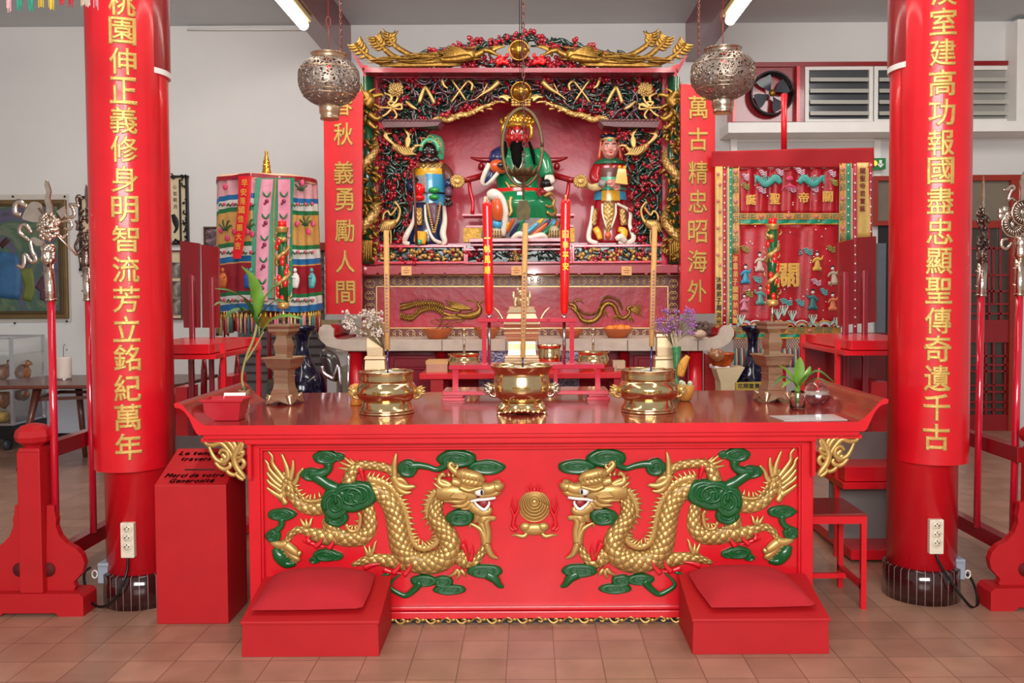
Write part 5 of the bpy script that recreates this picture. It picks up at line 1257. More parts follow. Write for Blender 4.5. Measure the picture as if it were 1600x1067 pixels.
    gt(b, [(618, 348), (623, 340), (625, 328), (621, 320), (617, 314)], [.018, .013, .010, .010, .006], Yx-.01, s); gt(b, [(620, 320), (614, 315)], [.008, .002], Yx-.01, s)
    gt(b, [(598, 345), (600, 334), (606, 330), (610, 336), (616, 330), (620, 324)], [.010]*6, Yx-.02, s)
    gt(b, [(604, 360), (604, 372), (603, 382)], .007, Yx, s); gt(b, [(610, 358), (611, 372), (610, 382)], .007, Yx, s)
    for i in range(5): gt(b, [(598+i*3, 350), (596+i*3, 357), (592+i*4, 363)], [.006, .006, .003], Yx-.035, s)
    b.build('screen_crane', GOLD, shrine)
    # column wrapped by a gold dragon
    b = MB(); cx_ = 574.5 if s < 0 else 1052.5
    p0, p1 = P(cx_, 412, YF-.08), P(cx_, 121, YF-.08)
    b.tube([p0, p1], .052, 20, up=(0, 1, 0)); b.build('green_column', M('column_green', (20, 66, 40), .2, coat=.8, bump=.3, bs=40, var=.2) if s < 0 else bpy.data.materials['column_green'], shrine)
    b = MB(); pts = []; rr = []
    for i in range(46):
        a = i*.36*-s+1; z = p0.lerp(p1, .02+.84*i/45); pts.append(z+Vector((math.cos(a)*.068, math.sin(a)*.068, 0))); rr.append(.016+.026*math.sin(PI*min(1, (i+6)/46)))
    b.tube(pts, rr, 9, 2)
    dd = b.build('column_dragon', SCALEG, shrine)
    b = MB(); rd = random.Random(60+s)
    for i in range(110):
        a = rd.uniform(-PI, 0); z = p0.lerp(p1, rd.uniform(.02, .85)); o_ = z+Vector((math.cos(a)*.06, math.sin(a)*.06, 0)); d_ = Vector((math.cos(a), math.sin(a), 0))
        b.tube([o_, o_+d_*.022+Vector((rd.uniform(-.02, .02), 0, rd.uniform(-.02, .02))), o_+d_*.034+Vector((rd.uniform(-.04, .04), 0, rd.uniform(-.05, .03)))], [.019, .016, .003], 6, 2)
    # head and whiskers near the top
    for pts_, r_ in (([(572, 166), (578, 156), (572, 148), (566, 150)], [.05, .05, .035, .02]), ([(576, 152), (586, 150), (596, 148), (600, 152)], [.03, .022, .016, .004]), ([(572, 150), (566, 140), (562, 128)], [.018, .012, .003]), ([(578, 160), (590, 166), (598, 172)], [.016, .012, .003]), ([(566, 158), (562, 148), (560, 138)], [.014, .01, .003]),
                     ([(576, 178), (588, 186), (596, 182)], [.03, .022, .008]), ([(574, 190), (586, 200), (590, 196)], [.026, .018, .005]), ([(574, 150), (580, 142), (588, 138)], [.016, .012, .003]), ([(568, 215), (558, 222), (552, 214)], [.024, .018, .006])):
        q = [(x, y) if s < 0 else (1627-x, y) for x, y in pts_]
        b.tube([P(x, y, YF-.15) for x, y in q], r_, 8, 4, .8)
    for i in range(5):
        q = [(568+i*3, 375), (566+i*3.4, 392), (564+i*4, 410)]; q = [(x, y) if s < 0 else (1627-x, y) for x, y in q]; b.tube([P(x, y, YF-.145) for x, y in q], [.012, .013, .004], 6, 3)
    b.build('dragon_mane', GOLDD, dd)
    b = MB()
    for i in range(10): b.ell(P(cx_+rd.uniform(-8, 8), rd.uniform(180, 400), YF-.135), (.018, .01, .022), 8, 5)
    b.build('column_flower', BLOS, shrine)
# centre pearls
for (x, y, r, dy_, nm) in ((811, 78, 13, .26, 'crest_pearl'), (814, 143, 13.5, .14, 'canopy_pearl')):
    b = MB(); c = P(x, y, YF-dy_); b.ell(c, (r*K, r*K*.7, r*K), 28, 16); b.tube([c+Vector((r*K*1.12*math.cos(a*PI/12), .01, r*K*1.12*math.sin(a*PI/12))) for a in range(25)], .008, 6)
    b.build(nm, M('pearl_gold', (160, 112, 40), .2, .8, var=.08) if nm == 'crest_pearl' else bpy.data.materials['pearl_gold'], shrine)
b = MB()
for i in range(18): b.ell(P(814+(i % 6-2.5)*5, 156+(i//6)*4, YF-.12), (.018, .012, .012), 7, 5)
b.build('cloud_base', GOLD, shrine)
# base rail of three carved bays
b = MB()
def fr(a, c_, d, e, t_=3.5): b.boxp(a, c_, d, d+t_, YF-.04, YF+.02); b.boxp(a, c_, e-t_, e, YF-.04, YF+.02); b.boxp(a, a+t_, d, e, YF-.04, YF+.02); b.boxp(c_-t_, c_, d, e, YF-.04, YF+.02)
fr(583, 728, 383, 412); fr(728, 894, 388, 412, 3); fr(894, 1040, 382, 411)
b.boxp(575, 590, 386, 414, YF-.03, YF+.06); b.boxp(1034, 1050, 386, 414, YF-.03, YF+.06); b.build('rail_frame', PINK, shrine, bev=.003)
b = MB(); b.boxp(583, 1040, 386, 411, YF+.03, YF+.05); b.build('rail_back', DGREEN, shrine); b = MB(); b.boxp(590, 1036, 380, 388, YF+.05, YBK); b.build('platform', CRIM2, shrine)
openwork('rail', [(590, 387), (1034, 386), (1034, 408), (590, 409)], 11, 120, YF-.0, DGREEN, BLOS, dens=.2, r=.008, seg=5, dy=.01)
b = MB(); rd = random.Random(21)
for i in range(90):
    x = rd.uniform(592, 722) if i % 2 else rd.uniform(900, 1032); y = rd.uniform(389, 407)
    if i % 3: b.tube([P(x+rd.uniform(-5, 5), y+rd.uniform(-4, 4), YF-.02), P(x, y, YF-.03), P(x+rd.uniform(-7, 7), y+rd.uniform(-6, 6), YF-.02)], [.009, .014, .004], 7, 3)
    else: b.ell(P(x, y, YF-.02), (.02, .015, .018), 8, 6)
for i in range(16): b.ell(P(806+rd.uniform(-8, 8), 400+rd.uniform(-8, 8), YF-.03), (.016, .012, .014), 8, 6)
b.build('rail_gilding', GOLD, shrine)
b = MB(); b.boxp(572, 1062, 415, 428, YF-.14, YF+.02); e0, e1 = P(567, 421, YF-.14), P(1066, 421, YF-.14)
for e in (e0, e1): b.tube([e, e+Vector((0, .12, 0))], .036, 18, up=(0, 0, 1))
b.boxp(567, 1066, 415.5, 427.5, YF-.13, YF)
for i in range(14): 
    q = P(590+i*35, 428, YF-.14); b.beam(q+Vector((-.014, .01, .002)), q+Vector((.014, .01, .002)), .02, .02)
b.build('ledge', CRIM2, shrine, bev=.004)
for i, x in enumerate((635, 807, 979)):
    b = MB(); b.boxp(x-8, x+8, 416, 430, YF-.148, YF-.144); cd = b.build('name_card', M('tan_card', (222, 170, 110), .7) if i == 0 else bpy.data.materials['tan_card'], shrine)
    b = MB()
    for j, w_ in enumerate((3, 7, 5)): b.boxp(x-w_*.7, x+w_*.7, 418.5+j*3.5, 419.4+j*3.5, YF-.1485, YF-.148)
    b.build('print_line', M('ink_red', (150, 60, 50), .7) if (i == 0) else bpy.data.materials['ink_red'], cd)
# fretwork border of the lower panel
FRET = M('fretwork_brown', (104, 42, 44), .35, coat=.3, var=.1)
b = MB(); Yb_ = YF+.13
for a, c_, d, e in ((568, 1060, 430, 447), (568, 588, 430, 530), (1044, 1060, 430, 530), (588, 1044, 513, 531)): b.boxp(a, c_, d, e, Yb_-.012, Yb_+.02)
b.build('border_board', FRET, shrine)
b = MB()
def fretrow(x0, y0, x1, y1, n, amp):
    dx, dy = (x1-x0)/n, (y1-y0)/n; ux, uy = (dx, dy); L_ = math.hypot(dx, dy); nx, ny = -dy/L_, dx/L_
    for i in range(n):
        cx_, cy_ = x0+dx*(i+.5), y0+dy*(i+.5)
        for sg in (-1, 1):
            for sh in (-1, 1):
                q = [(cx_+ux*.48*sh*t1/1+nx*amp*sg*t2, cy_+uy*.48*sh*t1+ny*amp*sg*t2) for t1, t2 in ((0, .95), (.4, .8), (.75, .3), (.5, .05), (.25, .3), (.42, .5))]
                b.tube([P(x, y, Yb_-.014) for x, y in q], .0042, 5, 3)
fretrow(590, 438.5, 1042, 438.5, 22, 7); fretrow(590, 522, 1042, 522, 22, 7); fretrow(578, 434, 578, 526, 5, 8); fretrow(1052, 434, 1052, 526, 5, 7)
for q in ((588.5, 447.5, 1043.5, 447.5), (588.5, 512.5, 1043.5, 512.5), (588.5, 447, 588.5, 513), (1043.5, 447, 1043.5, 513), (568, 430.5, 1060, 430.5)): b.beam(P(q[0], q[1], Yb_-.012), P(q[2], q[3], Yb_-.012), .008)
b.build('gold_fretwork', M('pale_gold_line', (206, 174, 116), .35, .7), shrine)
b = MB(); b.boxp(588, 1044, 447, 513, Yb_, Yb_+.02); b.build('lower_panel', CRIMG, shrine)
# small phoenix and dragon on the lower panel
b = MB(); Yd = Yb_-.02
def ft(pts, r, fl=.5, k=5, n=8): b.tube([P(x, y, Yd) for x, y in pts], [q_*.62 for q_ in r], n, k, fl)
for pts in (((720, 487), (700, 482), (680, 474), (655, 474), (638, 478), (628, 480)), ((720, 492), (700, 492), (680, 482), (660, 484), (645, 496), (628, 494))):
    ft(pts, [.012, .022, .024, .026, .026, .012]); q = cr(pts, 6)
    for i, (x, y) in enumerate(q[8:]):
        for sg in (-1, 1): b.tube([P(x, y, Yd), P(x-3, y+sg*6.5, Yd)], [.012, .002], 5)
ft(((712, 492), (730, 494), (745, 490), (750, 482), (746, 476)), [.02, .045, .05, .03, .016]); ft(((746, 477), (750, 472), (757, 470)), [.018, .014, .004])
for i in range(9): ft(((738-i*2, 484), (722-i*2.4, 476+i*.5), (694+i*1.5, 468+i*2.6)), [.012, .011, .002])
for i in range(5): ft(((725, 494+i), (705-i*4, 494+i*1.2), (680+i*3, 500+i*1.2)), [.010, .008, .002])
for i in range(3): ft(((747, 472), (742-i*3, 471-i), (733-i*3, 470)), [.006, .005, .002])
ft(((726, 500), (700, 506), (674, 504), (680, 497)), [.006, .006, .005, .003])
b.build('panel_phoenix', GOLDD, shrine)
b = MB()
ft(((893, 480), (902, 488), (910, 500), (925, 502), (936, 494), (942, 480), (950, 474), (960, 478), (966, 492), (975, 497), (984, 488), (980, 482), (990, 478), (1000, 484)), [.022, .026, .03, .032, .034, .034, .034, .032, .028, .024, .020, .018, .014, .006], .6)
ft(((900, 488), (898, 478), (888, 474)), [.034, .03, .018]); ft(((896, 472), (905, 468), (912, 474)), [.016, .014, .004]); ft(((890, 480), (884, 482), (880, 478)), [.018, .012, .004])
for i in range(9): ft(((985, 484), (995, 478+i*1.5), (1003+i % 3*2, 474+i*2.8)), [.008, .007, .001])
for x, y in ((918, 506), (944, 490), (962, 498), (985, 500)): 
    for j in range(3): ft(((x, y-6), (x-4+j*4, y), (x-6+j*6, y+5)), [.010, .008, .002])
q = cr([(902, 484), (914, 492), (928, 492), (936, 484), (942, 470), (952, 466), (966, 472), (972, 484)], 5)
for x, y in q: b.tube([P(x, y, Yd), P(x+1, y-5, Yd)], [.009, .002], 5)
b.build('panel_dragon', GOLDD, shrine)

# ---------------------------------------------------------------- couplet boards beside the shrine
for s, (a, c_, d, e, st, ys) in enumerate(((505, 568, 143, 491, '春秋義勇勵人間', (163, 210, 270, 312, 361, 409, 457)), (1063.5, 1118.5, 131, 490, '萬古精忠昭海外', (168, 218, 270, 315, 362, 408, 455)))):
    Yc_ = 7.34
    t = thing('couplet_plaque', ('flat red panel with gold characters left of the shrine', 'flat red panel with gold characters right of the shrine')[s], 'couplet panel', P((a+c_)/2, e, Yc_))
    b = MB(); b.prismp([(a, d), (c_-1, d), (c_-1 if s else c_-4, e), (a+(4 if not s else 2), e)] if not s else [(a, d), (c_+(-14), d), (c_, e), (a, e)], Yc_, Yc_+.05) if not s else b.boxp(a, c_-1, d, e, Yc_, Yc_+.05)
    b.build('board', M('bright_red_panel', (196, 16, 24), .28, coat=.4, bump=.04, var=.08) if not s else bpy.data.materials['bright_red_panel'], t, bev=.004)
    for i, ch in enumerate(st):
        MB().text(ch, P(536+i*.7 if not s else 1091-i*.3, ys[i], Yc_), 37*Yc_/1400, 31*Yc_/1400, vert=True, gap=1, dep=1.2, fit=True).build('gilded_character', M('dull_gilt', (176, 142, 72), .45, .5, bump=.1) if 'dull_gilt' not in bpy.data.materials else bpy.data.materials['dull_gilt'], t)
# ================================================================ STATUES
def fig(b, rows, Y, dr=.62, a0=0, a1=360, off=0, n=28, k=4, wob=0, nw=9):
    rings = []
    for r in rows:
        q = P(r[0], r[1], Y); rx = r[2]*Y/1400; rings.append((q.x, Y, q.z, rx, rx*(r[3] if len(r) > 3 else dr)))
    return b.loft(rings, n, math.radians(a0), math.radians(a1), off, k, wob=wob, nw=nw)
def face(t, px, py, w, h, Y, skin, frown=0, beard=None, smile=0):
    k = Y/1400; c = P(px, py, Y); R_ = w*k
    b = MB(); b.ell(c, (w*k, w*k*1.0, h*k), 28, 20)
    b.ell(c+Vector((0, -R_*.95, -h*k*.12)), (R_*.17, R_*.26, h*k*.16), 12, 8); b.ell(c+Vector((0, -R_*.72, -h*k*.55)), (R_*.5, R_*.3, h*k*.25), 14, 8)
    for s in (-1, 1):
        b.ell(c+Vector((s*R_*.99, 0, 0)), (R_*.12, R_*.25, h*k*.25), 10, 8); b.ell(c+Vector((s*R_*.5, -R_*.7, -h*k*.15)), (R_*.3, R_*.22, h*k*.22), 12, 8)
        b.ell(c+Vector((s*R_*.14, -R_*1.0, -h*k*.2)), (R_*.1, R_*.14, h*k*.08), 8, 6)
    b.build('head', skin, t)
    e = MB(); p = MB(); br = MB()
    for s in (-1, 1):
        ec = c+Vector((s*R_*.42, -R_*.86, h*k*.14)); e.ell(ec, (R_*.2, R_*.1, h*k*.075), 12, 8); p.ell(ec+Vector((0, -R_*.07, 0)), (R_*.08, R_*.05, h*k*.06), 8, 6)
        o_ = .18 if frown else 0
        br.tube([c+Vector((s*R_*.12, -R_*.98, h*k*(.27-o_*.5))), c+Vector((s*R_*.42, -R_*.95, h*k*(.34+o_*.3))), c+Vector((s*R_*.75, -R_*.72, h*k*(.3+o_)))], [R_*.05, R_*.06, R_*.03], 6, 3)
    e.build('eye', WHITE, t); p.build('pupil', BLACK, t); br.build('eyebrow', BLACK, t)
    b = MB(); b.ell(c+Vector((0, -R_*.98, -h*k*.42)), (R_*.24, R_*.08, h*k*.05), 12, 6); b.ell(c+Vector((0, -R_*.97, -h*k*.49)), (R_*.17, R_*.08, h*k*.045), 12, 6); b.build('lips', M('lip_red', (190, 30, 34), .3) if 'lip_red' not in bpy.data.materials else bpy.data.materials['lip_red'], t)
def handm(b, c, d, r):          # small carved hand: palm with five fingers curling along d
    d = Vector(d).normalized(); sd = d.cross(Vector((0, 1, 0))); sd = sd.normalized() if sd.length > .1 else Vector((1, 0, 0)); c = Vector(c)
    b.ell(c, (r, r*.7, r*.8), 12, 8)
    for i in range(4):
        o_ = sd*((i-1.5)*r*.48); l = (1.5, 1.75, 1.65, 1.3)[i]*r
        b.tube([c+o_+d*r*.4, c+o_+d*(r*.4+l*.5)+Vector((0, -r*.25, 0)), c+o_+d*(r*.4+l*.85)+Vector((0, -r*.05, -r*.2))], [r*.27, r*.25, r*.18], 7, 3)
    b.tube([c-sd*r*.6, c-sd*r*1.1+d*r*.4+Vector((0, -r*.3, 0)), c-sd*r*.8+d*r*1.1+Vector((0, -r*.5, 0))], [r*.3, r*.26, r*.2], 7, 3)
def crossing(b, pts, r, Y, k=4, n=12, fl=1): b.tube([P(p[0], p[1], Y+(p[2] if len(p) > 2 else 0)) for p in pts], [x*Y/1400 for x in r], n, k, fl)
# ---- seated red faced deity
YG = 7.72
t = thing('seated_statue', 'seated red faced statue in a green robe with long black beard', 'statue', P(812, 378, YG))
b = MB(); fig(b, [(814, 376, 52, .5), (814, 360, 56, .6), (812, 335, 57, .75), (811, 318, 55, .85), (811, 305, 46, .75), (810, 296, 34, .62), (808, 280, 33, .6), (808, 262, 36, .55), (808, 246, 40, .5), (808, 236, 33, .5), (809, 230, 14, .8), (809, 224, 11, .9)], YG, n=40); b.build('body', GRN, t)
face(t, 808, 214, 15.5, 25, YG-.03, SKINR, 1)
b = MB(); fig(b, [(808, 262, 4, .5), (808, 252, 7.5, .6), (807, 240, 8.5, .7), (808, 228, 9.5, .8), (808, 224, 11, .8)], YG-.13, n=16, wob=.05, nw=7)
for s in (-1, 1): crossing(b, [(808+s*2, 221, -.16), (808+s*6, 222, -.16), (808+s*9, 227, -.15), (808+s*10, 236, -.14)], [1.5, 2.2, 2.2, 1], YG)
crossing(b, [(789, 222, -.04), (790, 236, -.1), (786, 252, -.12)], [2, 3, 1.5], YG); crossing(b, [(827, 222, -.04), (832, 238, -.1), (835, 256, -.12)], [2, 3, 1.5], YG)
b.build('beard', M('beard_black', (14, 8, 8), .75, coat=0, spec=.1, bump=.5, bs=80), t)
b = MB(); fig(b, [(809, 200, 18, .9), (809, 190, 19.5, .9), (809, 182, 18.5, .9), (809, 177, 15, .9), (809, 174, 6, .9)], YG-.03, n=28)
for s in (-1, 1):
    crossing(b, [(808+s*18, 190, -.03), (808+s*22, 200, -.05), (808+s*22, 212, -.05), (808+s*19, 218, -.04)], [3.5, 3.5, 3, 2], YG, fl=1.2)
    crossing(b, [(808+s*19, 194, -.02), (808+s*25, 190, -.02), (808+s*24, 184, -.02)], [4, 3, 1], YG)
for i in range(22): a = -PI+i*PI/21; p_ = P(809, 189+3*math.sin(i*2.2), YG-.03); b.ell(p_+Vector((.108*math.cos(a), .10*math.sin(a), 0)), (.014, .012, .02), 8, 6)
b.ell(P(809, 187, YG-.14), (.02, .012, .035)); b.build('crown', M('bright_gold', (232, 178, 72), .2, .85, bump=.2, bs=60), t)
b = MB(); b.ell(P(808, 178, YG-.1), .014); b.ell(P(800, 181, YG-.08), .011); b.ell(P(817, 181, YG-.08), .011); b.build('crown_bead', WAXR, t)
# shoulders, sleeves, arms
b = MB(); crossing(b, [(786, 240, -.02), (778, 246, -.06), (776, 254, -.1)], [13, 14, 11], YG); b.build('navy_shoulder', NAVY, t)
b = MB(); crossing(b, [(772, 262, -.1), (775, 260, -.12), (784, 262, -.16), (792, 262, -.18)], [7, 11, 10, 6], YG); b.build('orange_sleeve', ORNG, t)
b = MB(); crossing(b, [(765, 256, -.12), (758, 270, -.12), (754, 284, -.1), (758, 290, -.1)], [4, 4, 4, 2], YG); crossing(b, [(778, 270, -.18), (768, 282, -.17), (758, 290, -.14)], [3, 3, 2], YG); b.build('white_cuff', IVORY, t)
b = MB(); crossing(b, [(770, 270, -.12), (764, 280, -.12), (760, 286, -.11)], [7, 6, 4], YG); b.build('sleeve_lining', NAVY, t)
b = MB(); handm(b, P(782, 258, YG-.22), (1, 0, .1), .030); b.build('hand', SKINB, t)
b = MB(); crossing(b, [(836, 240, -.02), (846, 248, -.05), (852, 262, -.08), (855, 276, -.1)], [11, 13, 12, 11], YG); b.build('green_sleeve', GRN, t)
b = MB(); crossing(b, [(851, 277, -.1), (858, 279, -.1), (864, 286, -.12)], [9, 9, 4], YG); crossing(b, [(850, 297, -.14), (856, 296, -.14), (864, 294, -.12)], [4, 4, 3], YG); b.build('white_cuff', IVORY, t)
b = MB(); crossing(b, [(854, 284, -.1), (852, 293, -.12)], [9, 8], YG); b.build('forearm', BLACK, t)
b = MB(); handm(b, P(848, 300, YG-.24), (-1, -.2, -.25), .030); b.build('hand', M('hand_red', (140, 30, 34), .3), t)
# belt and buckle, robe ornaments
b = MB(); fig(b, [(808, 304, 36, .64), (808, 299, 36, .64), (808, 296, 36, .64)], YG, a0=180, a1=360, off=.02, n=24); b.build('red_belt', WAXR, t)
q = P(813, 303, YG-.2); b = MB(); b.box(q.x-.028, q.x+.028, q.y-.02, q.y, q.z-.018, q.z+.018); bk = b.build('belt_buckle', WHITE, t, bev=.006); b = MB(); b.box(q.x-.017, q.x+.017, q.y-.024, q.y-.018, q.z-.008, q.z+.008); b.build('buckle_stone', GRN, bk)
b = MB(); fig(b, [(814, 374, 53, .62), (814, 364, 56.5, .66), (813, 352, 57, .72), (812, 344, 57, .78)], YG, a0=186, a1=354, off=.006, n=40); b.build('hem_band', GREYE, t)
cols_ = (SKYB, YEL, ORNG, NAVY, GRN)
for i in range(20):
    b = MB(); u0 = -165+i*7.6
    pts = []
    for j in range(6):
        a = math.radians(u0+j*3.2+(8 if i > 9 else -2)*j*.3); yy = 372-j*4.2-(6 if i % 2 else 0)
        p_ = P(813, yy, YG); R_ = 57*YG/1400; pts.append(p_+Vector((math.cos(a)*(R_+.012), math.sin(a)*(R_*(.66+.02*j)+.012), 0)))
    b.tube(pts, [.014, .02, .02, .018, .016, .008], 8, 2, .5); b.build('hem_stripe', cols_[i % 5], t)
b = MB()
for pts, r in ((((800, 335), (798, 322), (800, 312)), 3), (((796, 342), (800, 334), (797, 326)), 2.6), (((850, 310), (860, 305), (866, 312), (864, 322), (868, 332), (862, 338), (854, 334)), 3.4), (((852, 324), (858, 326), (864, 322)), 2), (((788, 300), (796, 296), (790, 286)), 2), (((795, 292), (812, 294), (828, 290)), 2.2)):
    n_ = len(pts)
    qs = []
    for x, y in pts:
        p_ = P(x, y, YG); rr_ = 57*YG/1400 if y > 303 else 35*YG/1400; dx = (p_.x-P(811, y, YG).x)/rr_; dx = max(-.98, min(.98, dx)); qs.append(Vector((p_.x, YG-(rr_*(.8 if y > 303 else .6))*math.sqrt(1-dx*dx)-.012, p_.z)))
    b.tube(qs, [r*YG/1400*(.6+.4*math.sin(PI*(i+.5)/n_)) for i in range(n_)], 8, 4, .6)
b.build('gold_ornament', GOLD, t)
# left leg: white and orange panel, shoes
b = MB(); crossing(b, [(764, 306, -.22), (772, 304, -.24), (784, 310, -.25), (790, 330, -.24), (788, 350, -.22), (784, 368, -.2)], [7, 9, 5, 5, 5, 6], YG); crossing(b, [(762, 308, -.2), (760, 330, -.2), (764, 352, -.18)], [6, 5, 4], YG); b.build('white_robe_edge', IVORY, t)
b = MB(); crossing(b, [(776, 312, -.24), (778, 328, -.24), (778, 344, -.22)], [8, 9, 7], YG); b.build('orange_legging', ORNG, t)
b = MB(); crossing(b, [(778, 346, -.24), (776, 356, -.23)], [8, 7], YG); b.build('blue_legging', SKYB, t)
for x in (776, 866):
    b = MB(); crossing(b, [(x, 372, -.3), (x, 366, -.26), (x, 360, -.18)], [7, 8.5, 8], YG); sh = b.build('boot', M('boot_ivory', (196, 176, 140), .4) if x == 776 else bpy.data.materials['boot_ivory'], t)
    b = MB()
    for j in range(4): p_ = P(x-6+j*4, 366, YG-.345); b.tube([p_+Vector((0, 0, -.02)), p_+Vector((0, -.01, .0)), p_+Vector((0, .02, .03))], .006, 5, 2)
    b.build('boot_stripe', GOLDD, sh)
b = MB(); crossing(b, [(800, 374, -.24), (812, 366, -.26), (826, 372, -.24), (846, 368, -.24), (856, 374, -.22)], [4, 5, 4, 5, 3], YG); b.build('trailing_hem', IVORY, t)
# throne
t2 = thing('throne', 'crimson throne with gilded dragon armrests under the seated statue', 'throne', P(812, 384, YG+.1))
b = MB(); b.boxp(732, 892, 372, 378, YG-.36, YG+.3); b.boxp(736, 888, 380, 384, YG-.34, YG+.3); b.build('platform', CRIM2, t2, bev=.004)
b = MB(); b.boxp(722, 756, 334, 337, YG+.02, YG+.3); b.boxp(868, 898, 334, 337, YG+.02, YG+.3); b.boxp(728, 896, 352, 355, YG+.05, YG+.3); b.build('seat_rail', RED, t2)
for s in (-1, 1):
    b = MB(); q = lambda x: 812+s*(812-x)*-1 if s < 0 else 812+(812-x)
    mx_ = (lambda x: x) if s < 0 else (lambda x: 1622-x)
    b.tube([P(mx_(726), 282, YG-.1), P(mx_(745), 277, YG-.05), P(mx_(765), 270, YG+.1)], [.024, .026, .026], 10, 3); ar = b.build('armrest', REDD, t2)
    b = MB(); c = P(mx_(715), 284, YG-.12)
    rd = random.Random(7)
    b.ell(c, (.045, .04, .04))
    for i in range(14): a = i*.45; b.tube([c, c+Vector((math.cos(a)*.05, -.03, math.sin(a)*.045)), c+Vector((math.cos(a+.4)*.062, -.02, math.sin(a+.4)*.055))], [.012, .010, .004], 6, 2)
    b.build('dragon_head', GOLD, ar)
    b = MB(); b.tube([P(mx_(733), 284, YG), P(mx_(735), 300, YG), P(mx_(739), 316, YG), P(mx_(738), 334, YG)], [.016, .018, .016, .018], 10, 3); b.build('arm_post', RED, t2)
    b = MB(); b.tube([P(mx_(735), 246, YG+.2), P(mx_(752), 250, YG+.2), P(mx_(776), 250, YG+.2)], [.008, .022, .024], 10, 3); b.ell(P(mx_(752), 260, YG+.16), (.03, .03, .035)); b.build('back_rail', REDD, t2)
    b = MB(); b.boxp(*sorted((mx_(724), mx_(756))), 356, 378, YG+.02, YG+.1)
    b.build('carved_skirt', GOLDD, t2)
# ---- standing statues
def standing(t, cx, dark):
    X = (lambda x: x) if dark else (lambda x: 1618-x)
    Y = YG
    k = Y/1400
    body_ = [(cx, 382, 30, .55), (cx, 360, 31, .55), (cx, 335, 28, .55), (cx, 316, 25, .58), (cx+1, 300, 22, .6), (cx+1, 285, 23, .6), (cx, 270, 24, .6), (cx, 258, 23, .55), (cx, 252, 14, .7), (cx, 248, 9, .8)]
    return body_
# dark faced guardian on the left
t = thing('standing_statue', 'standing black faced statue in a green hood and blue armour', 'statue', P(668, 382, YG))
b = MB(); fig(b, [(664, 382, 31, .55), (665, 362, 32, .55), (666, 338, 27, .55), (667, 318, 23, .58), (669, 305, 21, .62), (670, 290, 22, .65), (670, 272, 23, .62), (671, 262, 21, .55), (671, 254, 13, .7), (671, 248, 9, .8)], YG, n=36); b.build('body', NAVY, t)
face(t, 671, 238, 12.5, 15, YG-.06, SKINB, 1)
b = MB(); fig(b, [(671, 254, 14, .6), (670, 250, 15, .6), (670, 244, 13, .6)], YG-.05, a0=180, a1=360, n=16, off=.01, wob=.06, nw=14)
for i in range(13): p_ = P(658+i*2.1, 250+1.5*math.sin(i), YG-.13); b.ell(p_, (.016, .014, .02), 8, 6)
b.build('beard', SKINB, t)
b = MB(); fig(b, [(676, 250, 17, .5), (676, 238, 18.5, .7), (676, 226, 18, .8), (675, 216, 15.5, .85), (674, 211, 9, .85), (674, 209, 3, .85)], YG+.03, n=28); b.tube([P(671-14*math.cos(a*PI/10), 236-18*math.sin(a*PI/10), YG-.12) for a in range(11)], .018, 8, 1); b.build('green_hood', JADE, t)
b = MB()
for x, y, r in ((662, 219, .02), (672, 217, .028), (683, 219, .016), (687, 226, .014)): b.tube([P(x, y, YG-.13)+Vector((r*math.cos(a*.7), 0, r*math.sin(a*.7))) for a in range(10)], .005, 5, 2)
b.tube([P(684, 218, YG-.12), P(690, 226, YG-.1), P(688, 234, YG-.1), P(692, 240, YG-.08)], .006, 5, 4); b.build('hood_gilding', GOLD, t)
lay = (('orange_collar', ORNG, [(671, 258, 22, .6), (671, 254, 21, .6), (671, 251, 15, .7)], 0, 360, .004), ('gold_mail_collar', SCALEG, [(671, 266, 22, .63), (671, 260, 22, .6), (671, 256, 21, .6)], 180, 360, .012), ('yellow_scarf', YEL, [(670, 276, 23, .66), (670, 270, 23.4, .64), (671, 265, 22.5, .62)], 180, 360, .02),
       ('blue_breastplate', SKYB, [(671, 322, 21, .6), (671, 310, 20, .62), (671, 300, 19.5, .66), (671, 285, 20, .68), (670, 274, 22, .66)], 262, 358, .03), ('grey_breastplate', GREYE, [(668, 318, 22, .6), (669, 305, 20.5, .64), (670, 290, 21.5, .68), (670, 276, 22.5, .66)], 182, 268, .026))
for nm, mt, rows, a0, a1, off in lay: b = MB(); fig(b, rows, YG, a0=a0, a1=a1, off=off, n=20); b.build(nm, mt, t)
b = MB(); b.ell(P(655, 296, YG-.10), (.052, .05, .055), 16, 10); b.ell(P(655, 309, YG-.10), (.048, .05, .03), 16, 10); b.build('red_boss', WAXR, t)
b = MB(); b.ell(P(678, 297, YG-.13), (.05, .03, .026), 16, 10); b.ell(P(678, 308, YG-.13), (.044, .03, .024), 16, 10); b.build('green_knot', M('vivid_green_enamel', (30, 150, 60), .2, coat=.6), t)
b = MB(); fig(b, [(669, 304.5, 23, .66), (669, 302, 23, .66)], YG, a0=180, a1=360, off=.036, k=1); b.build('belt', BLACK, t)
for nm, mt, pts, r in (('mauve_tabard', PURP, [(676, 318, -.1), (677, 335, -.12), (679, 352, -.13)], [7, 8, 2]), ('gold_mail_panel', SCALEG, [(654, 325, -.1), (654, 340, -.11), (654, 352, -.11)], [6, 6.5, 6]), ('yellow_skirt_panel', YEL, [(658, 362, -.14), (657, 372, -.15), (655, 380, -.16)], [9, 10, 9]), ('green_foot_panel', JADE, [(654, 374, -.2), (653, 382, -.2)], [5, 5])):
    b = MB(); crossing(b, pts, r, YG, fl=.5); b.build(nm, mt, t)
b = MB()
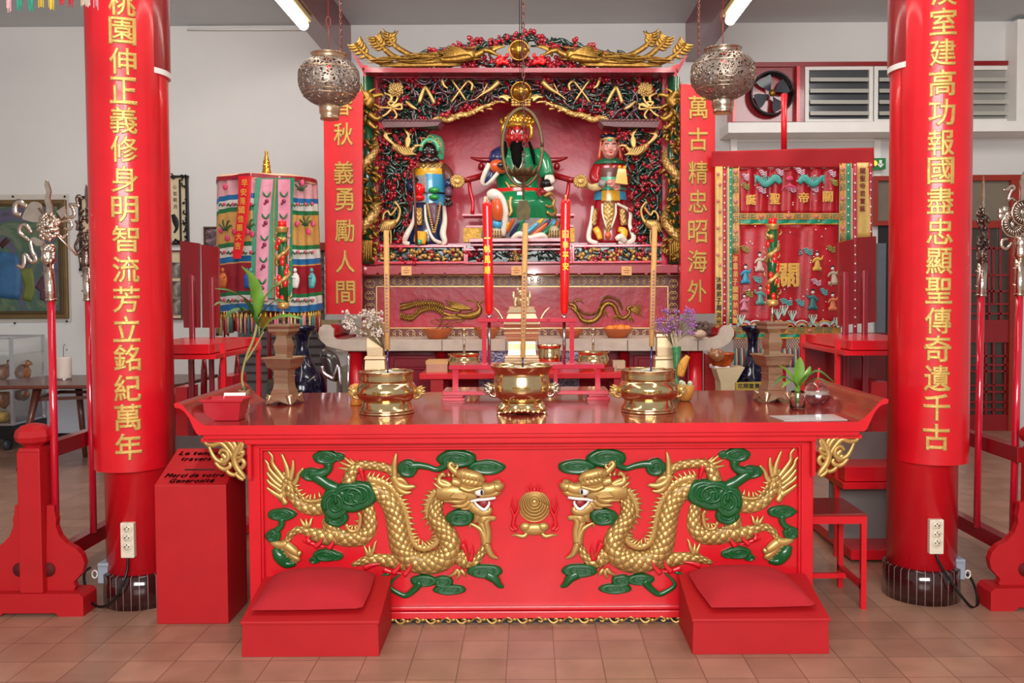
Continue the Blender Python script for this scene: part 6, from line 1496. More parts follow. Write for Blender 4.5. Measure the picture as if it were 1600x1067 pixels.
for pts in ([(668, 318, -.16), (672, 340, -.19), (678, 366, -.19)], [(688, 318, -.15), (684, 342, -.18), (678, 366, -.19)]):
    for p0_, p1_ in zip(pts, pts[1:]): 
        for j in range(7): u = j/7; b.ell(P(p0_[0]*(1-u)+p1_[0]*u, p0_[1]*(1-u)+p1_[1]*u, YG+p0_[2]*(1-u)+p1_[2]*u), .011, 8, 5)
b.build('bead_trim', GOLD, t)
b = MB(); crossing(b, [(694, 322, -.08), (695, 345, -.1), (692, 364, -.12), (695, 378, -.12), (688, 381, -.12)], [2.5, 4, 5, 4, 3], YG, fl=.6); crossing(b, [(648, 320, -.08), (646, 345, -.1), (636, 366, -.12), (632, 378, -.1), (640, 381, -.12)], [2.5, 3, 4.5, 4, 3], YG, fl=.6); crossing(b, [(664, 320, -.13), (666, 345, -.16), (676, 372, -.17), (690, 380, -.14)], [1.6, 2, 2.5, 3], YG, fl=.6); b.build('white_edging', IVORY, t)
b = MB(); crossing(b, [(692, 262, 0), (700, 272, -.05), (702, 284, -.08)], [8, 8.5, 7], YG); b.build('brown_shoulder_guard', BROWN, t)
b = MB(); crossing(b, [(700, 284, -.08), (704, 292, -.1)], [8.5, 8], YG); b.build('blue_cuff', NAVY, t)
b = MB(); crossing(b, [(702, 294, -.1), (701, 306, -.13)], [6, 5.5], YG); b.build('mauve_bracer', PURP, t)
b = MB(); handm(b, P(700, 312, YG-.16), (.3, -.1, -1), .032); b.build('hand', SKINB, t)
b = MB(); crossing(b, [(649, 268, -.02), (641, 282, -.08), (644, 296, -.16)], [7, 7, 6], YG); b.build('left_sleeve', NAVY, t)
b = MB(); handm(b, P(647, 284, YG-.2), (0, 0, 1), .03); b.build('hand', SKINB, t)
b = MB(); b.tube([P(651, 383, YG-.24), P(646, 262, YG-.24)], .011, 8); b.build('staff', BROWN, t)
# pink faced guardian on the right
t = thing('standing_statue', 'standing pink faced statue holding a yellow seal', 'statue', P(952, 380, YG))
b = MB(); fig(b, [(953, 380, 33, .5), (953, 362, 32, .52), (953, 340, 27, .55), (953, 322, 24, .56), (953, 305, 22, .6), (953, 290, 22, .62), (953, 274, 23, .62), (953, 262, 23, .55), (953, 254, 20, .5), (953, 250, 12, .7), (953, 246, 8, .9)], YG, n=36); b.build('body', M('robe_red_enamel', (160, 16, 30), .25, coat=.5), t)
face(t, 953, 232, 12.5, 18, YG-.05, SKINP)
b = MB(); fig(b, [(953, 222, 13.5, .95), (953, 216, 14, .95), (953, 212, 12, .95), (953, 210, 6, .95)], YG-.02, n=24); b.ell(P(943, 213, YG-.06), (.03, .03, .02)); b.ell(P(964, 213, YG-.06), (.03, .03, .02)); b.build('hair_cap', M('dark_navy_cap', (24, 26, 46), .3), t)
b = MB(); fig(b, [(953, 221, 14, .98), (953, 219, 14.2, .98), (953, 217, 14, .98)], YG-.02, n=24, off=.004, a0=180, a1=360); b.build('headband', GOLD, t)
b = MB(); b.ell(P(953, 219, YG-.11), (.022, .012, .014)); b.build('cap_jewel', JADE, t)
b = MB(); b.ell(P(947, 209, YG-.06), .013); b.ell(P(958, 209, YG-.06), .013)
for s in (-1, 1): crossing(b, [(953+s*13, 216, -.02), (953+s*15, 232, -.02), (953+s*17, 248, -.01)], [2, 2, 3], YG)
b.build('orange_scarf', ORNG, t)
for nm, mt, rows, a0, a1, off in (('green_collar', M('collar_green', (24, 90, 56), .3, coat=.4), [(953, 257, 25, .6), (953, 252, 22, .6), (953, 248, 13, .8)], 0, 360, .004), ('teal_undershirt', JADE, [(953, 296, 22, .62), (953, 288, 21, .64), (953, 278, 20, .66)], 215, 325, .012), ('brown_sash', BROWN, [(953, 277, 20, .66), (953, 270, 20, .66), (953, 264, 20, .64)], 215, 325, .016),
        ('jade_belt', JADE, [(953, 298, 23, .62), (953, 294, 23, .62)], 180, 360, .014), ('yellow_apron', YEL, [(953, 315, 22, .6), (953, 308, 21.5, .62), (953, 299, 21, .62)], 235, 305, .016), ('blue_side_panel', SKYB, [(953, 313, 24, .6), (953, 306, 23, .62), (953, 300, 22, .62)], 190, 236, .012), ('blue_side_panel', SKYB, [(953, 313, 24, .6), (953, 306, 23, .62), (953, 300, 22, .62)], 304, 350, .012)):
    b = MB(); fig(b, rows, YG, a0=a0, a1=a1, off=off, n=20); b.build(nm, mt, t)
for nm, mt, pts, r in (('gold_mail_skirt', SCALEG, [(952, 316, -.12), (951, 335, -.14), (950, 352, -.15), (950, 364, -.15)], [10, 10, 7, 2]), ('gold_mail_panel', SCALEG, [(972, 326, -.09), (973, 340, -.1), (975, 352, -.11)], [5, 5, 5]), ('gold_mail_panel', SCALEG, [(930, 326, -.08), (929, 340, -.1), (927, 352, -.1)], [3.5, 4, 4.5]), ('orange_pendant', ORNG, [(950, 362, -.18), (950, 368, -.19), (950, 374, -.18)], [3, 5, 2])):
    b = MB(); crossing(b, pts, r, YG, fl=.45); b.build(nm, mt, t)
for pts, r, nm, mt in (([(964, 318, -.12), (984, 330, -.1), (984, 352, -.12), (990, 372, -.12), (980, 380, -.14), (966, 378, -.16)], [2, 2.5, 3, 4, 4, 3], 'white_edging', IVORY), ([(926, 322, -.08), (924, 345, -.1), (920, 366, -.1), (922, 376, -.12), (934, 380, -.14)], [2, 3, 4, 4, 3], 'white_edging', IVORY), ([(966, 358, -.14), (975, 362, -.14), (972, 376, -.16)], [4, 6, 5], 'yellow_boot', YEL), ([(930, 356, -.12), (935, 364, -.14), (938, 374, -.15)], [5, 5, 4], 'yellow_boot', YEL), ([(962, 374, -.18), (970, 370, -.18), (978, 378, -.16)], [3, 5, 4], 'pale_boot', IVORY),
                       ([(941, 318, -.13), (942, 335, -.15), (948, 356, -.17)], [1.6, 1.6, 1.2], 'white_edging', IVORY), ([(962, 318, -.13), (962, 335, -.15), (955, 356, -.17)], [1.6, 1.6, 1.2], 'white_edging', IVORY)):
    b = MB(); crossing(b, pts, r, YG, fl=.5); b.build(nm, mt, t)
b = MB(); crossing(b, [(934, 262, -.02), (930, 276, -.06), (934, 286, -.1)], [9, 9, 7], YG); crossing(b, [(972, 262, -.02), (977, 276, -.06), (974, 288, -.1)], [9, 8, 6], YG); b.build('red_sleeve', bpy.data.materials['robe_red_enamel'], t)
b = MB(); crossing(b, [(946, 286, -.18), (934, 292, -.14), (922, 292, -.1), (914, 284, -.08), (911, 274, -.08)], [4, 6, 5, 4, 3], YG, fl=.7); b.build('flying_sleeve', M('sleeve_gold_white', (208, 184, 130), .3, coat=.4, var=.3, vs_=30), t)
b = MB(); crossing(b, [(938, 286, -.19), (946, 288, -.22)], [6, 5], YG); b.build('grey_bracer', GREYE, t)
b = MB(); handm(b, P(953, 285, YG-.26), (1, 0, -.08), .03); handm(b, P(960, 291, YG-.25), (.9, 0, -.1), .028); b.build('hand', SKINP, t)
b = MB(); b.prismp([(966, 263), (978, 264), (981, 288), (961, 286)], YG-.3, YG-.22); b.ell(P(968, 261, YG-.26), .016); b.ell(P(976, 262, YG-.26), .016); b.build('yellow_seal', YEL, t)
# ================================================================ LANTERNS AND LAMP
PIERCED = M('pierced_silver', (158, 144, 132), .42, .7, bump=.3, bs=60, var=.2, vs_=20)
def _pierce():
    n, L, b = nodes(PIERCED); tc = n['Texture Coordinate']; out = n['Material Output']
    v = n.new('ShaderNodeTexVoronoi'); v.feature = 'DISTANCE_TO_EDGE'; v.inputs['Scale'].default_value = 52; v.inputs['Randomness'].default_value = 1
    no = n.new('ShaderNodeTexNoise'); no.inputs['Scale'].default_value = 20
    ad = n.new('ShaderNodeMixRGB'); ad.blend_type = 'ADD'; ad.inputs[0].default_value = .04
    L(tc.outputs['Object'], no.inputs['Vector']); L(tc.outputs['Object'], ad.inputs[1]); L(no.outputs['Color'], ad.inputs[2]); L(ad.outputs[0], v.inputs['Vector'])
    gt_ = n.new('ShaderNodeMath'); gt_.operation = 'GREATER_THAN'; gt_.inputs[1].default_value = .115; L(v.outputs['Distance'], gt_.inputs[0])
    tr = n.new('ShaderNodeBsdfTransparent'); mx = n.new('ShaderNodeMixShader'); L(gt_.outputs[0], mx.inputs[0]); L(b.outputs[0], mx.inputs[1]); L(tr.outputs[0], mx.inputs[2]); L(mx.outputs[0], out.inputs[0])
_pierce()
for s, (px, yt, yb, hw, Yl) in enumerate(((514.5, 86, 187, 46.5, 5.0), (1129.5, 78, 177, 49, 4.9))):
    k = Yl/1400; c = P(px, (yt+yb)/2, Yl)
    zz = lambda y: P(px, y, Yl).z-c.z
    t = thing('hanging_lantern', ('pierced silver lantern hanging left of the shrine', 'pierced silver lantern hanging right of the shrine')[s], 'lantern', c)
    H0, H1 = zz(yt+8), zz(yb-22); hh = H0-H1
    prof = [(hw*k*.54, H0), (hw*k*.78, H0-hh*.07), (hw*k*.96, H0-hh*.24), (hw*k*1.0, H0-hh*.42), (hw*k*.98, H0-hh*.6), (hw*k*.82, H0-hh*.8), (hw*k*.6, H0-hh*.92), (hw*k*.36, H1)]
    b = MB(); b.lathe(cr(prof, 4), c, 56, k=1); b.f = b.f[:-2]; b.sm = b.sm[:-2]; bo = b.build('pierced_body', PIERCED, t)
    m = bo.modifiers.new('thick', 'SOLIDIFY'); m.thickness = .003
    b = MB(); r = hw*k
    b.lathe([(r*.54, H0-.004), (r*.56, H0+.01), (r*.56, zz(yt)), (r*.60, zz(yt)+.004), (r*.50, zz(yt)+.002), (r*.50, H0)], c, 40)
    b.lathe([(r*.30, H1+.01), (r*.34, H1), (r*.34, zz(yb-10)), (r*.28, zz(yb-6)), (r*.31, zz(yb-4)), (r*.31, zz(yb)), (r*.2, zz(yb))], c, 36)
    for f_, rr_ in ((.24, .965), (.72, .9), (.80, .84)): b.tube([c+Vector((r*rr_*math.cos(a*PI/24), r*rr_*math.sin(a*PI/24), H0-hh*f_)) for a in range(49)], .0035, 6, up=(0, 0, 1))
    b.build('rims', PEWTER if s else BRONZE, t)
    b = MB()
    for a0 in (-150, -90, -30, 30, 90, 150):
        ar = math.radians(a0); n_ = Vector((math.cos(ar), math.sin(ar), 0)); tt = Vector((-n_.y, n_.x, 0)); zc = H0-hh*.45
        b.tube([c+n_*r*1.0+tt*(.047*math.cos(i*PI/12))+Vector((0, 0, zc+.047*math.sin(i*PI/12)))-n_*(.006*abs(math.cos(i*PI/12))) for i in range(25)], .003, 5)
        if s: 
            for i in range(14): q = i*.8; b.ell(c+n_*r*.99+tt*(.004*i*.6*math.cos(q))+Vector((0, 0, zc+.0035*i*.7*math.sin(q))), .007, 6, 4)
    b.build('medallion_ring', PEWTER, t)
    b = MB(); b.lathe([(.03, H1+.02), (.034, H1+.05), (.03, H0-.05), (.01, H0-.03)], c, 16); b.build('inner_holder', BRONZE, t)
    b = MB(); b.ell(c+Vector((0, -.02, H0-hh*.18)), (.02, .02, .014)); b.build('red_bulb', M('red_bulb', (255, 40, 40), .3, emit=1.5), t)
    b = MB(); top = Vector((c.x, c.y, ZC)) if False else P(px-1, -14, Yl)
    top = Vector((top.x, c.y, ZC))
    b.tube([c+Vector((0, 0, zz(yt))), c+Vector((0, 0, zz(yt)+.16))], .003, 6)
    for i in range(2): b.tube([c+Vector(((-1)**i*.008, 0, zz(yt)+.15)), c+Vector(((-1)**i*.012, 0, zz(yt)+.19)), c+Vector((0, 0, zz(yt)+.215))], .003, 6, 3)
    b.tube([c+Vector((0, 0, zz(yt)+.21)), top], .004, 6); b.build('hanging_wire', M('wire_red_brown', (140, 60, 50), .5) if s == 0 else bpy.data.materials['wire_red_brown'], t)
def chain(name, x, y0, Y, ytop, mat, lab, r=.0035, L_=.034, z1=None):
    p = P(x, y0, Y); zt_ = z1 or ZC; b = MB(); n_ = int((zt_-p.z)/(L_*.72))
    for i in range(n_):
        z = p.z+L_*.72*i+L_/2; d = Vector((1, 0, 0)) if i % 2 else Vector((0, 1, 0))
        b.tube([Vector((p.x, p.y, z))+d*(.008*math.cos(a*PI/4))+Vector((0, 0, L_*.5*math.sin(a*PI/4))) for a in range(9)], r, 4)
    return b.build(name, mat, None, label=lab, cat='chain')
CH = M('red_brown_chain', (112, 58, 52), .5, var=.2)
chain('chain', 533, 84, 6.9, 0, CH, 'dark chain hanging from the beam behind the left lantern', z1=zb)
chain('chain', 1091.5, 90, 6.9, 0, CH, 'dark chain hanging from the beam behind the right lantern', z1=zb)
YL = 5.6; k = YL/1400
t = thing('hanging_oil_lamp', 'brass oil lamp with an oval hoop and lotus cup before the seated statue', 'lamp', P(817, 330, YL))
c = P(816, 230, YL); b = MB()
b.tube([c+Vector((31*k*math.cos(a*PI/20), 0, 60*k*math.sin(a*PI/20))) for a in range(41)], .0105, 8, 1, .35); HB = M('old_brass', (104, 86, 56), .5, .6, var=.1); b.build('hoop', HB, t)
b = MB(); q = P(817, 270, YL); b.lathe([(.01, -.06), (.03, -.05), (.06, -.02), (.072, .01), (.06, .02), (.02, .015)], q, 28, k=2)
for i in range(12): a = i*PI/6; d = Vector((math.cos(a), math.sin(a), 0)); b.tube([q+d*.05+Vector((0, 0, -.02)), q+d*.085, q+d*.10+Vector((0, 0, .035))], [.02, .022, .004], 8, 3, .4, up=tuple(d))
b.build('lotus_cup', HB, t)
b = MB(); q = P(817, 325, YL); b.tube([P(817, 285, YL), P(818, 312, YL)], .007, 8); b.prismp([(811, 313), (824, 313), (829, 325), (827, 343), (808, 343), (807, 325)], YL-.01, YL+.01); b.build('pendant_plate', M('dark_old_brass', (84, 74, 44), .55, .5, var=.3, vs_=30), t, bev=.004)
chain('chain', 819, 300, YL-.03, 0, CH, 'long rusty chain hanging in front of the oval brass lamp', r=.003, L_=.042)
b = MB(); p = P(812.5, 168, YL); b.tube([p, Vector((p.x, p.y, ZC))], .0025, 5); b.tube([p+Vector((.012, 0, 0)), Vector((p.x+.012, p.y, ZC))], .0022, 5); b.build('suspension_cord', BLACK, t)
# ================================================================ WEAPON RACKS
SILV = M('polished_silver', (214, 196, 180), .2, 1, bump=.25, bs=50, var=.12, vs_=20)
SILD = M('tarnished_silver', (128, 108, 98), .3, .95, bump=.4, bs=60, var=.25, vs_=25)
def rack(s):
    Y0 = 4.41
    X = (lambda x: x) if s < 0 else (lambda x: 1678-x)
    t = thing('weapon_rack', ('red wooden rack holding silver ritual weapons at the left edge', 'red wooden rack holding silver ritual weapons at the right edge')[s > 0], 'weapon rack', P(X(53), 960, Y0))
    px0, px1 = P(X(-40), 945, Y0).x, P(X(130), 945, Y0).x; a, c_ = sorted((px0, px1)); d = .115
    b = MB(); b.prism([(a, 0), (a+.12, 0), (a+.14, .018), (c_-.14, .018), (c_-.12, 0), (c_, 0), (c_, d-.02), (c_-.02, d), (a+.02, d), (a, d-.02)], Y0, Y0+.14); b.build('foot', REDM, t, bev=.004)
    pc = P(X(51), 800, Y0+.04).x; zt_ = P(X(54), 700, Y0+.02).z
    b = MB(); b.box(pc-.057, pc+.057, Y0+.01, Y0+.13, d, zt_-.02); b.lathe([(.08, zt_-.02), (.07, zt_)], (pc, Y0+.07, 0), 4, rot=PI/4, sm=False); b.build('post', REDM, t, bev=.004)
    b = MB(); b.lathe([(.045, zt_-.002), (.05, zt_+.008), (.082, zt_+.03), (.09, zt_+.055), (.082, zt_+.085), (.055, zt_+.108), (.02, zt_+.117)], (pc, Y0+.07, 0), 8, rot=PI/8, sm=False); b.build('knob', REDM, t)
    prof = [(72, 790), (84, 790), (84, 800), (87, 812), (86, 822), (92, 838), (103, 850), (118, 858), (127, 868), (131, 880), (128, 895), (120, 904), (114, 910), (117, 918), (114, 926), (107, 930), (72, 930)]
    cz = 53
    for m_ in (0, 1):
        q = [(x if m_ == 0 else 2*cz-x, y) for x, y in prof]; q = [(X(x), y-(5 if s > 0 else 0)) for x, y in q]
        w_ = [P(x, y, Y0+.05) for x, y in q]
        b = MB(); b.prism([(p.x, max(p.z, d-.002)) for p in w_], Y0+.055, Y0+.095); bk = b.build('scroll_bracket', REDM, t, bev=.004)
        h = P(X(75 if m_ == 0 else 31), 890, Y0+.05); b = MB(); b.tube([h+Vector((0, .002, 0)), h+Vector((0, -.0015, 0))], .036, 20, up=(0, 0, 1)); b.build('hole_shade_disc', M('hole_shade_red', (90, 12, 14), .8) if 'hole_shade_red' not in bpy.data.materials else bpy.data.materials['hole_shade_red'], bk)  # dark disc laid on the bracket as painted shade of a hole
    # rails running back
    zr = P(X(80), 705, 4.45).z if s < 0 else P(1592, 709, 4.55).z
    xr = pc + (.045 if s < 0 else -.045)
    zl_ = .26
    b = MB(); b.box(xr-.03, xr+.03, Y0+.13, 6.0, zr-.045, zr+.035); b.build('upper_rail', REDD, t, bev=.003)
    b = MB(); b.box(xr-.03, xr+.03, Y0+.13, 6.0, zl_-.045, zl_+.035); b.build('lower_rail', REDD, t, bev=.003)
    b = MB(); b.box(xr-.06, xr+.06, 6.0, 6.12, 0, zr+.1); b.build('rear_post', REDM, t)
    return xr, zr, zl_
xr, zr, zl_ = rack(-1); xr2, zr2, zl2 = rack(1)
def ribbon(b, pts, w_, Y, n=6, k=5): b.tube([P(x, y, Y+(d[0] if d else 0)) for x, y, *d in pts], [w_*(.8 if i in (0, len(pts)-1) else 1) for i in range(len(pts))], n, k, .35)
def weapon(lab, top, mid, bot, Y, silv_y, build_head):
    t = thing('ritual_weapon', lab, 'weapon', P(bot[0], bot[1], Y), 'silver ritual weapons standing in the racks')
    p0 = Vector((P(bot[0], bot[1], Y).x, Y, .30)); p1 = P(mid[0], mid[1], Y); p2 = P(top[0], top[1], Y)
    b = MB(); b.tube([p0, p1], .0185, 14); b.build('pole', M('pole_red', (196, 18, 44), .15, coat=.8, var=.05) if 'pole_red' not in bpy.data.materials else bpy.data.materials['pole_red'], t)
    b = MB(); b.tube([p1-Vector((0, 0, .002)), p1, p2], [.022, .0235, .0245], 16); b.tube([p1, p1+Vector((0, 0, .012))], .027, 16)
    for z in (.3, .75): q = p1.lerp(p2, z); b.tube([q, q+Vector((-.035, 0, 0))], .005, 6)
    b.build('socket_tube', SILV, t)
    build_head(t)
def head1(t):
    Y = 4.5; b = MB(); b.lathe([(.022, 0), (.03, .01), (.034, .03), (.03, .06), (.036, .08), (.022, .1)], P(76, 412, Y), 14, k=2)
    for i in range(12): b.ell(P(76+7*math.cos(i*1.9), 398+10*math.sin(i*1.3), Y-.03), (.014, .01, .014), 7, 5)
    b.build('beast_collar', SILV, t)
    b = MB()
    for i in range(60):
        r = random.Random(i); a = r.uniform(0, 2*PI); q = math.sqrt(r.random()); b.ell(P(76+17*q*math.cos(a), 354+21*q*math.sin(a), Y-.01-.03*(1-q)), (.012, .012, .013), 7, 5)
    b.ell(P(76, 354, Y+.005), (.05, .02, .062)); b.build('flower_basket', SILV, t)
    b = MB(); b.prismp([(73, 334), (72, 322), (69, 312), (72, 300), (69, 290), (72, 280), (76, 288), (79, 300), (77, 310), (81, 322), (82, 334)], Y-.006, Y+.006, 2); b.build('flame_blade', SILV, t, bev=.002)
    b = MB()
    for pts, w_ in (([(33, 336), (24, 333), (24, 320), (30, 315), (36, 320), (42, 323)], .016), ([(50, 364), (40, 352), (32, 354), (31, 364), (40, 372), (46, 376)], .012), ([(47, 372), (50, 392), (56, 404), (50, 410), (43, 402), (38, 398), (38, 410), (34, 418), (26, 414)], .012), ([(90, 330), (98, 334), (108, 340), (116, 336), (114, 326), (110, 320), (118, 320), (124, 323)], .010), ([(92, 348), (104, 345), (112, 350), (108, 358), (98, 356)], .009), ([(88, 362), (96, 372), (102, 368), (106, 366)], .010)): ribbon(b, pts, w_, Y)
    b.build('silver_ribbon', SILV, t)
    b = MB(); b.prismp([(34, 340), (44, 320), (52, 315), (62, 318), (67, 330), (64, 345), (52, 347), (40, 344)], Y-.005, Y+.006, 2); b.prismp([(88, 330), (100, 322), (104, 334), (96, 342)], Y-.005, Y+.006); b.prismp([(46, 374), (52, 370), (68, 378), (66, 384), (56, 384)], Y-.006, Y+.006); b.build('silver_panel', SILV, t, bev=.003)
    b = MB(); b.tube([P(60, 325, Y-.01), P(88, 366, Y-.01), P(120, 399, Y-.01)], .005, 6); b.build('crossing_rod', SILV, t)
def head2(t):
    Y = 4.87; b = MB(); b.lathe([(.022, 0), (.03, .02), (.026, .05), (.03, .08), (.018, .1)], P(136, 417, Y), 12, k=2); b.build('beast_collar', SILD, t)
    b = MB(); r = random.Random(8)
    for i in range(26):
        x, y = 135+r.uniform(-9, 9), r.uniform(330, 392); b.tube([P(x, y, Y+r.uniform(-.03, .03)), P(x+r.uniform(-8, 8), y+r.uniform(-8, 8), Y-.02), P(x+r.uniform(-10, 10), y+r.uniform(-14, 14), Y)], [.012, .010, .003], 6, 3, .5)
    for pts in ([(122, 320), (120, 310), (124, 306), (128, 312)], [(118, 345), (122, 350), (120, 360)], [(148, 330), (152, 345), (150, 360)], [(124, 370), (118, 385), (124, 398), (126, 412)]): ribbon(b, pts, .010, Y)
    b.build('pierced_head', SILD, t)
    b = MB(); b.prismp([(133, 345), (134, 320), (132, 305), (134, 288), (137, 300), (136, 315), (139, 330), (138, 345)], Y-.005, Y+.005, 2); b.build('flame_blade', SILD, t)
def head3(t):
    Y = 4.87; b = MB(); b.lathe([(.022, 0), (.03, .02), (.026, .05), (.02, .08)], P(1534, 410, Y), 12); b.build('beast_collar', SILD, t)
    b = MB(); r = random.Random(18)
    for i in range(34):
        x, y = 1536+r.uniform(-7, 7), r.uniform(322, 404); b.tube([P(x, y, Y+r.uniform(-.06, .06)), P(x+r.uniform(-4, 4), y+r.uniform(-8, 8), Y-.02), P(x+r.uniform(-4, 5), y+r.uniform(-16, 16), Y)], [.010, .009, .003], 6, 3, .8)
    b.build('pierced_head', SILD, t)
    b = MB(); b.prismp([(1536, 345), (1535, 320), (1536, 300), (1537.5, 274), (1539, 300), (1539, 345)], Y-.008, Y+.008); b.build('flame_blade', SILV, t)
def head4(t):
    Y = 4.6; b = MB(); b.lathe([(.022, 0), (.034, .02), (.03, .05), (.034, .09), (.02, .12)], P(1594, 405, Y), 12, k=2); b.build('beast_collar', SILV, t)
    b = MB()
    for cx_, cy_, r in ((1586, 350, 20), (1602, 332, 20)):
        q = P(cx_, cy_, Y-(.02 if cx_ > 1590 else 0))
        b.tube([q, q+Vector((0, -.01, 0))], r*Y/1400, 28, up=(0, 0, 1))
    fan = b.build('fan_disc', SILD, t)
    b = MB()
    for cx_, cy_, r in ((1586, 350, 20), (1602, 332, 20)):
        q = P(cx_, cy_, Y-(.034 if cx_ > 1590 else .014)); R_ = r*Y/1400
        for i in range(24): a = i*PI/12; b.tube([q+Vector((R_*.35*math.cos(a), 0, R_*.35*math.sin(a))), q+Vector((R_*.88*math.cos(a+.1), 0, R_*.88*math.sin(a+.1)))], .0035, 5)
        for rr in (.3, 1): b.tube([q+Vector((R_*rr*math.cos(i*PI/14), .004, R_*rr*math.sin(i*PI/14))) for i in range(29)], .005, 6)
    b.build('fan_rib', SILV, fan)
    b = MB()
    for pts in ([(1590, 318), (1582, 310), (1576, 312), (1580, 300), (1586, 294), (1582, 290), (1574, 296), (1568, 297)], [(1576, 372), (1566, 376), (1566, 386), (1574, 388), (1582, 378)]): ribbon(b, pts, .009, Y)
    for i in range(5): a = i*1.25; q = P(1570+6*math.cos(a), 334+7*math.sin(a), Y-.01); b.ell(q, (.02, .006, .02), 8, 5)
    b.prismp([(1594, 320), (1596, 300), (1594, 285), (1600, 268), (1606, 290), (1604, 320)], Y-.006, Y+.006)
    b.build('silver_ribbon', SILV, t)
weapon('silver flower-basket weapon on a red pole at the far left', (76, 412), (80, 470), (88, 860), 4.5, 0, head1)
weapon('tarnished silver weapon on a red pole just left of the left pillar', (136, 418), (138, 470), (147, 860), 4.87, 0, head2)
weapon('slim tarnished weapon seen edge-on right of the right pillar', (1535, 411), (1533, 463), (1526, 850), 4.87, 0, head3)
weapon('silver fan shaped weapon at the right edge of the photo', (1594, 405), (1593, 462), (1582, 850), 4.6, 0, head4)
# ================================================================ PLACARD RACKS
def prack(s):
    X = (lambda x: x) if s > 0 else (lambda x: 1658-x)
    Y1, Y2 = 5.22, 6.1
    sd = 'right' if s > 0 else 'left'
    t = thing('placard_rack', 'red tiered stand behind the %s pillar' % sd, 'stand', P(X(1380), 900, Y1))
    def bx_(x0, x1, y0, z0, z1, ya=Y1, yb=Y2): a, c_ = sorted((P(X(x0), 600, Y1).x, P(X(x1), 600, Y1).x)); return (a, c_, ya, yb, z0, z1)
    zz = lambda y: 1.6-(y-457)*Y1/1400
    b = MB(); b.box(*bx_(1330, 1455, 0, zz(550), zz(535))); b.build('upper_shelf', RED if s > 0 else RED, t, bev=.003)
    b = MB(); b.box(*bx_(1318, 1455, 0, zz(558), zz(551), Y1-.02)); b.build('frame_rail', RED, t)
    b = MB(); b.box(*bx_(1321, 1455, 0, zz(757), zz(734), Y1, Y2-.1)); b.box(*bx_(1317, 1455, 0, zz(768), zz(758), Y1-.02, Y2)); b.build('middle_shelf', RED, t, bev=.003)
    b = MB(); b.box(*bx_(1332, 1455, 0, zz(882), zz(866))); b.build('lower_shelf', RED, t, bev=.003)
    b = MB(); b.box(*bx_(1320, 1455, 0, zz(866), zz(768), Y1+.25, Y1+.27)); b.box(*bx_(1320, 1455, 0, zz(734), zz(690), Y1+.25, Y1+.27)); b.build('grey_board', M('grey_board', (128, 124, 120), .7) if s > 0 else bpy.data.materials['grey_board'], t)
    b = MB(); b.box(*bx_(1325, 1455, 0, zz(700), zz(560), Y2-.04, Y2)) if s > 0 else None
    if s > 0: b.build('back_board', REDD, t)
    for yy in (5.34, 6.03, ): 
        b = MB(); a, c_ = sorted((P(X(1306), 600, 5.34).x, P(X(1313), 600, 5.34).x)); b.box(a, c_, yy, yy+.03, 0, zz(541)+.02); b.build('leg', RED, t)
    return t
prack(1); prack(-1)
for s in (-1, 1):
    spec = ([((281, 376), (311, 380), (311, 512), (287, 512), 294, 303, 428), ((314, 382), (341, 386), (342, 512), (316, 512), 326, 334, 432)] if s < 0 else
            [((1311, 379), (1335, 373), (1335, 506), (1311, 509), 1317.5, 1327, 424), ((1340, 371), (1369, 369), (1369, 503), (1341, 506), 1348, 1357, 421)])
    for i, (p1, p2, p3, p4, a, c_, yt) in enumerate(spec):
        Yq = 5.9+.0*i
        t = thing('procession_placard', 'dark red procession placard, %s of the pair behind the %s pillar' % (('left one', 'right one')[i], ('left', 'right')[s > 0]), 'placard', P(a, 540, Yq), 'dark red placards standing in the racks')
        b = MB(); b.prismp([p1, p2, p3, p4], Yq, Yq+.03); b.build('board', REDD, t, bev=.003)
        b = MB(); b.boxp(a, c_, yt, 560, Yq-.03, Yq); b.boxp(a, c_, 530, 700, Yq-.03, Yq); b.build('staff', CRIM2, t, bev=.01)
# red leftovers between racks and altar: short staffs with yellow bands
for i, (x, y0, y1) in enumerate(((318, 555, 640), (346, 553, 640), (370, 553, 640))):
    p1 = P(x+1, y0, 6.2); p0 = Vector((p1.x-.03, 6.2, 0))
    t = thing('short_staff', ('plain dark red staff leaning under the left rack, nearest the pillar', 'dark red staff with a low yellow band under the left rack', 'dark red staff with a yellow band nearest the plant stem')[i], 'staff', p0)
    b = MB(); b.tube([p0, p0.lerp(p1, .9), p1], [.022, .022, .012], 12); b.build('shaft', REDD, t)
    if i: b = MB(); b.tube([p0.lerp(p1, .62), p0.lerp(p1, .74)], .024, 12); b.build('yellow_band', YEL, t)
b = MB(); b.boxp(274, 293, 605, 700, 6.0, 6.2); b.build('red_crate', RED, None, label='red wooden crate end between the left pillar and the altar', cat='crate')
b = MB(); b.boxp(341, 364, 588, 700, 6.0, 6.3); b.build('red_crate', RED, None, label='red wooden crate end under the left rack beside the staffs', cat='crate')
b = MB(); b.boxp(1361, 1388, 597, 700, 5.9, 6.0); b.build('red_crate', RED, None, label='red wooden upright board beside the right pillar above the altar end', cat='board')
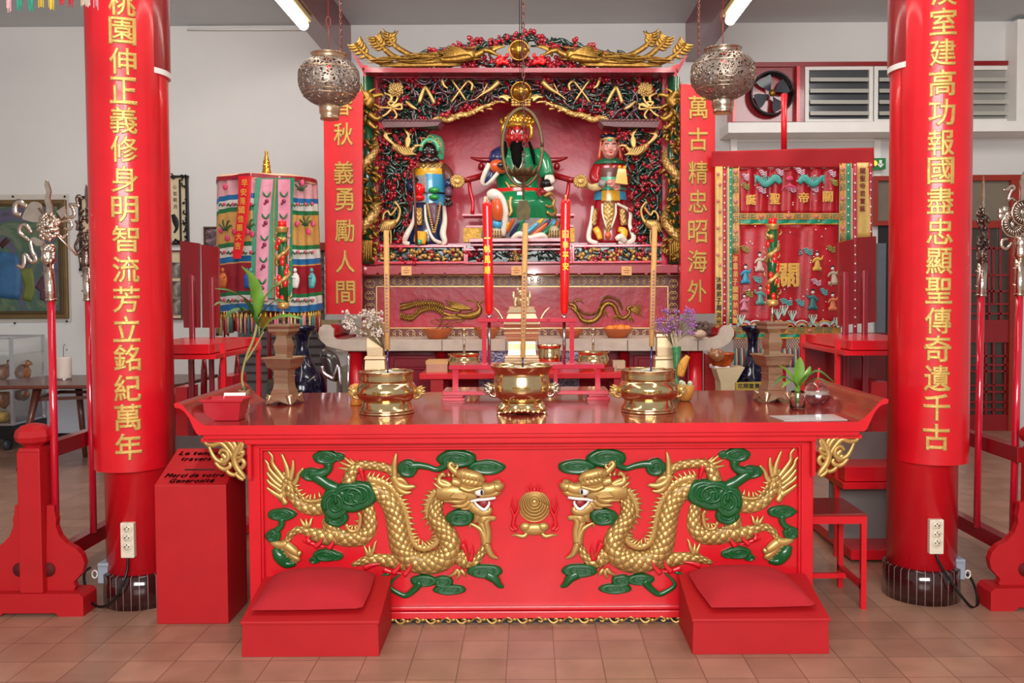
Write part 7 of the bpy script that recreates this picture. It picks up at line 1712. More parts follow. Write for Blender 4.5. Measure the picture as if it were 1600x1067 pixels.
# ================================================================ LEFT WALL THINGS
def noise_paint(name, stops, scale, rough=.5, detail=4, dist=1.0, seed=0):
    m = M(name, (128, 128, 128), rough, var=0); n, L, b = nodes(m); tc = n['Texture Coordinate']
    mp = n.new('ShaderNodeMapping'); mp.inputs['Location'].default_value = (seed, seed*2, seed*.7); L(tc.outputs['Object'], mp.inputs['Vector'])
    no = n.new('ShaderNodeTexNoise'); no.inputs['Scale'].default_value = scale; no.inputs['Detail'].default_value = detail; no.inputs['Distortion'].default_value = dist; L(mp.outputs[0], no.inputs['Vector'])
    r = n.new('ShaderNodeValToRGB'); L(no.outputs['Fac'], r.inputs[0]); e = r.color_ramp
    while len(e.elements) < len(stops): e.elements.new(.5)
    for q, (p_, c_) in zip(e.elements, stops): q.position = p_; q.color = (lin(c_[0]), lin(c_[1]), lin(c_[2]), 1)
    L(r.outputs[0], b.inputs['Base Color']); return m
t = thing('framed_painting', 'large gold framed painting in purple, green and blue on the back wall', 'painting', P(50, 490, YW))
OLDF = M('old_gilt_frame', (116, 92, 58), .5, .4, bump=.2, bs=40, var=.15)
b = MB(); b.boxp(-60, 104, 312, 498, YW-.06, YW-.02); b.build('frame', OLDF, t, bev=.01)
b = MB(); b.boxp(-52, 97, 318, 491, YW-.075, YW-.06); b.build('inner_frame', M('dark_gilt', (84, 66, 42), .5, .4, var=.1), t, bev=.006)
PAINTM = noise_paint('painting_canvas', [(.3, (58, 62, 50)), (.42, (88, 80, 108)), (.5, (62, 92, 74)), (.56, (96, 110, 84)), (.64, (112, 96, 110)), (.75, (150, 146, 138))], 2.2, .6, 6, 1.5)
b = MB(); b.boxp(-46, 91, 323, 486, YW-.078, YW-.075); cv = b.build('canvas', PAINTM, t)
def dab(nm, pts, r, col): b = MB(); b.tube([P(x, y, YW-.079) for x, y in pts], r, 10, 4, .06); b.build(nm, M(nm, col, .6, var=.2, vs_=8), cv)
dab('blue_robe_paint', [(14, 395), (8, 430), (4, 465)], [.10, .20, .20], (48, 92, 132))
dab('brown_hair_paint', [(4, 376), (10, 382)], [.06, .07], (66, 34, 30))
dab('olive_paint', [(40, 420), (46, 445), (42, 470)], [.08, .06, .06], (104, 112, 50))
dab('plum_paint', [(60, 440), (74, 450), (70, 470)], [.08, .10, .06], (88, 52, 66))
b = MB(); b.boxp(-70, 109, 304, 503, YW-.018, YW-.012); b.build('backing_panel', M('acrylic_back', (196, 188, 178), .3, var=.02), t)
b = MB()
for x, y in ((20, 307), (101, 307), (23, 505), (104, 502)): b.ell(P(x, y, YW-.03), .012, 8, 6)
b.build('screw', BLACK, t)
def framed(lab, a, c_, d, e, fm, im, w_=4, Y=YW, cat='picture', name='framed_picture'):
    t = thing(name, lab, cat, P((a+c_)/2, e, Y)); b = MB(); b.boxp(a, c_, d, d+w_, Y-.05, Y); b.boxp(a, c_, e-w_, e, Y-.05, Y); b.boxp(a, a+w_, d, e, Y-.05, Y); b.boxp(c_-w_, c_, d, e, Y-.05, Y); b.build('frame', fm, t)
    b = MB(); b.boxp(a+w_*.8, c_-w_*.8, d+w_*.8, e-w_*.8, Y-.02, Y-.01); b.build('picture', im, t); return t
PAPER = M('aged_paper', (206, 188, 156), .8, var=.06)
framed('dark framed sheet partly behind the tarnished weapon at left', 123, 152, 306, 423, M('near_black_frame', (40, 22, 26), .4), PAPER)
t = framed('calligraphy scroll in an ornate black frame just right of the left pillar', 255, 293, 274, 382, BLACK, PAPER, 3)
b = MB()
for i in range(34):
    r = random.Random(i); x, y = (r.uniform(286, 292), r.uniform(278, 378)) if i % 2 else (r.uniform(268, 292), r.choice((277, 378))+r.uniform(-2, 2)); b.tube([P(x, y, YW-.05), P(x+r.uniform(-4, 2), y+r.uniform(-4, 4), YW-.05), P(x+r.uniform(-3, 2), y+r.uniform(-5, 5), YW-.05)], .008, 5, 3)
b.boxp(280, 282, 280, 376, YW-.05, YW-.02); b.build('fretwork', BLACK, t)
b = MB(); b.text('心如明月', P(273, 292, YW-.02), .05, .04, .075, vert=True, dep=.05, fit=True); b.tube([P(270, 335, YW-.022), P(274, 345, YW-.022), P(276, 356, YW-.022), P(272, 364, YW-.022)], [.02, .035, .02, .01], 8, 4, .1); b.build('brush_writing', BLACK, t)
PHOTO = noise_paint('old_photo', [(.3, (40, 38, 36)), (.5, (120, 112, 102)), (.7, (200, 190, 176))], 9, .5, 5, .5)
for i, (d, e) in enumerate(((410, 434), (439, 464), (465, 492))):
    b = MB(); b.boxp(262, 282, d, e, YW-.03, YW-.01); b.build('old_photograph', PHOTO, None, label=('old grey photograph topmost of three in the narrow frame by the left pillar', 'old grey photograph in the middle of the narrow frame by the left pillar', 'old grey photograph lowest in the narrow frame by the left pillar')[i], cat='photograph')
framed('narrow dark frame holding three old photographs beside the left pillar', 255, 284, 391, 499, M('umber_frame', (96, 40, 36), .4), PAPER, 2)
framed('small framed photo of a group beside the embroidered parasol', 318, 345, 354, 400, M('bronze_brown_frame', (96, 72, 48), .4, .3), noise_paint('group_photo', [(.35, (40, 26, 40)), (.55, (110, 80, 90)), (.7, (190, 170, 160))], 12, .5), 2)
b = MB(); b.boxp(141, 153, 452, 496, YW-.3, YW-.1); b.build('red_wall_panel', M('orange_red_wood', (150, 48, 34), .5), None, label='orange red wooden panel end just left of the left pillar', cat='panel')
# brown table
Yt = 8.0; zt2 = P(80, 602, Yt).z
t = thing('brown_table', 'brown red wooden table standing behind the left pillar', 'table', P(130, 700, 8.4))
xa_, xb_ = P(-60, 600, Yt).x, P(278, 600, Yt).x
b = MB(); b.add([(xa_, Yt, zt2), (xb_-.1, Yt, zt2), (xb_, Yt+.12, zt2), (xb_, 9.05, zt2), (P(85, 590, 9.05).x, 9.05, zt2), (xa_, 8.4, zt2)]+[(xa_, Yt, zt2-.035), (xb_-.1, Yt, zt2-.035), (xb_, Yt+.12, zt2-.035), (xb_, 9.05, zt2-.035), (P(85, 590, 9.05).x, 9.05, zt2-.035), (xa_, 8.4, zt2-.035)], [(0, 1, 2, 3, 4, 5), (11, 10, 9, 8, 7, 6)]+[(i, i+6, (i+1) % 6+6, (i+1) % 6) for i in range(6)]); b.build('table_top', BROWN, t, bev=.01)
for (x, y, Y, x2) in ((59, 600, 8.15, 36), (122, 602, 8.8, 131), (250, 600, 8.3, 262), (152, 602, 8.3, 160)):
    b = MB(); p = P(x, y, Y); e = P(x2, 700, Y); b.tube([Vector((p.x, Y, zt2-.03)), Vector((e.x+(e.x-p.x)*.3, Y, 0))], [.035, .022], 12); b.build('leg', BROWN, t)
b = MB(); b.beam(P(58, 622, 8.2), P(92, 612, 8.75), .05, .035); b.beam(P(92, 612, 8.75), P(152, 612, 8.75), .05, .03); b.beam(P(58, 624, 8.2), P(150, 620, 8.3), .03, .03); b.build('apron', BROWN, t)
c = P(100, 583, 8.6); c.z = zt2; t = thing('paper_towel_roll', 'white paper towel roll on a wire holder on the brown table', 'paper roll', c)
b = MB(); b.lathe([(.066, .01), (.068, .02), (.068, .2), (.066, .21), (.02, .212)], c, 28); b.build('paper', M('tissue_pinkish', (222, 206, 194), .9, bump=.1, bs=100), t)
b = MB(); b.tube([c, c+Vector((0, 0, .3)), c+Vector((.02, 0, .33)), c+Vector((.035, 0, .3)), c+Vector((.03, 0, .27))], .004, 6, 2); b.lathe([(.07, 0), (.07, .008)], c, 20); b.build('wire_holder', STEEL, t)
b = MB(); b.boxp(50, 152, 604, 677, 9.85, 10.15); b.build('white_cabinet', M('pale_blue_grey', (176, 180, 190), .5, var=.02), None, label='low pale grey cabinet standing behind the brown table', cat='cabinet')
b = MB(); b.boxp(50, 152, 677, 692, 9.83, 10.15); b.build('dark_plinth', BLACK, None, label='black plinth under the pale grey cabinet', cat='plinth')
# display cabinet
Y1, Y2 = 9.2, 9.8; t = thing('glass_display_case', 'wheeled glass display case of wrapped food at the far left', 'display case', P(10, 690, Y1))
xd = P(17.5, 600, Y1).x; x0 = xd-1.1; z0, z1 = .26, P(17, 527, Y1).z
b = MB()
for x in (xd, x0):
    for y in (Y1, Y2): b.box(x-.015, x+.015, y, y+.03, z0, z1)
for z in (z0, z1-.02): b.box(x0, xd, Y1, Y1+.02, z, z+.02); b.box(x0, xd, Y2, Y2+.02, z, z+.02); b.box(xd-.01, xd+.01, Y1, Y2, z, z+.02)
b.build('metal_frame', STEEL, t)
b = MB(); b.box(xd-.002, xd+.002, Y1+.02, Y2, z0, z1); b.box(x0, xd, Y1, Y1+.004, z0, z1); b.build('glass', GLASS, t)
zsh = P(17, 574, Y1).z-.02; b = MB(); b.box(x0, xd-.02, Y1+.03, Y2, P(17, 556, Y1).z, P(17, 556, Y1).z+.008); b.box(x0, xd-.02, Y1+.03, Y2, .61, .62); b.build('glass_shelf', M('shelf_glass', (190, 205, 200), .1, spec=.8), t)
b = MB(); b.box(x0, xd+.02, Y1-.02, Y2+.02, .12, z0); b.build('black_base', BLACK, t)
for (x, y) in ((xd-.08, Y1+.05), (xd-.08, Y2-.05), (x0+.1, Y1+.05)): b = MB(); b.tube([(x-.02, y, .06), (x+.02, y, .06)], .06, 18, up=(0, 0, 1)); b.build('caster', M('caster_grey', (60, 62, 66), .4) if 'caster_grey' not in bpy.data.materials else bpy.data.materials['caster_grey'], t)
PKG = M('amber_wrapped_food', (150, 92, 52), .25, coat=.6, bump=.8, bs=25, var=.4, vs_=14)
for i, (x, y, rx, ry, Y, lab) in enumerate(((36, 582, 12, 12, 9.5, 'amber cellophane package on the upper shelf beside the case corner'), (6, 582, 9, 12, 9.35, 'amber cellophane package on the upper shelf at the left frame edge'), (34, 616, 11, 10, 9.5, 'amber cellophane package on the middle shelf beside the case corner'), (6, 622, 9, 16, 9.35, 'tall amber package on the middle shelf at the left frame edge'), (6, 651, 8, 9, 9.35, 'yellow labelled package at the bottom of the glass case'))):
    b = MB(); c = P(x, y, Y); r = random.Random(i)
    b.ell(c, (rx*Y/1400, .08, ry*Y/1400), 14, 10)
    for v in b.v: v += (v-c)*r.uniform(-.14, .14)
    if i < 3: b.tube([c+Vector((.02, 0, .05)), c+Vector((.06, -.02, .085)), c+Vector((.085, -.02, .11))], [.03, .02, .04], 6)
    b.build('wrapped_package', PKG if i != 4 else M('yellow_label', (196, 160, 80), .5, var=.4, vs_=20), None, label=lab, cat='package', group='wrapped food in the glass display case')
# grey shutter and lattice behind the parasol
b = MB(); b.boxp(372, 506, 385, 700, YW-.04, YW); sh = b.build('door_3', M('grey_shutter', (98, 94, 96), .6, var=.05), kind='structure')
b = MB()
for i in range(16): b.boxp(372, 506, 392+i*13.5, 393.5+i*13.5, YW-.06, YW-.04)
b.build('slat', M('slat_dark', (58, 44, 46), .6), sh)
b = MB(); b.boxp(480, 508, 379, 391, YW-.1, YW-.02); b.build('trim_8', REDD, kind='structure')
b = MB(); b.boxp(497, 530, 500, 530, YW-.2, YW-.1); b.build('notice_paper', M('khaki_paper', (176, 160, 120), .8), None, label='khaki paper seen under the left couplet panel', cat='paper')
# ================================================================ EMBROIDERED PARASOL
YPz = 7.1; c = Vector((P(417, 300, YPz).x, YPz, 0)); k = YPz/1400
t = thing('embroidered_parasol', 'tiered embroidered ceremonial parasol with a gold gourd finial left of the shrine', 'parasol', (c.x, c.y, P(415, 620, YPz).z))
def zp(y): return P(415, y, YPz-.33).z
R0 = 72.5*k
def drum(z0, z1, r0, r1, mt, name, seed=0, n=96, amp=.012):
    b = MB(); vs = []; N = 5
    for i in range(N):
        u = i/(N-1); z = z0+(z1-z0)*u; r = r0+(r1-r0)*u
        for j in range(n):
            a = 2*PI*j/n; rr = r*(1+.035*math.cos(8*a+.4))+amp*math.sin(a*23+seed)+amp*.6*math.sin(a*11+1)
            vs.append((c.x+rr*math.cos(a), c.y+rr*math.sin(a), z+.012*math.sin(a*3+.5)))
    b.add(vs, [(i*n+j, i*n+(j+1) % n, (i+1)*n+(j+1) % n, (i+1)*n+j) for i in range(N-1) for j in range(n)], True); return b.build(name, mt, t)
def silk(nm, rgb, **kw): return M(nm, rgb, .38, bump=.15, bs=90, var=.12, vs_=18, **kw)
PK, BL, WH, GR, GD, CR = silk('pink_silk', (206, 150, 156)), silk('blue_silk', (22, 96, 150)), silk('white_silk', (206, 204, 196)), silk('green_silk', (26, 106, 58)), silk('gold_silk', (196, 146, 78)), silk('crimson_silk', (142, 22, 38))
def rz(y): return R0*(1+(y-272)/240*.085)
seq = [(274, 305, PK, 'pink_band'), (305, 313, BL, 'blue_band'), (313, 325, WH, 'white_band'), (325, 332, GR, 'green_band'), (332, 380, GD, 'gold_band'), (380, 387, GR, 'green_band'), (387, 402, WH, 'white_band'), (402, 411, BL, 'blue_band'), (411, 413, GD, 'gold_line'), (413, 457, CR, 'crimson_band'), (457, 463, GR, 'green_band'), (463, 476, WH, 'white_band'), (476, 486, BL, 'blue_band')]
for y0, y1, mt, nm in seq: drum(zp(y1), zp(y0), rz(y1), rz(y0), mt, nm)
b = MB(); n = 64; vs = []
for i, (r, y) in enumerate(((.02, 263), (.5, 267), (1.0, 271), (1.035, 274), (1.035, 280))):
    for j in range(n): a = 2*PI*j/n; q = R0*r*(1+.035*math.cos(8*a+.4)*(r > .6)); vs.append((c.x+q*math.cos(a), c.y+q*math.sin(a), zp(y)+(.006*math.sin(a*9) if i == 4 else 0)))
b.add(vs, [(i*n+j, i*n+(j+1) % n, (i+1)*n+(j+1) % n, (i+1)*n+j) for i in range(4) for j in range(n)], True)
o = b.build('top_cloth', silk('peach_cloth', (216, 160, 124)), t)
b = MB(); vs = []
for z_, r_ in ((273, 1.037), (279.5, 1.045)):
    for j in range(n): a = 2*PI*j/n; q = R0*r_*(1+.035*math.cos(8*a+.4)); vs.append((c.x+q*math.cos(a), c.y+q*math.sin(a), zp(z_+1.2*math.sin(a*5))))
b.add(vs, [(j, (j+1) % n, n+(j+1) % n, n+j) for j in range(n)], True); b.build('red_hem', CR, t)
b = MB(); b.lathe([(.03, zp(264)), (.036, zp(260)), (.028, zp(254)), (.030, zp(249)), (.024, zp(247)), (.026, zp(243)), (.018, zp(238)), (.011, zp(230)), (.013, zp(226)), (.008, zp(225))], c, 20, k=2); b.build('gourd_finial', M('bright_gilt', (216, 160, 60), .22, .9), t)
b = MB(); b.tube([(c.x, c.y, 0), (c.x, c.y, zp(270))], .018, 10); b.build('pole', REDD, t)
def onp(px, y, off=.02):
    r = rz(y)*1.045+.012+off; Yq = c.y-r*.8
    for _ in range(6):
        p = P(px, y, Yq); dx = max(-.985*r, min(.985*r, p.x-c.x)); Yq = c.y-math.sqrt(r*r-dx*dx)
    return Vector((c.x+dx, Yq, p.z))
def strip(pts, w0, w1, mt, nm, off=.02, par=None, dx=0):
    b = MB(); vs = []; q = cr(pts, 6)
    for i, (x, y) in enumerate(q): w_ = w0+(w1-w0)*i/(len(q)-1); vs += [onp(x-w_/2, y, off), onp(x, y, off+.008), onp(x+w_/2, y, off)]
    b.add(vs, [(i*3+j, i*3+j+1, i*3+4+j, i*3+3+j) for i in range(len(q)-1) for j in range(2)], True); return b.build(nm, mt, par or t)
GS = silk('teal_green_silk', (20, 128, 88)); PS = silk('rose_pink_silk', (208, 128, 150))
strip([(430, 278), (426, 340), (425, 400), (424, 466)], 60, 66, GS, 'green_streamer', .02)
for x0, x1 in ((418, 408), (444, 440)):
    st = strip([(x0, 280), (x1+4, 340), (x1+2, 400), (x1, 470)], 19, 20, PS, 'pink_streamer', .034)
    b = MB(); f = MB()
    for j in range(5):
        y = 305+j*34; x = x0+(x1-x0)*(y-280)/190
        for s in (-1, 1): b.tube([onp(x, y+3, .05), onp(x+s*4, y-1, .052), onp(x+s*6, y-6, .05)], [.004, .009, .002], 5, 2, .3)
        f.ell(onp(x, y+9, .05), (.016, .005, .016), 7, 5); f.ell(onp(x-3, y+13, .05), (.010, .005, .010), 7, 5)
    b.build('embroidered_leaf', GR, st); f.build('embroidered_flower', silk('emb_plum', (130, 30, 70)) if 'emb_plum' not in bpy.data.materials else bpy.data.materials['emb_plum'], st)
strip([(431, 278), (428, 340), (428, 400), (427, 466)], 1.6, 1.6, silk('orange_piping', (200, 120, 40)), 'piping', .05)
rb = strip([(383, 275), (381, 320), (376, 360), (371, 396), (370, 404)], 21, 12, M('red_ribbon_satin', (214, 18, 30), .3, var=.08), 'red_ribbon', .05)
b = MB(); 
for i, ch in enumerate('早安港國佳順大吉'): b.text(ch, onp(382-i*1.5, 286+i*14, .07), .055, .045, vert=True, gap=1, dep=.15, fit=True)
b.build('ribbon_writing', M('ribbon_gold', (206, 140, 50), .5), rb)
# embroidery on the bands
EB = {nm: silk('emb_'+nm, rgb) for nm, rgb in (('green', (40, 80, 40)), ('pink', (200, 60, 100)), ('white', (220, 214, 206)), ('blue', (40, 80, 150)), ('orange', (206, 110, 50)), ('teal', (80, 160, 160)))}
for nm, pts in (('green', [(x, y) for x in list(range(345, 402, 12))+list(range(458, 494, 9)) for y in (320, 395, 470)]), ('pink', [(x+5, y) for x in list(range(345, 402, 14))+list(range(460, 492, 12)) for y in (319, 394, 469)])):
    b = MB()
    for i, (x, y) in enumerate(pts): 
        if nm == 'green': b.tube([onp(x-3, y+2), onp(x, y-2), onp(x+2, y+2), onp(x+5, y-1)], .006, 5, 3, .4)
        else: b.ell(onp(x, y), (.014, .005, .014), 7, 5)
    b.build('embroidery_'+nm, EB[nm], t)
b = MB()
for base in ((388, 350, 'p'),(352, 352, 'o'),(478, 345, 'p'), (471, 290, 'p')):
    x, y, _ = base
    for j in range(6): a = j*1.05; b.tube([onp(x, y+8), onp(x+8*math.cos(a), y+7*math.sin(a)), onp(x+11*math.cos(a+.3), y+9*math.sin(a+.3))], [.005, .007, .002], 5, 3, .4)
b.build('embroidered_branch', EB['green'], t)
b = MB()
for x, y in ((386, 362), (394, 366), (482, 362), (490, 350), (345, 360), (355, 372), (366, 362), (472, 286), (464, 350), (352, 292)): b.ell(onp(x, y), (.02, .006, .024), 8, 6)
b.build('embroidered_blossom', EB['pink'], t)
for x, nm in ((348, 'orange'), (386, 'blue'), (392, 'teal'), (461, 'white'), (487, 'teal')):
    b = MB(); b.ell(onp(x, 422, .03), (.014, .01, .016)); b.tube([onp(x, 426, .025), onp(x+1, 436, .03), onp(x, 450, .025)], [.012, .03, .022], 8, 3, .35); b.tube([onp(x-5, 432, .03), onp(x, 434, .035), onp(x+5, 430, .03)], .008, 6, 2, .5); b.build('embroidered_figure', EB[nm], t)
# fringe
rnd = random.Random(2)
for nm, rgb in (('teal', (60, 120, 116)), ('pink', (206, 120, 130)), ('cream', (196, 180, 130)), ('red', (150, 30, 40))):
    b = MB()
    for i in range(30):
        a = rnd.uniform(0, 2*PI); r = rz(486)*1.0; p = Vector((c.x+r*math.cos(a), c.y+r*math.sin(a), zp(490))); b.tube([p, p-Vector((0, 0, .06)), p-Vector((0, 0, .13+rnd.uniform(0, .05)))], [.004, .009, .008], 5)
    b.build('fringe_'+nm, silk('fringe_'+nm, rgb), t)
b = MB()
for i in range(70): a = 2*PI*i/70; r = rz(486); p = Vector((c.x+r*math.cos(a), c.y+r*math.sin(a), zp(487))); b.tube([p, p-Vector((0, 0, .03)), p+Vector((0, 0, -.065))], [.003, .009, .004], 6)
b.build('gold_bead', M('bead_gold', (206, 160, 60), .3, .6), t)
b = MB(); b.prismp([(385, 468), (425, 464), (432, 470), (424, 500), (410, 512), (392, 500)], YPz-.1, YPz-.08, 3); b.build('yellow_drape', silk('yellow_silk', (206, 160, 48)), t)
b = MB(); b.prismp([(380, 470), (398, 466), (404, 480), (390, 492)], YPz-.12, YPz-.1, 2); b.prismp([(424, 468), (436, 476), (430, 498), (418, 494)], YPz-.12, YPz-.1, 2); b.build('red_drape', CR, t)
# ================================================================ BANNER
YB = 7.2; kb = YB/1400
t = thing('embroidered_banner', 'wide red embroidered festival banner with gold characters right of the shrine', 'banner', P(1240, 540, YB))
def cloth(a, c_, d, e, mt, nm, off=0, amp=.012, freq=20, par=None, d2=None, nu=40, nv=10):
    b = MB(); vs = []
    for j in range(nv+1):
        for i in range(nu+1):
            u, v = i/nu, j/nv; x = a+(c_-a)*u; dd = d+((d2 if d2 is not None else d)-d)*u; y = dd+(e-dd)*v
            p = P(x, y, YB-off); p.y += amp*math.sin(u*freq+v*.8)+amp*.5*math.sin(u*freq*2.3+v*2); vs.append(p)
    n_ = nu+1; b.add(vs, [(j*n_+i, (j+1)*n_+i, (j+1)*n_+i+1, j*n_+i+1) for j in range(nv) for i in range(nu)], True)
    o = b.build(nm, mt, par or t); m = o.modifiers.new('thick', 'SOLIDIFY'); m.thickness = .003; return o
RS = silk('red_silk', (176, 18, 32)); RV = M('red_velvet', (158, 18, 26), .8, var=.06); YG_ = silk('straw_silk', (204, 168, 88)); TG = silk('turquoise_green_silk', (24, 140, 108)); MG = silk('magenta_silk', (172, 16, 54)); OG = silk('ochre_silk', (192, 136, 62))
cloth(1155, 1312, 262, 335, RS, 'upper_field', 0, .016, 46)
cloth(1155, 1312, 348, 512, RS, 'lower_field', 0, .014, 14)
cloth(1112, 1366, 236, 262, RV, 'top_valance', .03, .012, 9, d2=230)
cloth(1155, 1312, 333, 343, OG, 'key_band', .025, .004, 8); cloth(1155, 1311, 342, 349.5, TG, 'green_band', .02, .006, 40); cloth(1155, 1311, 349, 350.5, YEL, 'yellow_line', .022, .004, 8)
cloth(1144, 1155, 260, 398, OG, 'key_strip', .025, .003, 4); cloth(1312, 1322, 255, 380, OG, 'key_strip', .025, .003, 4)
cloth(1139, 1144.5, 260, 505, TG, 'green_strip', .022, .003, 5); cloth(1322, 1329, 255, 377, TG, 'green_strip', .022, .003, 5)
cloth(1137, 1139.5, 260, 508, YG_, 'straw_line', .024, .002, 3); cloth(1329, 1331, 255, 377, YG_, 'straw_line', .024, .002, 3)
cloth(1129, 1135, 260, 510, MG, 'magenta_strip', .02, .003, 4); cloth(1333, 1339, 255, 546, MG, 'magenta_strip', .04, .003, 4)
cloth(1118, 1129, 260, 512, YG_, 'straw_strip', .022, .003, 4); cloth(1339, 1360, 254, 374, YG_, 'straw_strip', .03, .003, 4); cloth(1358, 1363, 254, 372, MG, 'magenta_strip', .035, .002, 3)
cloth(1144, 1155, 398, 508, RS, 'dedication_strip', .03, .002, 3)
cloth(1144, 1314, 511, 522, OG, 'key_band', .025, .004, 8); cloth(1144, 1313, 521, 527.5, TG, 'green_band', .022, .008, 40); cloth(1147, 1312, 527, 529, YEL, 'yellow_line', .024, .005, 20)
def bt(pts, r, b, off=.05, k=3, n=5, fl=.4): b.tube([P(x, y, YB-off) for x, y in pts], r, n, k, fl)
b = MB()
def key(x, y, w_, h): bt([(x-w_, y+h), (x-w_, y-h), (x+w_, y-h), (x+w_, y+h*.6), (x-w_*.4, y+h*.6), (x-w_*.4, y-h*.3), (x+w_*.35, y-h*.3)], .0035, b, .04, 1)
for i in range(9):
    if i % 3 != 0: key(1149.5, 266+i*15.5, 3.4, 5.5)
for i in range(8):
    if i % 3 != 0: key(1317, 262+i*15.5, 3.2, 5.5)
for i in range(11):
    if i % 3 != 2: key(1161+i*14.3, 338, 5, 3.2)
for i in range(12):
    if i % 3 != 2: key(1152+i*14.2, 516.5, 5, 3.4)
b.build('key_fret', silk('emb_sea_green', (46, 116, 100)), t)
b = MB()
for i in (0, 3, 6): b.ell(P(1149.5, 268+i*15.5, YB-.04), (.018, .006, .018), 8, 5); b.ell(P(1317, 264+i*15.5, YB-.04), (.018, .006, .018), 8, 5)
for i in (2, 5, 8): b.ell(P(1161+i*14.3, 338, YB-.04), (.02, .006, .016), 8, 5); b.ell(P(1152+i*14.2, 516.5, YB-.04), (.02, .006, .016), 8, 5)
for y in range(268, 430, 42): b.ell(P(1122, y+4, YB-.04), (.014, .006, .014), 8, 5); b.ell(P(1125, y+20, YB-.04), (.012, .006, .016), 8, 5)
b.build('embroidered_rosette', silk('emb_rose', (196, 116, 110)), t)
b = MB(); r = random.Random(77)
for i in range(95): b.ell(P(r.uniform(1158, 1310), r.uniform(268, 505), YB-.035), .0055, 6, 4)
for y in range(262, 508, 11): b.ell(P(1132, y, YB-.04), .007, 6, 4); b.ell(P(1141.5, y+4, YB-.04), .006, 6, 4)
for y in range(258, 545, 14): b.ell(P(1336, y, YB-.06), .008, 6, 4)
for y in range(258, 372, 13): b.ell(P(1360.5, y, YB-.055), .007, 6, 4); b.ell(P(1325.5, y, YB-.04), .007, 6, 4)
b.build('pearl_bead', WHITE, t)
GT = silk('embroidery_gold', (208, 160, 72))
for ch, x in zip('誕聖帝關', (1173.5, 1211, 1256, 1293.5)): MB().text(ch, P(x, 312-(x-1173)*.04, YB-.035), 17*kb, 16*kb, vert=True, gap=1, dep=.25, fit=True).build('gold_character', GT, t)
MB().text('關', P(1231, 430, YB-.04), 38*kb, 36*kb, vert=True, gap=1, dep=.3, fit=True).build('large_gold_character', GT, t)
MB().text('沐恩弟子周洪光', P(1123, 437, YB-.03), 10*kb, 8.5*kb, 11*kb, vert=True, dep=.2, fit=True).build('dark_writing', M('ink_black', (40, 26, 20), .6), t)
MB().text('沐恩弟子關國弟敬贈', P(1149, 404, YB-.036), 10*kb, 8*kb, 12*kb, vert=True, dep=.2, fit=True).build('gold_writing', GT, t)
MB().text('關聖帝君寶誕', P(1348, 267, YB-.04), 9.5*kb, 8.5*kb, 11.6*kb, vert=True, dep=.2, fit=True).build('brown_writing', M('ink_maroon', (110, 30, 34), .6), t)
def figure(x, y, h, rgb, face_=(220, 200, 180), lean=0):
    nm = 'thread_%d_%d_%d' % rgb; mt = bpy.data.materials.get(nm) or silk(nm, rgb); b = MB()
    bt([(x, y-h*.28), (x+lean, y), (x+lean*1.4, y+h*.42)], [h*.11*kb, h*.13*kb, h*.22*kb], b, .045, 3, 8)
    sg = 1 if int(x) % 2 else -1; bt([(x-sg*h*.26, y+h*.02), (x-sg*h*.16, y-h*.12), (x, y-h*.2), (x+sg*h*.2, y-h*.16), (x+sg*h*.3, y-h*.36)], [h*.035*kb, h*.07*kb, h*.08*kb, h*.07*kb, h*.03*kb], b, .05)
    bt([(x-h*.14, y+h*.28), (x-h*.2, y+h*.44)], [h*.1*kb, h*.06*kb], b, .048); bt([(x+h*.14, y+h*.28), (x+h*.18, y+h*.44)], [h*.1*kb, h*.06*kb], b, .048)
    o = b.build('embroidered_figure', mt, t)
    b = MB(); b.ell(P(x, y-h*.42, YB-.05), (h*.09*kb, .008, h*.1*kb), 8, 6); b.build('embroidered_face', WH, o)
    b = MB(); bt([(x-h*.08, y-h*.5), (x, y-h*.56), (x+h*.08, y-h*.5)], [h*.03*kb, h*.05*kb, h*.03*kb], b, .055); b.build('embroidered_hat', BLACK, o)
figure(1187, 411, 30, (196, 170, 156)); figure(1165, 430, 30, (44, 140, 170)); figure(1163, 474, 26, (196, 120, 140)); figure(1188, 463, 30, (80, 140, 130)); figure(1277, 410, 30, (206, 160, 70)); figure(1301, 432, 30, (180, 160, 140), lean=2); figure(1270, 470, 32, (50, 110, 110)); figure(1301, 473, 28, (206, 116, 76))
b = MB(); g2 = MB(); g3 = MB()
for x, y, w_, tgt in ((1164, 388, 14, g2), (1250, 393, 0, b), (1262, 392, 16, b), (1298, 388, 14, g2), (1183, 436, 14, b), (1170, 458, 14, g2), (1228, 471, 20, b), (1250, 472, 14, b), (1275, 440, 16, g3), (1287, 455, 12, b), (1165, 276, 10, g3), (1165, 290, 12, g2), (1192, 270, 12, g3), (1250, 267, 14, g3), (1300, 270, 12, g3), (1303, 284, 12, g2), (1190, 296, 14, g3), (1236, 294, 16, g3), (1272, 294, 14, g3), (1218, 268, 12, g3)):
    for j in range(3): bt([(x-w_*.5+j*2, y+j*3-2), (x-w_*.1, y+j*3-4), (x+w_*.2, y+j*3), (x+w_*.5, y+j*3-2)], .006, tgt, .04, 3)
b.build('embroidered_cloud_teal', EB['teal'], t); g2.build('embroidered_cloud_olive', silk('emb_olive', (130, 130, 60)), t); g3.build('embroidered_cloud_lilac', silk('emb_lilac', (196, 160, 176)), t)
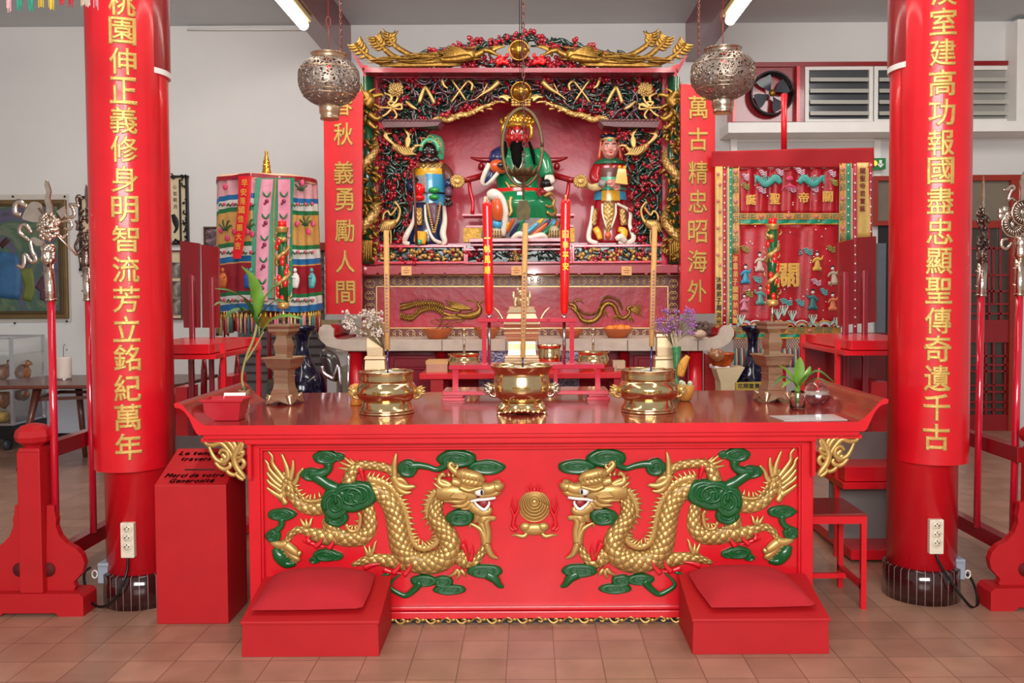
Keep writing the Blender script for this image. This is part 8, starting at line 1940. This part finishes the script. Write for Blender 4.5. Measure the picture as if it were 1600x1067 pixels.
for s in (-1, 1):
    b = MB(); m_ = lambda x: 1234+s*(x-1234)
    bt([(m_(1220), 286), (m_(1212), 278), (m_(1204), 284), (m_(1196), 288), (m_(1188), 282), (m_(1182), 276), (m_(1180), 288)], [.02, .03, .026, .026, .02, .014, .004], b, .05, 4, 8)
    for i in range(12): x = 1182+i*3.4; bt([(m_(x), 284), (m_(x-2), 277+i % 3), (m_(x-3), 272+i % 4*2)], [.008, .006, .002], b, .052)
    b.build('embroidered_dragon', silk('emb_dragon_teal', (70, 150, 140)) if s < 0 else bpy.data.materials['emb_dragon_teal'], t)
b = MB(); b.ell(P(1234, 279, YB-.05), (.03, .008, .02)); [bt([(1234, 288), (1234+i*4, 292), (1234+i*7, 298)], [.006, .006, .002], b) for i in (-2, -1, 0, 1, 2)]; b.build('embroidered_lotus', EB['pink'], t)
b = [MB(), MB(), MB(), MB()]
for i in range(9):
    cx_ = 1163+i*18; 
    for j, rr in enumerate((12, 9.5, 7, 4.5)): bt([(cx_+rr*math.cos(PI+q*PI/8), 511+rr*.85*math.sin(PI+q*PI/8)) for q in range(9)], .006, b[(j+i) % 4], .036+j*.002, 1)
for x, y in ((1158, 500), (1216, 492), (1238, 494), (1225, 486), (1270, 500), (1309, 505)):
    for q in range(4): bt([(x, y+8), (x-3+q*2, y), (x-6+q*4, y-6), (x-4+q*3, y-9)], [.008, .007, .006, .003], b[q % 2], .05)
for i, (o_, rgb) in enumerate(zip(b, ((120, 170, 160), (206, 196, 180), (150, 50, 90), (206, 140, 60)))): o_.build('embroidered_wave', silk('emb_wave_%d' % i, rgb), t)
b = MB(); NET = silk('net_copper', (150, 84, 52))
for i in range(29):
    x = 1146+i*4; 
    if x > 1262: break
    bt([(x, 529), (x+4, 535), (x, 541), (x+4, 547)], .003, b, .02, 1, 4); bt([(x+4, 529), (x, 535), (x+4, 541), (x, 547)], .003, b, .02, 1, 4)
b.build('fringe_net', NET, t)
for nm, rgb in (('teal', (60, 130, 130)), ('cream', (196, 186, 160)), ('red', (140, 24, 36))):
    b = MB()
    for i in range(14):
        x = 1148+i*8.4+{'teal': 0, 'cream': 2.8, 'red': 5.6}[nm]; bt([(x, 544), (x, 550), (x+.4, 562), (x, 574)], [.003, .008, .009, .009], b, .02, 2, 6, 1)
    b.build('fringe_'+nm, silk('tassel_silk_'+nm, rgb), t)
b = MB(); b.tube([P(1225, 147, YB+.04), P(1225, 236, YB+.04)], .024, 12); b.tube([P(1225, 236, YB+.04), Vector((P(1225, 236, YB+.04).x, YB+.04, 0))], .024, 12); b.build('banner_pole', RED, t)
# rack boards showing through the banner right side are the placards; dark doorway board behind
b = MB(); b.boxp(1316, 1384, 520, 756, 7.6, 7.64); b.build('dark_screen', M('dark_red_screen', (96, 12, 18), .5), None, label='dark red screen standing behind the right placards', cat='screen')
# ================================================================ VASES, CHAIR, BOXES BEHIND THE FRONT TABLE
BLU = noise_paint('cobalt_glaze', [(.4, (8, 9, 22)), (.52, (10, 13, 44)), (.62, (54, 48, 54)), (.68, (9, 11, 36))], 14, .12, 3, .3)
for s, (px, yt, hw) in enumerate(((472, 515, 21), (1176, 508, 17))):
    Yv = 6.7; kk = Yv/1400; c = P(px, yt, Yv); H = lambda y, yt=yt: (yt-y)*kk
    t = thing('floor_vase', ('tall dark blue vase behind the left bronze candlestick', 'tall dark blue vase behind the right bronze candlestick')[s], 'vase', (c.x, c.y, 0))
    b = MB(); w_ = hw*kk
    b.lathe([(w_*.3, -c.z*0+0.0-c.z+.34), (w_*.75, .36-c.z), (w_*1.2, .45-c.z), (w_*1.75, H(600)-.12), (w_*1.6, H(592)), (w_*.9, H(572)), (w_*.52, H(550)), (w_*.45, H(535)), (w_*.62, H(520)), (w_*1.0, H(508+7)), (w_*1.02, H(509)), (w_*.8, H(514)), (w_*.4, H(530))], c, 40, k=3); b.build('body', BLU, t)
    MB().lathe([(.12, -c.z), (.14, .34-c.z)], c, 24).build('stand', REDD, t)
t = thing('lettered_plaque', 'yellow plaque with black characters beside the right blue vase', 'plaque', P(1185, 608, 6.0))
b = MB(); b.prismp([(1150, 598), (1226, 596), (1230, 965), (1150, 965)], 6.0, 6.03); b.build('board', M('dull_yellow', (170, 146, 54), .6), t)
MB().text('花開富貴', P(1170, 603, 6.0), 8*6/1400, 36*6/1400, dep=.1).build('lettering', BLACK, t)
b = MB(); b.prismp([(1119, 576), (1164, 574), (1150, 598), (1147, 640), (1128, 640), (1126, 598)], 6.5, 6.7); b.build('cream_pedestal', M('stone_cream', (196, 176, 140), .7, bump=.2), None, label='cream stone pedestal right of the marble altar', cat='pedestal')
c = P(1127, 574, 6.6); t = thing('copper_bowl', 'orange copper bowl on the cream pedestal', 'bowl', c); b = MB(); b.lathe([(.03, 0), (.06, .01), (.085, .05), (.1, .1), (.096, .1), (.07, .04), (.02, .02)], c, 28, k=2); b.build('bowl', M('copper_orange', (186, 84, 36), .25, .5, var=.3, vs_=20), t)
b = MB(); b.boxp(1117, 1140, 572, 577, 6.55, 6.75); b.build('paper_stack', CARD, None, label='stack of white papers under the copper bowl', cat='papers')
b = MB(); b.ell(P(1120, 555, 6.5), (.06, .05, .045)); b.tube([P(1112, 545, 6.5), P(1120, 558, 6.46), P(1128, 548, 6.5)], .01, 6, 4); b.build('wrapped_fruit', PKG, None, label='fruit in shiny wrapping hanging at the right end of the marble altar', cat='package')
t = thing('folding_chair', 'dark padded chrome chair left of the marble altar', 'chair', P(520, 640, 6.3))
b = MB(); b.puff([(501, 545), (524, 552), (533, 575), (530, 595), (512, 592), (503, 572)], 6.3, .05, 3); b.build('backrest', M('brown_black_vinyl', (52, 46, 42), .25, coat=.5), t)
b = MB(); b.tube([P(503, 572, 6.2), P(506, 583, 6.2), P(520, 592, 6.2), P(532, 603, 6.2), P(540, 985, 6.2)], .014, 10, 5); b.tube([P(545, 555, 6.4), P(544, 600, 6.35), P(543, 965, 6.35)], .012, 8, 3); b.build('chrome_tube', STEEL, t)
b = MB(); b.prismp([(527, 575), (541, 570), (541, 640), (524, 640)], 6.45, 6.47); b.build('draped_cloth', M('greenish_cloth', (120, 118, 96), .8, bump=.4, bs=20), t)
b = MB(); b.box(P(505, 600, 6.3).x, P(545, 600, 6.3).x, 6.2, 6.6, .42, .46); b.build('seat', M('seat_dark', (44, 38, 36), .5), t)
b = MB(); b.prismp([(418, 594), (492, 592), (494, 640), (416, 640)], 6.9, 7.3); b.build('cushioned_stool', noise_paint('brocade', [(.4, (50, 52, 84)), (.5, (110, 96, 60)), (.6, (60, 66, 70))], 16), None, label='brocade covered stool behind the left candlestick', cat='stool')
